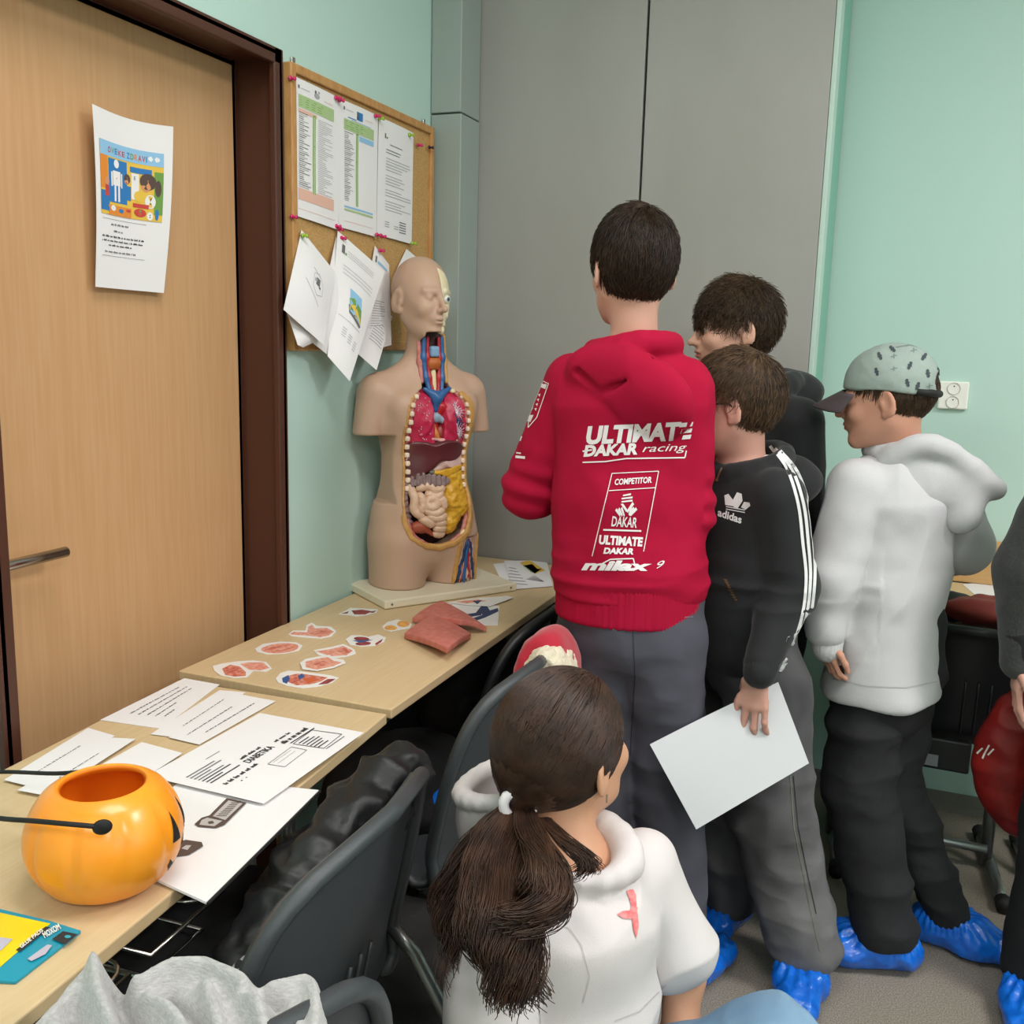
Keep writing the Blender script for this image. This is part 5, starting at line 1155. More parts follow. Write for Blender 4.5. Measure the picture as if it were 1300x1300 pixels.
LIP = mat('lips', '#b5685c', .45, sss=.05); EYEW = mat('eye_white_skin', '#e4ddd6', .2); IRIS = mat('iris_brown', '#3a2618', .15)
def skin(name, c): return mat(name, c, .5, sss=.08, spec=.35, col2=None, bump=.06, bscale=350)
def build_person(label, J, sk, res=.004, zf=None, hands=True, group=None, ears=True, eyes='open'):
    base = (J['pel'][0], J['pel'][1], 0); t = thing('person', label, 'person', base); base = np.array(base, float)
    s = S(); W, R = head(s, J['hc'], J['hf'], J.get('hup', (0, 0, 1)), J['hs'], ears)
    tf = nrm([J['tf'][0], J['tf'][1], 0]); u = np.cross(tf, [0, 0, 1]); k = J.get('k', 1.0)
    nk = np.array(J['nk'], float); ch = np.array(J['ch'], float); pel = np.array(J['pel'], float)
    s.cap(nk-[0, 0, .03], np.array(J['hc'])+R@(np.array([0, -.022, -.055])*J['hs']), .050*k, .045*k, .03)
    s.ecap(ch, pel, (.125*k, .085*k), (.115*k, .085*k), u, .04); s.ecap(nk-[0, 0, .07*k], ch, (.09*k, .065*k), (.125*k, .085*k), u, .04)
    for q in (0, 1):
        sh, el, wr_ = [np.array(J[n][q], float) for n in ('sh', 'el', 'wr')]
        s.cap(nk-[0, 0, .04], sh, .045*k, .042*k, .04); s.cap(sh, el, .040*k, .034*k, .02); s.cap(el, wr_, .034*k, .023*k, .02)
        h = J['hand'][q]
        if h: hand(s, wr_, h[0], h[1], h[2], **h[3])
        hp, kn, an = [np.array(J[n][q], float) for n in ('hip', 'kn', 'an')]
        s.cap(hp, kn, .066*k, .048*k, .04); s.cap(kn, an, .048*k, .030*k, .02); s.cap(an, an+np.array(J['toe'][q])*.09-[0, 0, an[2]-.035], .03, .026, .02)
    mi = face_mi(J['hc'], R, J['hs']); o = solid('body', s, res, [sk, LIP, EYEW, IRIS], t, origin=base, zfine=zf, mi=mi, smooth=1)
    return t, base, W, R
def garment(t, base, name, s, res, m_, disp, bvh=True, smooth=2, mi=None, label=None):
    return solid(name, s, res, m_ if isinstance(m_, list) else [m_], t, origin=base, disp=disp, smooth=smooth, bvh=bvh, mi=mi, label=label)
def short_hair(t, base, c, R, sc, M, cut, crown=(0, -.055, .10), ext=(.010, .012, .014), N=2600, L=.055, lift=.10, jit=.35, seed=1, r=.0011, disp=.003, name='hair', K=7, wave=.0):
    c = np.array(c, float); rad = np.array([.073+ext[0], .092+ext[1], .083+ext[2]]); cc = np.array([0, -.014, .028])
    s = S(); s.ell(c+R@(cc*sc), rad*sc*.985, R)
    def lc(p): return ((p-c)@R)/sc
    cr = np.array(crown)
    s.fn(lambda p: cut(lc(p))*sc, .004, 'i')
    def dd(p, n):
        q = lc(p)-cr; az = np.arctan2(q[:, 0], q[:, 1]); rr = np.linalg.norm(q, axis=1)
        return disp*noise(np.stack([az*9, rr*14, rr*0], 1), seed)+disp*.5*noise(np.stack([az*30, rr*25, rr*0], 1), seed+1)
    solid(name, s, .0032, [M], t, origin=base, disp=dd, smooth=1)
    rg = np.random.default_rng(seed); v = rg.normal(size=(N*6, 3)); v /= np.linalg.norm(v, axis=1)[:, None]; q = v*rad+cc
    q = q[cut(q) < -.004][:N]; v = (q-cc)/rad; n = len(q); Pp = np.zeros((n, K, 3)); Pp[:, 0] = q; Ls = L*rg.uniform(.6, 1.15, n)/K
    jt = rg.normal(size=(n, 3))*jit; ph = rg.uniform(0, 6.28, n); lf = lift*rg.uniform(.2, 1.2, n)
    for k in range(1, K):
        p = Pp[:, k-1]; nn = (p-cc)/rad**2; nn /= np.linalg.norm(nn, axis=1)[:, None]
        d = p-cr; d /= np.linalg.norm(d, axis=1)[:, None]+1e-9; d = d+jt*(.4+.6*k/K)+wave*np.stack([np.sin(ph+k*1.3), np.cos(ph*1.7+k*1.1), np.sin(ph*2.3+k)], 1); d -= nn*np.sum(d*nn, 1)[:, None]; d /= np.linalg.norm(d, axis=1)[:, None]+1e-9
        p = p+d*Ls[:, None]; w_ = (p-cc)/rad; m_ = np.linalg.norm(w_, axis=1); Pp[:, k] = cc+w_/m_[:, None]*rad*np.maximum(1.0+(lf*(k/K)**1.5), 0)[:, None]
    Wp = c+(Pp*sc)@R.T; V, F = hull_strands(Wp, r*sc, r*.35*sc); o = mk(name+'_strands', V, F, M, t, origin=base); return o
def shoe_cover(t, base, ankle, toe, L=.25, h=.085, seed=1, tw_=.050, name='shoe_cover'):
    a = np.array(ankle, float); d = nrm([toe[0], toe[1], 0]); u = np.cross(d, [0, 0, 1]); f = np.array([a[0], a[1], 0])
    s = S(); s.ecap(f-d*L*.16+[0, 0, .052], f+d*L*.30+[0, 0, .045], (.046, .048), (tw_+.004, .042), u, .03); s.ecap(f+d*L*.30+[0, 0, .045], f+d*L*.70+[0, 0, .034], (tw_+.004, .042), (tw_-.008, .030), u, .03)
    s.cap(f-d*L*.02+[0, 0, .075], f+d*L*.12+[0, 0, .08], .045, .042, .03)
    s.fn(lambda p: p[:, 2]-.002, .006, '-'); s.fn(lambda p: p[:, 2]-h-.012*noise(p*30, seed), .004, 'i')
    s.ops[-1] = (lambda p: p[:, 2]-(h+.006*noise(p*30, seed)), s.ops[-1][1], s.ops[-1][2], .004, 'i')
    def dd(p, n):
        top = np.clip((p[:, 2]-.045)/.04, 0, 1); az = np.arctan2((p-f)@u, (p-f)@d)
        return (.0045*(1-2.4*np.abs(noise(p*np.array([26, 26, 18]), seed)))+.002*noise(p*70, seed+1)+.003*top*np.sin(az*26+seed))*np.clip(p[:, 2]/.02, .15, 1)
    return solid(name, s, .0042, [COVB], t, origin=base, disp=dd, smooth=1)
def trousers(t, base, J, M, r=(.085, .07, .06), hipr=(.13, .10), top=None, disp=None, res=.006, hemz=None, name='trousers', flare=None, bvh=False):
    s = S(); pel = np.array(J['pel'], float); tf = nrm([J['tf'][0], J['tf'][1], 0]); u = np.cross(tf, [0, 0, 1]); top = top or pel+[0, 0, .10]
    s.ecap(top, pel-[0, 0, .02], hipr, hipr, u, .03)
    for q in (0, 1):
        hp, kn, an = [np.array(J[n][q], float) for n in ('hip', 'kn', 'an')]; rr = r if not isinstance(r[0], tuple) else r[q]
        s.cap(hp, kn, rr[0], rr[1], .025); s.cap(kn, an, rr[1], rr[2], .02)
    hz = hemz or [.055, .055]
    s.fn(lambda p: p[:, 2]-min(hz), .004, '-')
    return solid(name, s, res, [M] if not isinstance(M, list) else M, t, origin=base, disp=disp or folds(.006, 4, (7, 7, 12)), smooth=2, bvh=bvh)
def sleeve(s, sh, el, wr_, r0, r1, r2, k=.012): s.cap(sh, el, r0, r1, k); s.cap(el, wr_, r1, r2, .02)
def cuff(t, base, el, wr_, r, M, name='cuff'):
    el = np.array(el, float); wr_ = np.array(wr_, float); d = nrm(wr_-el); s = S().cap(wr_-d*.03, wr_+d*.022, r, r*.92)
    s.fn(lambda p: -((p-(wr_+d*.026))@d), .001, '-') if False else None
    return solid(name, s, .004, [M], t, origin=base, disp=lambda p, n: .0010*np.sin(np.arctan2((p-wr_)@nrm(np.cross(d, [.3, .8, .5])), (p-wr_)@nrm(np.cross(d, nrm(np.cross(d, [.3, .8, .5])))))*26))

# ---------------------------------------------------------------- boy in the red hoodie (back view)
SK1 = skin('skin_fair', '#cf9f8c')
J = dict(hc=(.822, 2.0, 1.592), hf=(-.60, .80, -.03), hs=1.0, tf=(-.22, .97), nk=(.835, 2.0, 1.445), ch=(.838, 2.0, 1.25), pel=(.855, 2.0, .86),
         sh=[(.705, 2.0, 1.355), (.938, 2.01, 1.352)], el=[(.612, 2.02, 1.12), (.955, 2.03, 1.10)], wr=[(.65, 2.21, 1.12), (.86, 2.19, 1.03)],
         hand=[((-.1, .9, .1), (.6, 0, -.8), .9, dict(side=-1)), ((-.5, .8, 0), (-.8, -.3, -.5), .9, dict(side=1))],
         hip=[(.785, 2.0, .82), (.93, 2.0, .82)], kn=[(.80, 1.99, .47), (.955, 2.02, .47)], an=[(.86, 2.02, .09), (.995, 2.02, .09)], toe=[(-.2, .95, 0), (.45, .85, 0)])
t, base, W, R = build_person('standing person seen from behind in a crimson hoodie with white racing prints', J, SK1, zf=[(1.42, 1.75, .0032)])
RH = mat('crimson_fleece', '#a50a31', .85, col2='#ac0d38', scale=8, bump=.25, bscale=700, spec=.2)
s = S(); u = np.cross(nrm([-.22, .97, 0]), [0, 0, 1])
s.ecap((.835, 2.0, 1.32), (.838, 2.0, 1.12), (.152, .105), (.156, .112), u, .03); s.ecap((.838, 2.0, 1.12), (.848, 2.0, .93), (.156, .112), (.162, .120), u, .02)
s.ecap((.835, 2.0, 1.40), (.838, 2.0, 1.32), (.085, .065), (.155, .105), u, .04)
for q in (0, 1): s.cap((.835, 2.0, 1.39), J['sh'][q], .055, .055, .04); sleeve(s, J['sh'][q], J['el'][q], J['wr'][q], .063, .060, .042)
s.ell((.868, 1.912, 1.345), (.122, .050, .092), frame((-.2, -.9, -.35), (.35, 0, 1)), .004)
s.ell((.80, 1.93, 1.395), (.085, .050, .055), None, .02)
ring = [(.832+.078*math.cos(a), 2.0+.070*math.sin(a), 1.435+.012*math.sin(a+2.2)) for a in np.linspace(0, 2*math.pi, 17)]; s.chain(ring, .021, .012)
s.cap((.835, 2.01, 1.40), (.83, 2.01, 1.56), .058, .066, .012, '-')
s.chain([(.745, 1.895, 1.385), (.80, 1.872, 1.345), (.86, 1.868, 1.375), (.915, 1.885, 1.42)], .009, .006, '-')
s.fn(lambda p: p[:, 2]-.915, .004, '-')
def rd(p, n):
    lo = np.clip((1.05-p[:, 2])/.12, 0, 1)*np.clip((p[:, 2]-.92)/.03, 0, 1); el = np.exp(-((p[:, 2]-1.12)/.07)**2)*(np.abs(p[:, 0]-.84) > .16)
    return .005*(1-2.2*np.abs(noise(p*np.array([7, 7, 4]), 2)))*(1+.2*el)+lo*.008*(1-2*np.abs(noise(p*np.array([5, 5, 22]), 5)))+.002*noise(p*25, 3)+el*.004*np.sin(p[:, 2]*130+p[:, 0]*30)
o, bvr = garment(t, base, 'hoodie', s, .0045, RH, rd); hood_o = o
s = S().ecap((.850, 2.0, .945), (.850, 2.0, .865), (.158, .119), (.158, .118), u, .01); s.fn(lambda p: p[:, 2]-.866, .006, '-')
solid('hem_band', s, .0045, [RH], t, origin=base, disp=lambda p, n: .0012*np.sin(np.arctan2(p[:, 1]-2.0, p[:, 0]-.856)*120))
for q in (0, 1): cuff(t, base, J['el'][q], J['wr'][q], .038, RH)
WPR = mat('white_print', '#ece4e6', .6)
cs = cam_surf(bvr, base, 1.9); d = Decal(cs)
def ptext(d, txt, x0, y0, x1, y1, bold=.03, shear=0, mi=0):     # baseline from (x0,y0) to (x1,y1) direction handled by rot, height upward in photo
    V, F = text2d(txt, bold, shear, .045); V = V/V.max(0); 
    d.raw([(x0+(x1[0]-x0)*a+(y1[0])*b, y0+(x1[1]-y0)*a+(y1[1])*b) for a, b in V], F, mi)
ptext(d, 'ULTIMAT', 743, 565, (861, 559), (4, -24), .05)
for k in range(3): d.poly([(863+1.5*(2-k)-1, 558-8*k), (877+1.2*k-1, 557-8*k), (878.5+1.2*k-1, 551.5-8*k), (865+1.5*(2-k)-1, 552.5-8*k)], 0, 2)
ptext(d, 'DAKAR', 741, 580, (809, 577), (3, -15), .05); ptext(d, 'racing', 815, 577, (871, 575), (1, -12), .0, .3)
d.line([(740, 587), (768, 586), (795, 582), (869, 581), (871, 572)], 1.6, 0, 4); d.line([(740, 573), (752, 571)], 2, 0, 3)
fr = [(777, 602), (837, 598), (818, 699)]; d.line([(752, 706), (777, 601), (836, 598), (817, 700)], 1.1, 0, 4); d.line([(773, 623), (832, 619)], 1.1, 0, 4)
ptext(d, 'COMPETITOR', 780, 616, (827, 613), (1, -8), .03)
# turbaned rider emblem from slanted bars
for yy, a_, w_ in ((627, 5, 10), (631, 7, 14), (635, 7, 14)): d.poly([(796-a_, yy+1.2), (796+a_, yy-.8), (796+a_, yy+1.6), (796-a_, yy+3)], 0, 2)
for k in range(3): d.poly([(781+3.5*k, 648-1*k), (783+3.5*k, 645-1*k), (788+2.6*k, 653+.4*k), (787+2.6*k, 656)], 0, 1); d.poly([(809-3.3*k, 647-1*k), (807-3.3*k, 644-1*k), (799-.6*k, 653), (801-.6*k, 655)], 0, 1)
d.poly([(788, 640), (791, 639), (797, 648), (795, 650)], 0, 1); d.poly([(803, 637), (805, 640), (797, 651), (795, 649)], 0, 1)
ptext(d, 'DAKAR', 776, 668, (808, 670), (1, -13), .02, .1); d.line([(766, 672.5), (814, 674)], 2.2, 0, 4)
ptext(d, 'ULTIMATE', 760, 691, (815, 694), (1.5, -12), .05); ptext(d, 'DAKAR', 766, 703, (804, 704), (2, -8), .05)
ptext(d, 'milax', 738, 724, (826, 725), (2, -13), .05, .2); ptext(d, '9', 833, 722, (842, 720), (2, -9), .0, .2)
d.line([(762, 717), (775, 710), (804, 709), (806, 718)], 1.5, 0, 4)
d.build('back_print', [WPR], hood_o, None)
d = Decal(cs); d.line([(689, 484), (697, 487), (682, 530), (671, 543), (673, 520), (688, 484)], 1.0, 0, 3); d.poly([(688, 487), (695, 488), (693, 494), (686, 492)], 0); d.poly([(672, 527), (678, 527), (674, 536), (670, 535)], 0)
for k in range(4): d.poly([(679+1.6*k, 519-6*k), (682+1.6*k, 518-6*k), (681+1.6*k, 522-6*k)], 0)
d.line([(655, 580), (667, 581)], 3.5, 0, 2); d.line([(656, 575), (662, 575.5)], 2, 0, 2); d.line([(661, 560), (663, 554)], 1.6, 0); d.build('sleeve_print', [WPR], hood_o)
SLATE = mat('slate_cotton', '#46454f', .9, col2='#4d4c57', scale=10, bump=.25, bscale=600)
o, bvt = trousers(t, base, J, SLATE, r=(.086, .075, .066), hipr=(.150, .108), disp=folds(.006, 8, (6, 6, 9)), res=.0055, bvh=True)
d = Decal(cam_surf(bvt, base, 2.0, .0012)); STI = mat('seam_grey', '#6a6973', .9); d.line([(725, 782), (775, 787), (779, 800)], 1.2, 0, 4); d.line([(826, 786), (880, 783)], 1.2, 0, 4); d.line([(803, 790), (806, 860), (800, 960)], 1.1, 1, 5); d.build('seams', [STI, mat('seam_dark', '#2c2b33', .9)], o)
for q in (0, 1): shoe_cover(t, base, J['an'][q], J['toe'][q], .235, seed=q+1)
HB1 = hair_mat('hair_dark_brown', '#21160f', '#3f2c1d')
def cut1(q):   # positive where there is no hair
    x, y, z = q[:, 0], q[:, 1], q[:, 2]; face = np.where(y > .035, .052-z, -1)+0*x
    side = np.where((y <= .035) & (y > -.028), .018-z, -1); nape = np.where(y <= -.028, -.052-z*1.0, -1)
    return np.maximum(np.maximum(np.minimum(face, .05), np.minimum(side, .05)), np.minimum(-.074-.25*np.abs(x)*-1-z, .05)+0*nape)
short_hair(t, base, J['hc'], R, 1.0, HB1, cut1, crown=(.01, -.045, .105), ext=(.010, .012, .020), N=4600, L=.05, lift=.08, jit=.22, seed=3, disp=.003)
RW = W

# ---------------------------------------------------------------- boy in the black three-stripe hoodie
SK2 = skin('skin_pink', '#c79585')
J = dict(hc=(1.018, 2.15, 1.318), hf=(-.985, -.05, -.12), hs=.93, tf=(-.72, -.69), nk=(1.045, 2.18, 1.195), ch=(1.06, 2.19, 1.04), pel=(1.075, 2.22, .76),
         sh=[(1.128, 2.10, 1.135), (.945, 2.27, 1.13)], el=[(1.168, 2.125, .94), (.945, 2.33, .90)], wr=[(1.130, 2.008, .772), (.93, 2.26, .74)],
         hand=[((-.12, -.10, -1), (.2, .95, 0), 1.02, dict(side=-1, curl=(.15, .45, .25), spread=.14, thumb=(.35, .95))), ((0, -.2, -1), (0, 1, 0), .85, dict(side=1))],
         hip=[(1.13, 2.18, .70), (1.02, 2.27, .70)], kn=[(1.165, 2.14, .42), (1.03, 2.29, .40)], an=[(1.258, 2.17, .10), (1.06, 2.31, .09)], toe=[(.05, -1, 0), (-.5, -.8, 0)])
t, base, W, R = build_person('standing person in black three-stripe zip hoodie and washed black jeans, holding a white sheet', J, SK2, res=.0035, zf=[(1.18, 1.46, .003), (.60, .80, .003)])
BH = mat('black_fleece', '#101114', .85, bump=.25, bscale=600, sheen=.12)
s = S(); u = np.cross(nrm([-.72, -.69, 0]), [0, 0, 1])
s.ecap((1.045, 2.19, 1.10), (1.05, 2.20, .95), (.132, .096), (.138, .110), u, .03); s.ecap((1.05, 2.20, .95), (1.06, 2.21, .79), (.138, .110), (.135, .108), u, .02); s.ecap((1.045, 2.18, 1.16), (1.045, 2.19, 1.10), (.075, .06), (.132, .096), u, .04)
for q in (0, 1): s.cap((1.045, 2.18, 1.155), J['sh'][q], .048, .055, .04); sleeve(s, J['sh'][q], J['el'][q], np.array(J['wr'][q])+[0.008, 0, .03], .058, .056, .040)
ring = [(1.06+.072*math.cos(a), 2.185+.068*math.sin(a), 1.195+.022*math.cos(a-.6)) for a in np.linspace(0, 2*math.pi, 17)]; s.chain(ring, .020, .012)
s.ell((1.13, 2.27, 1.15), (.075, .06, .055), None, .03)
s.cap((1.045, 2.18, 1.17), (1.03, 2.17, 1.30), .050, .060, .01, '-')
def bd(p, n): el = np.exp(-((p[:, 2]-.93)/.08)**2); return .005*(1-2.2*np.abs(noise(p*np.array([8, 8, 5]), 12)))+el*.005*(1-2*np.abs(noise(p*np.array([5, 5, 26]), 13)))+.0015*noise(p*26, 3)
o, bvb = garment(t, base, 'hoodie', s, .0045, BH, bd); hd_ = o
cs = cam_surf(bvb, base, 2.1); d = Decal(cs)
WST = mat('white_stripe', '#dcdcdc', .7)
for offx in (-1.5, 7.5, 16.5):
    L_ = bez([(979+offx*.7, 567+offx*.35), (1000+offx*.75, 596+offx*.2), (1014+offx*.75, 640), (1020+offx*.75, 690), (1024+offx*.6, 735), (1019+offx*.6, 780), (1003+offx*.8, 830+offx*.3), (990+offx*.95, 848+offx*.35)], 5)
    d.line([(q[0], q[1]) for q in L_], 3.8, 0, 5)
d.build('stripes', [WST], hd_); d = Decal(cs)
d.poly([(921, 641), (920, 629), (925, 627), (932, 636), (933, 643)], 0, 2); d.poly([(930, 636), (936, 625), (942, 627), (943, 636), (937, 645), (932, 644)], 0, 2); d.poly([(941, 644), (945, 637), (952, 638), (953, 642), (947, 647)], 0, 2)
for k in range(2): d.line([(922, 643+3.2*k), (946, 647.5+3*k)], 1.2, 0, 3)
ptext(d, 'adidas', 911, 655, (941, 665), (1.5, -10), .03)
d.build('chest_logo', [WST], hd_); d = Decal(cs); d.line([(917, 594), (913, 602), (911, 608)], 2.2, 0, 2); d.ell((910.5, 609), 2, 2.5, 0, 8); d.build('zip_pull', [mat('brass', '#b7a27a', .35, metal=.8)], hd_)
d = Decal(cs); MK = mat('worn_print_ochre', '#5d4526', .9)
for k in range(9): d.poly([(918+1.6*k+random.uniform(-2, 2), 735+3.2*k), (924+1.6*k, 736+3*k), (922+1.6*k, 739+3*k)], 0)
d.build('worn_print', [MK], hd_)
s = S().chain([(1.10, 2.14, 1.21), (1.14, 2.20, 1.205), (1.13, 2.25, 1.20)], .010); 
sc_ = solid('white_collar', s, .004, [WPR], t, origin=base)
cuff(t, base, J['el'][0], np.array(J['wr'][0])+[.008, 0, .03], .037, BH)
DEN = mat('washed_black_denim', '#2f2f31', .85, col2='#706e70', scale=4, stretch=(1, 1, .5), detail=3, lo=.38, hi=.66, bump=.5, bscale=900)
o, bvj = trousers(t, base, J, DEN, r=((.092, .092, .080), (.085, .08, .07)), hipr=(.125, .10), disp=folds(.008, 21, (7, 7, 10)), res=.005, hemz=[.065, .065], bvh=True, name='baggy_jeans')
d = Decal(cam_surf(bvj, base, 2.2, .0012)); d.line([(1003, 985), (1008, 1050), (1020, 1110), (1030, 1160), (1041, 1208)], 1.3, 0, 5); d.line([(1007, 985), (1013, 1050), (1025, 1110), (1036, 1160)], 1.0, 1, 5); d.build('side_seam', [mat('denim_seam', '#6d6a60', .9), mat('denim_seam_dark', '#24231f', .9)], o)
shoe_cover(t, base, J['an'][0], (.05, -1), .215, h=.08, seed=7); shoe_cover(t, base, J['an'][1], (-.5, -.8), .20, seed=8)
HB2 = hair_mat('hair_light_brown', '#3a2a1e', '#664e38')
def cut2(q):
    x, y, z = q[:, 0], q[:, 1], q[:, 2]
    a = np.where(y > .02, .030-z+.25*np.clip(y-.06, 0, 1)*-1, -1); b_ = np.where((y <= .02) & (y > -.028), .026-z, -1); c_ = -.050-z-.0*y
    return np.maximum(np.maximum(np.minimum(a, .05), np.minimum(b_, .05)), c_)
short_hair(t, base, J['hc'], R, .98, HB2, cut2, crown=(0, -.055, .095), ext=(.008, .010, .016), N=4200, L=.05, lift=.10, jit=.22, seed=11, disp=.003)
w = B(); g = lambda x, y, z: W(x, y, z)
for q in (-1, 1):
    w.tube([g(q*.066, .085, .012), g(q*.078, .04, .012), g(q*.080, -.002, .010), g(q*.076, -.018, -.008)], .0019, 8)
    w.tube([g(q*.037+.028*math.cos(a), .100-.004*abs(math.cos(a)), .004+.020*math.sin(a)) for a in np.linspace(0, 6.283, 20)[:-1]], .0018, 6, closed=True)
w.tube([g(-.010, .105, .008), g(0, .109, .010), g(.010, .105, .008)], .0018, 6); gl_ = w.build('glasses_frame', BLACK, t, smooth=True, origin=base)
# the white sheet in the hand
c = [P(825, 945, y=1.885), P(988, 866, y=2.058), P(1027, 969, y=2.035), P(884, 1053, y=1.885)]
nd = nrm(np.cross(c[1]-c[0], c[3]-c[0])); nd = nd if nd[1] < 0 else -nd
paper('white_sheet', 'glossy white A4 sheet held hanging from the hand of the person in the three-stripe hoodie', 'paper', c, bend=lambda u, v: np.array([0, .010*math.sin(u*math.pi)*v-.0*u, 0]), nd=nd, m_=mat('glossy_white_sheet', '#c6c6c9', .3, spec=.5), th=.0012)

# ---------------------------------------------------------------- tousled dark-haired boy behind
SK3 = skin('skin_light', '#cfa08a')
J = dict(hc=(.960, 2.47, 1.485), hf=(-.90, -.40, -.10), hs=.99, tf=(-.70, -.55), nk=(1.02, 2.51, 1.35), ch=(1.03, 2.53, 1.18), pel=(1.06, 2.55, .86),
         sh=[(1.125, 2.45, 1.265), (.93, 2.62, 1.28)], el=[(1.155, 2.44, 1.03), (.90, 2.68, 1.03)], wr=[(1.13, 2.40, .82), (.89, 2.63, .82)],
         hand=[((0, 0, -1), (-1, 0, 0), .9, dict(side=1)), ((0, 0, -1), (-1, 0, 0), .9, dict(side=-1))],
         hip=[(1.11, 2.50, .80), (1.01, 2.60, .80)], kn=[(1.08, 2.46, .46), (1.0, 2.58, .46)], an=[(1.05, 2.43, .09), (1.0, 2.60, .09)], toe=[(-.5, -.8, 0), (-.8, -.5, 0)])
t, base, W, R = build_person('person with tousled dark brown hair and plain black hoodie, nearest the wardrobe', J, SK3, res=.004, zf=[(1.34, 1.62, .003)])
s = S(); u = np.cross(nrm([-.70, -.55, 0]), [0, 0, 1])
s.ecap((1.03, 2.53, 1.23), (1.05, 2.54, .86), (.140, .100), (.145, .11), u, .03); s.ecap((1.02, 2.51, 1.31), (1.03, 2.53, 1.23), (.075, .06), (.140, .10), u, .04)
for q in (0, 1): s.cap((1.02, 2.51, 1.30), J['sh'][q], .05, .055, .04); sleeve(s, J['sh'][q], J['el'][q], J['wr'][q], .062, .058, .042)
s.ell((1.085, 2.575, 1.335), (.085, .07, .055), None, .03); ring = [(1.03+.072*math.cos(a), 2.515+.068*math.sin(a), 1.345+.02*math.cos(a-.6)) for a in np.linspace(0, 2*math.pi, 17)]; s.chain(ring, .022, .012)
s.cap((1.02, 2.51, 1.32), (1.0, 2.50, 1.46), .05, .06, .01, '-')
garment(t, base, 'hoodie', s, .0055, BH, folds(.005, 31), bvh=False)
trousers(t, base, J, mat('black_trousers', '#0f1012', .85, bump=.2, bscale=500), r=(.082, .072, .06), disp=folds(.006, 33), res=.007)
for q in (0, 1): shoe_cover(t, base, J['an'][q], J['toe'][q], .23, seed=12+q)
HB3 = hair_mat('hair_brown_tousled', '#2a1b12', '#55402a')
def cut3(q):
    x, y, z = q[:, 0], q[:, 1], q[:, 2]
    a = np.where(y > .03, .026-.10*np.clip(np.abs(x), 0, .05)-z, -1); b_ = np.where((y <= .03) & (y > -.030), .014-z+.0*y, -1); c_ = -.052-z
    return np.maximum(np.maximum(np.minimum(a, .05), np.minimum(b_, .05)), c_)
short_hair(t, base, J['hc'], R, .99, HB3, cut3, crown=(0, -.04, .10), ext=(.009, .010, .017), N=4200, L=.065, lift=.16, jit=.28, seed=21, disp=.007, wave=.30, K=9)

# ---------------------------------------------------------------- boy with the patterned cap
J = dict(hc=(1.325, 2.37, 1.335), hf=(-.985, .10, -.14), hs=.97, tf=(-.75, .66), nk=(1.375, 2.40, 1.20), ch=(1.38, 2.41, 1.05), pel=(1.385, 2.41, .72),
         sh=[(1.285, 2.32, 1.145), (1.465, 2.50, 1.14)], el=[(1.245, 2.285, .935), (1.525, 2.525, .99)], wr=[(1.248, 2.265, .80), (1.49, 2.68, .93)],
         hand=[((.10, .05, -1), (.8, .6, 0), .80, dict(side=1, curl=(.35, .5, .4))), ((-.3, .9, .2), (0, 0, -1), .85, dict(side=-1))],
         hip=[(1.345, 2.36, .70), (1.425, 2.45, .70)], kn=[(1.345, 2.335, .42), (1.415, 2.42, .42)], an=[(1.43, 2.305, .10), (1.57, 2.455, .10)], toe=[(-1, -.12, 0), (1, -.15, 0)])
t, base, W, R = build_person('standing person in profile with a pale patterned cap, white hoodie and black trousers', J, skin('skin_tan', '#c48f78'), res=.0038, zf=[(1.19, 1.47, .0028)])
WH = mat('white_fleece', '#bcbbbd', .9, col2='#c2c1c3', scale=8, bump=.3, bscale=500)
s = S(); u = np.cross(nrm([-.75, .66, 0]), [0, 0, 1])
s.ecap((1.378, 2.405, 1.12), (1.365, 2.40, .90), (.140, .105), (.142, .115), u, .03); s.ecap((1.365, 2.40, .90), (1.372, 2.39, .665), (.142, .115), (.140, .120), u, .02); s.ecap((1.375, 2.40, 1.18), (1.378, 2.405, 1.12), (.072, .06), (.140, .105), u, .04)
for q in (0, 1): s.cap((1.375, 2.40, 1.165), J['sh'][q], .048, .055, .04); sleeve(s, J['sh'][q], J['el'][q], np.array(J['wr'][q])+[0, 0, .02*(1-q)], .061, .056, .040)
s.fn(lambda p: p[:, 2]-.645, .004, '-')
s.cap((1.37, 2.40, 1.16), (1.35, 2.39, 1.32), .050, .062, .01, '-')
def wd(p, n): el = np.exp(-((p[:, 2]-.90)/.12)**2)*(p[:, 0]+p[:, 1] < 3.62); return .010*(1-2.4*np.abs(noise((p@np.array([[1, 0, .35], [0, 1, 0], [-.35, 0, 1]]))*np.array([9, 9, 4]), 42)))+el*.007*(1-2*np.abs(noise(p*np.array([5, 5, 24]), 43)))+.0015*noise(p*26, 3)
o, bvw = garment(t, base, 'hoodie', s, .0045, WH, wd); wh_ = o
s = S()
ring = [(1.372+.070*math.cos(a), 2.40+.066*math.sin(a), 1.205+.020*math.cos(a+2.4)) for a in np.linspace(0, 2*math.pi, 17)]; s.chain(ring, .020, .012)
rim_ = bez([(1.335, 2.325, 1.20), (1.40, 2.315, 1.245), (1.475, 2.33, 1.225), (1.545, 2.37, 1.165), (1.56, 2.42, 1.15), (1.50, 2.46, 1.20), (1.42, 2.47, 1.24)], 4)
s.chain(rim_, .016, .02); s.ell((1.47, 2.375, 1.165), (.085, .055, .055), frame((.2, -1, 0), (.4, 0, 1)), .03); s.ell((1.50, 2.365, 1.10), (.045, .038, .055), None, .03); s.ell((1.40, 2.36, 1.15), (.08, .06, .07), None, .03)
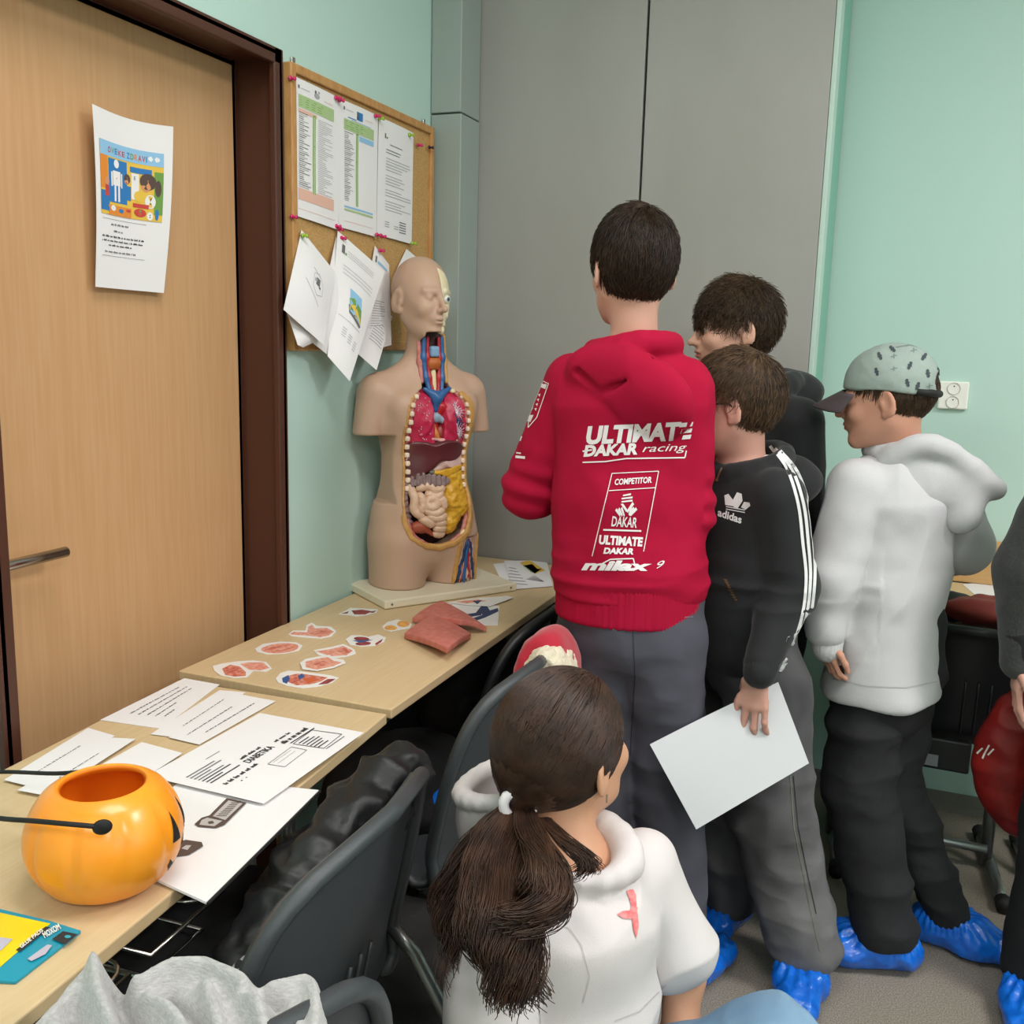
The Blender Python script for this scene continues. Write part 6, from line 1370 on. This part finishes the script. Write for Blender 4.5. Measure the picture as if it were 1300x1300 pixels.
s.ell((1.48, 2.40, 1.235), (.060, .035, .030), frame((.2, -1, 0), (.5, 0, 1)), .01, '-'); s.cap((1.37, 2.40, 1.16), (1.35, 2.39, 1.34), .048, .064, .01, '-')
s.chain([(1.40, 2.285, 1.12), (1.45, 2.30, 1.08), (1.49, 2.31, 1.055)], .010, .012, '-')
garment(t, base, 'hood', s, .0042, WH, folds(.004, 47), bvh=False)
d = Decal(cam_surf(bvw, base, 2.3)); d.poly([(1062, 846), (1072, 844), (1073, 860), (1063, 862)], 0, 2); d.build('hem_label', [INKD], wh_)
d = Decal(cam_surf(bvw, base, 2.3)); d.line([(1058, 862), (1100, 871), (1150, 873), (1190, 865)], 1.0, 0, 5); d.build('hem_stitching', [mat('stitch_grey', '#a9a8a8', .9)], wh_)
cuff(t, base, J['el'][0], J['wr'][0], .037, WH); cuff(t, base, J['el'][1], J['wr'][1], .040, WH)
s = S().ecap((1.365, 2.395, .70), (1.37, 2.395, .63), (.128, .108), (.126, .106), u, .01); solid('black_shirt', s, .006, [mat('black_cotton', '#141416', .9)], t, origin=base, disp=folds(.004, 51))
trousers(t, base, J, mat('black_canvas', '#131316', .85, bump=.3, bscale=400, col2='#19191d', scale=5), r=((.086, .078, .070), (.080, .068, .052)), hipr=(.120, .100), disp=folds(.009, 52, (6, 6, 11)), res=.0055, hemz=[.075, .075])
s = S().ell((1.545, 2.44, .125), (.03, .03, .03)); solid('sock', s, .004, [WPR], t, origin=base)
shoe_cover(t, base, J['an'][0], J['toe'][0], .265, h=.095, seed=15, tw_=.055); shoe_cover(t, base, J['an'][1], J['toe'][1], .215, h=.10, seed=17)
HB4 = hair_mat('hair_brown_short', '#33241a', '#5a4634')
def cut4(q): x, y, z = q[:, 0], q[:, 1], q[:, 2]; return np.maximum(np.maximum(np.where(y > -.022, .030-z-.0*x, -1), -.075-z-0*y), z-.06)
short_hair(t, base, J['hc'], R, .97, HB4, cut4, crown=(0, -.03, .11), ext=(.004, .006, .006), N=2600, L=.05, lift=.06, jit=.12, seed=25, disp=.0015, name='hair')
CAPM = mat('cap_sage_cotton', '#93a199', .85, bump=.3, bscale=400); CAPD = mat('cap_print_dark', '#3c464b', .85); VIS = mat('cap_visor', '#4a3f43', .7); 
s = S(); cc = W(0, -.012, .038); s.ell(cc, np.array([.087, .106, .092])*.97, R)
def capcut(p): q = ((p-np.array(J['hc']))@R)/.97; return q[:, 2]-(.024+np.where(q[:, 1] > 0, .12*q[:, 1], .22*q[:, 1]))
s.fn(capcut, .003, '-'); s.ell(W(0, -.108, .032), (.032, .03, .022), R, .004, '-')
o = solid('cap_crown', s, .0035, [CAPM], t, origin=base, disp=lambda p, n: .002*noise(p*30, 4)+.001*noise(p*70, 5), bvh=True); cap_o, bvc = o
V = []; n = 14
for side in (0, 1):
    for j in range(7):
        for i in range(n+1):
            a = -1+2*i/n; v = j/6; x = a*.074; y = .060+.034*math.sqrt(max(0, 1-a*a))+v*.072*(1-.55*a*a); z = .034-.030*v-.020*a*a*(.6+.4*v)-.0035*side; V.append(W(x, y, z))
F = []; K = 7*(n+1)
for j in range(6):
    for i in range(n): a = j*(n+1)+i; F += [(a, a+1, a+n+2, a+n+1), (K+a, K+a+n+1, K+a+n+2, K+a+1)]
for i in range(n): a = 6*(n+1)+i; F.append((a, a+1, K+a+1, K+a)); F.append((i, K+i, K+i+1, i+1))
for j in range(6): a = j*(n+1); F.append((a, a+n+1, K+a+n+1, K+a)); a += n; F.append((a, K+a, K+a+n+1, a+n+1))
mk('cap_visor', V, F, VIS, t, origin=base)
w = B(); w.tube([W(-.066, -.070, .016), W(-.040, -.100, .008), W(0, -.112, .004), W(.040, -.100, .008), W(.066, -.070, .016)], .0085, 10); o = w.build('cap_strap', BLACK, t, smooth=True, origin=base); o.location = (0, 0, 0)
o.location = (0, 0, 0)
d = Decal(cam_surf(bvc, base, 2.3, .0010)); SQ = [(1113, 472, .3), (1155, 464, -.5), (1178, 474, .2), (1152, 486, .3), (1165, 490, -.4), (1133, 443, .9), (1117, 452, .5), (1173, 453, -.7), (1195, 471, .2)]
for x, y, a in SQ:
    for k in (-1, 0, 1): d.ell((x+2.6*k*math.sin(a), y+3.2*k*math.cos(a)), 2.6-.5*abs(k), 2.3, 0, 8)
    d.line([(x-3*math.cos(a), y+3*math.sin(a)), (x+3*math.cos(a), y-3*math.sin(a))], 1, 0, 2)
for x, y in ((1135, 468), (1180, 490), (1160, 445), (1195, 480), (1135, 452)): d.line([(x-4, y+1), (x, y), (x+4, y-1)], .9, 1, 2); d.line([(x, y-3), (x, y+3)], .9, 1, 2)
d.line([(1137, 441), (1155, 438), (1172, 440)], 1, 1, 3)
d.build('cap_print', [CAPD, mat('cap_print_mid', '#6f7d7a', .85)], cap_o)

# ---------------------------------------------------------------- person cut by the right edge
J = dict(hc=(1.84, 2.36, 1.45), hf=(-.25, .95, 0), hs=.97, tf=(-.25, .95), nk=(1.83, 2.32, 1.30), ch=(1.83, 2.32, 1.14), pel=(1.83, 2.33, .80),
         sh=[(1.695, 2.29, 1.215), (1.965, 2.33, 1.22)], el=[(1.635, 2.28, 1.00), (2.02, 2.35, .98)], wr=[(1.640, 2.27, .80), (2.0, 2.32, .78)],
         hand=[((-.02, 0, -1), (1, .1, 0), .92, dict(side=1, curl=(.15, .3, .2))), ((0, 0, -1), (-1, 0, 0), .92, dict(side=-1))],
         hip=[(1.77, 2.33, .76), (1.90, 2.34, .76)], kn=[(1.765, 2.31, .44), (1.90, 2.33, .44)], an=[(1.745, 2.30, .09), (1.91, 2.32, .09)], toe=[(-.15, -1, 0), (.2, -1, 0)])
t, base, W, R = build_person('person cut off by the right edge, charcoal sleeve with black cuff and blue shoe cover', J, SK2, res=.005, zf=[(.66, .84, .0035)])
CH = mat('charcoal_melange', '#2f302f', .9, col2='#3a3b3a', scale=180, bump=.4, bscale=400, sheen=.15)
s = S(); u = np.array([1, 0, 0]); s.ecap((1.83, 2.32, 1.19), (1.83, 2.33, .80), (.142, .10), (.145, .11), u, .03); s.ecap((1.83, 2.32, 1.27), (1.83, 2.32, 1.19), (.075, .06), (.142, .10), u, .04)
for q in (0, 1): s.cap((1.83, 2.32, 1.255), J['sh'][q], .05, .055, .04); sleeve(s, J['sh'][q], J['el'][q], J['wr'][q], .060, .060, .042)
s.cap((1.83, 2.32, 1.27), (1.83, 2.33, 1.40), .05, .06, .01, '-')
garment(t, base, 'hoodie', s, .005, CH, folds(.006, 61), bvh=False); d0 = np.array(J['wr'][0])
solid('black_cuff', S().cap(d0+[0, 0, .06], d0+[0, 0, .0], .045, .036), .0045, [BH], t, origin=base)
trousers(t, base, J, mat('black_joggers', '#101113', .85), r=(.085, .075, .065), disp=folds(.006, 63), res=.007)
for q in (0, 1): shoe_cover(t, base, J['an'][q], J['toe'][q], .235, seed=31+q)
short_hair(t, base, J['hc'], R, .97, HB1, cut1, N=1200, seed=33)

# ---------------------------------------------------------------- crouching person in the white hoodie, ponytail
SK5 = skin('skin_warm', '#c99678')
J = dict(hc=(.955, 1.262, .872), hf=(.38, .92, .12), hup=(.0, .0, 1), hs=1.0, tf=(.82, -.57), nk=(.982, 1.225, .745), ch=(.995, 1.205, .60), pel=(.95, 1.24, .30), k=.92,
         sh=[(1.068, 1.320, .685), (.925, 1.105, .68)], el=[(1.125, 1.365, .50), (.945, 1.02, .48)], wr=[(1.14, 1.27, .32), (1.08, .98, .42)],
         hand=[((.1, -.7, -.6), (0, .5, -.8), .95, dict(side=-1)), ((1, -.1, -.2), (0, 0, -1), .95, dict(side=1))],
         hip=[(1.0, 1.30, .27), (.93, 1.16, .27)], kn=[(1.275, 1.275, .482), (1.22, 1.06, .42)], an=[(1.03, 1.27, .10), (.98, 1.06, .10)], toe=[(.9, -.3, 0), (.9, -.4, 0)])
t, base, W, R = build_person('crouching person with long brown ponytail in a white short-sleeved hoodie and blue jeans', J, SK5, res=.0042, zf=[(.74, 1.0, .0032)])
WG = mat('white_cotton_fleece', '#cfc8c7', .88, bump=.2, bscale=700)
s = S(); u = np.cross(nrm([.82, -.57, 0]), [0, 0, 1])
s.ecap((.992, 1.21, .645), (.99, 1.215, .50), (.126, .095), (.130, .108), u, .03); s.ecap((.99, 1.215, .50), (.955, 1.235, .30), (.130, .108), (.138, .115), u, .02); s.ecap((.985, 1.22, .70), (.992, 1.21, .645), (.070, .058), (.126, .095), u, .04)
for q in (0, 1):
    sh, el = np.array(J['sh'][q]), np.array(J['el'][q]); s.cap((.985, 1.22, .69), sh, .045, .050, .04); s.cap(sh, sh+(el-sh)*.80, .057, .060, .012)
el = np.array(J['el'][0]); sh = np.array(J['sh'][0]); dv = nrm(el-sh)
s.cap((.985, 1.22, .70), (.975, 1.235, .86), .050, .060, .01, '-')
ring = [(.988+.072*math.cos(a), 1.222+.068*math.sin(a), .750+.012*math.cos(a-2.4)) for a in np.linspace(0, 2*math.pi, 17)]; s.chain(ring, .016, .012); s.cap((.985, 1.22, .70), (.975, 1.235, .86), .050, .060, .01, '-')
s.chain([(.86, 1.21, .62), (.84, 1.2, .55)], .01, .01)
def gd(p, n): return .009*(1-2.4*np.abs(noise((p@np.array([[1, 0, .4], [0, 1, 0], [-.4, .2, 1]]))*np.array([8, 8, 5]), 72)))+.0015*noise(p*24, 73)
o, bvg = garment(t, base, 'hoodie', s, .0042, WG, gd); wg_ = o
# hood hanging open behind the neck
hcn = np.array([.868, 1.290, .745]); s = S(); hr = [tuple(hcn+np.array([.078*math.cos(a), .083*math.sin(a), .052+.02*math.cos(a)])) for a in np.linspace(0, 2*math.pi, 25)]
s.ell(hcn, (.083, .088, .105), None, .012); s.ell((.935, 1.27, .68), (.06, .06, .06), None, .03)
s.ell(hcn+[.004, 0, .022], (.068, .073, .105), None, .006, '-'); s.fn(lambda p: (hcn[2]+.052-.25*(p[:, 0]-.87)*-1)-p[:, 2], .006, '-'); s.chain(hr, .0115, .006); s.cap((.982, 1.225, .70), (.965, 1.245, .90), .055, .072, .008, '-')
garment(t, base, 'hood', s, .0042, WG, folds(.003, 75), bvh=False)
cs = cam_surf(bvg, base, 1.2); STW = mat('stitch_shadow', '#b9b1b0', .9)
PKR = mat('pink_red_print', '#d65f63', .7, col2='#e08a8a', scale=120)
d = Decal(cs); d.poly([(795, 1131), (803, 1129), (807, 1136), (808, 1158), (802, 1160), (800, 1146)], 0, 2); d.poly([(783, 1161), (790, 1157), (800, 1156), (802, 1150), (809, 1152), (808, 1166), (800, 1167), (790, 1166)], 0, 2); d.poly([(801, 1164), (809, 1160), (810, 1176), (807, 1191), (804, 1182)], 0, 2); d.build('bird_print', [PKR], wg_)
d = Decal(cs); d.line([(675, 1170), (679, 1230), (686, 1300)], 1.0, 0, 6); d.line([(700, 1172), (722, 1178), (738, 1200), (748, 1240), (740, 1272)], 1.0, 0, 6); d.line([(780, 1296), (812, 1284), (845, 1250)], 1.2, 0, 6); d.build('seams', [STW], wg_)
JB = mat('blue_jeans', '#5d7f9d', .85, col2='#7d9bb4', scale=7, bump=.4, bscale=900)
s = S(); s.ecap((.94, 1.235, .36), (.93, 1.24, .27), (.135, .11), (.14, .12), u, .03)
for q in (0, 1): s.cap(J['hip'][q], J['kn'][q], .088, .068, .03); s.cap(J['kn'][q], J['an'][q], .066, .05, .02)
solid('jeans', s, .0055, [JB], t, origin=base, disp=folds(.005, 81, (12, 12, 12)))
for q in (0, 1): shoe_cover(t, base, J['an'][q], J['toe'][q], .24, seed=41+q)
# hair: smooth cap swept to the tie, then the tail
HG = mat('hair_chestnut', '#2a1a12', .45, col2='#452d20', scale=45, detail=3, lo=.3, hi=.75, spec=.4); HGT = mat('hair_chestnut_tail', '#251711', .45, col2='#4f3425', scale=30, detail=3, lo=.3, hi=.8, spec=.35)
hc = np.array(J['hc']); rad = np.array([.083, .103, .098]); cc = np.array([0, -.014, .026]); tie = P(661, 1014, y=1.185); tl_ = ((tie-hc)@R)/1.02
def gcut(q): x, y, z = q[:, 0], q[:, 1], q[:, 2]; return np.maximum(np.maximum(np.where(y > .045, .062-z+.0*x, -1), np.where((y <= .045) & (y > -.02), .004-.2*(y)-z+0*x, -1)), -.066-z)
s = S(); s.ell(hc+R@(cc*1.02), rad*1.02*.99, R); s.ell(hc+R@((cc+tl_)*.5*1.02*1.25), (.035, .045, .035), R, .04)
s.cap(hc+R@(cc*1.02)+(tie-hc)*.40, tie, .055, .014, .03); s.fn(lambda p: gcut(((p-hc)@R)/1.02)*1.02, .004, 'i')
def gdsp(p, n):
    q = ((p-hc)@R)/1.02; v = q-tl_; a = np.arctan2(v[:, 0]-.0, v[:, 2]+.0); e = np.linalg.norm(v, axis=1); return .0012*noise(np.stack([a*22, e*4, e*0], 1), 5)+.0006*noise(np.stack([a*60, e*6, e*0], 1), 6)
solid('hair', s, .0034, [HG], t, origin=base, disp=gdsp, smooth=1)
rg = np.random.default_rng(5); v = rg.normal(size=(30000, 3)); v /= np.linalg.norm(v, axis=1)[:, None]; q = v*rad+cc; q = q[gcut(q) < -.002][:5200]; n = len(q); K = 10; Pp = np.zeros((n, K, 3))
jt = rg.normal(size=(n, 3))*.0035
for k in range(K):
    f_ = k/(K-1); p = q*(1-f_)+tl_*f_+jt*f_; w_ = (p-cc)/rad; m_ = np.linalg.norm(w_, axis=1)[:, None]; rr = 1.004+.004*math.sin(f_*3.1); p2 = cc+w_/np.maximum(m_, 1e-6)*rad*rr
    b_ = np.clip((f_-.80)/.20, 0, 1); Pp[:, k] = p2*(1-b_)+p*b_
Wp = hc+(Pp*1.02)@R.T; V, F = hull_strands(Wp, .0008, .0006); mk('hair_strands', V, F, HG, t, origin=base)
o = B().tube([tie+np.array([.002, -.016, .004])+np.array([.020*math.cos(a)*.9+.004, .012*math.cos(a)-.006, .020*math.sin(a)]) for a in np.linspace(0, 6.283, 16)[:-1]], .0075, 8, closed=True).build('hair_tie', WPR, t, smooth=True, origin=base); o.location = (0, 0, 0)
def tail(pts, N, sp, Lr, seed, K=30, r=.0011, wv=.016, nm='ponytail'):
    rg = np.random.default_rng(seed); c = np.array(bez(pts, 8)); tt = np.linspace(0, 1, len(c)); n = N; Pp = np.zeros((n, K, 3))
    ang = rg.uniform(0, 2*math.pi, n); rr = np.sqrt(rg.uniform(0, 1, n)); Ln = rg.uniform(*Lr, n); ph = rg.uniform(0, 6.28, n); cl = rg.integers(0, 22, n); cph = rg.uniform(0, 6.28, 22); fq = rg.uniform(7, 13, 22)[cl]+rg.normal(size=n)*.3; coff = rg.normal(size=(22, 3))*np.array([.010, .006, .004])
    for k in range(K):
        f_ = k/(K-1)*Ln; ctr = np.stack([np.interp(f_, tt, c[:, i]) for i in range(3)], 1); S_ = np.interp(f_, [0, .06, .3, .6, 1], sp)
        off = np.stack([np.cos(ang)*rr, np.sin(ang)*rr*.55, np.sin(ang*2)*rr*.15], 1)*S_[:, None]
        wv_ = wv*f_[:, None]*np.stack([np.sin(fq*f_+cph[cl]), np.cos(fq*f_*.9+cph[cl]), .3*np.sin(fq*f_+ph)], 1)+.0014*f_[:, None]*np.stack([np.sin(20*f_+ph), np.cos(17*f_+ph), 0*f_], 1)
        Pp[:, k] = ctr+off+wv_+coff[cl]*f_[:, None]
    V, F = hull_strands(Pp, r, r*.45); return mk(nm, V, F, HGT, t, origin=base)
tail([tie, P(645, 1042, y=1.145), P(632, 1095, y=1.08), P(632, 1155, y=1.02), P(640, 1215, y=.99), P(655, 1275, y=.98)], 4200, [.008, .014, .036, .038, .016], (.5, 1.02), 91, r=.0012)
tail([tie, P(672, 1050, y=1.13), P(694, 1095, y=1.06), P(700, 1135, y=1.03), P(680, 1160, y=1.015), P(655, 1168, y=1.0)], 1100, [.006, .012, .018, .016, .012], (.8, 1.0), 92, r=.0013, nm='ponytail_curl')
tail([tie, P(628, 1045, y=1.15), P(598, 1095, y=1.11), P(582, 1150, y=1.08), P(592, 1200, y=1.06), P(610, 1255, y=1.04)], 900, [.006, .010, .020, .022, .012], (.6, 1.0), 93, r=.0011, nm='ponytail_outer_lock')
tail([P(690, 1040, y=1.16), P(712, 1062, y=1.13), P(732, 1080, y=1.115), P(748, 1098, y=1.11), P(742, 1110, y=1.108)], 260, [.012, .012, .012, .010, .006], (.8, 1.0), 94, r=.0009, nm='nape_lock', wv=.003)
e_ = W(.080, -.006, -.038); B().tube([e_-base, e_-base+[0, 0, -.012]], .0012, 6).build('earring', CHROME, t)
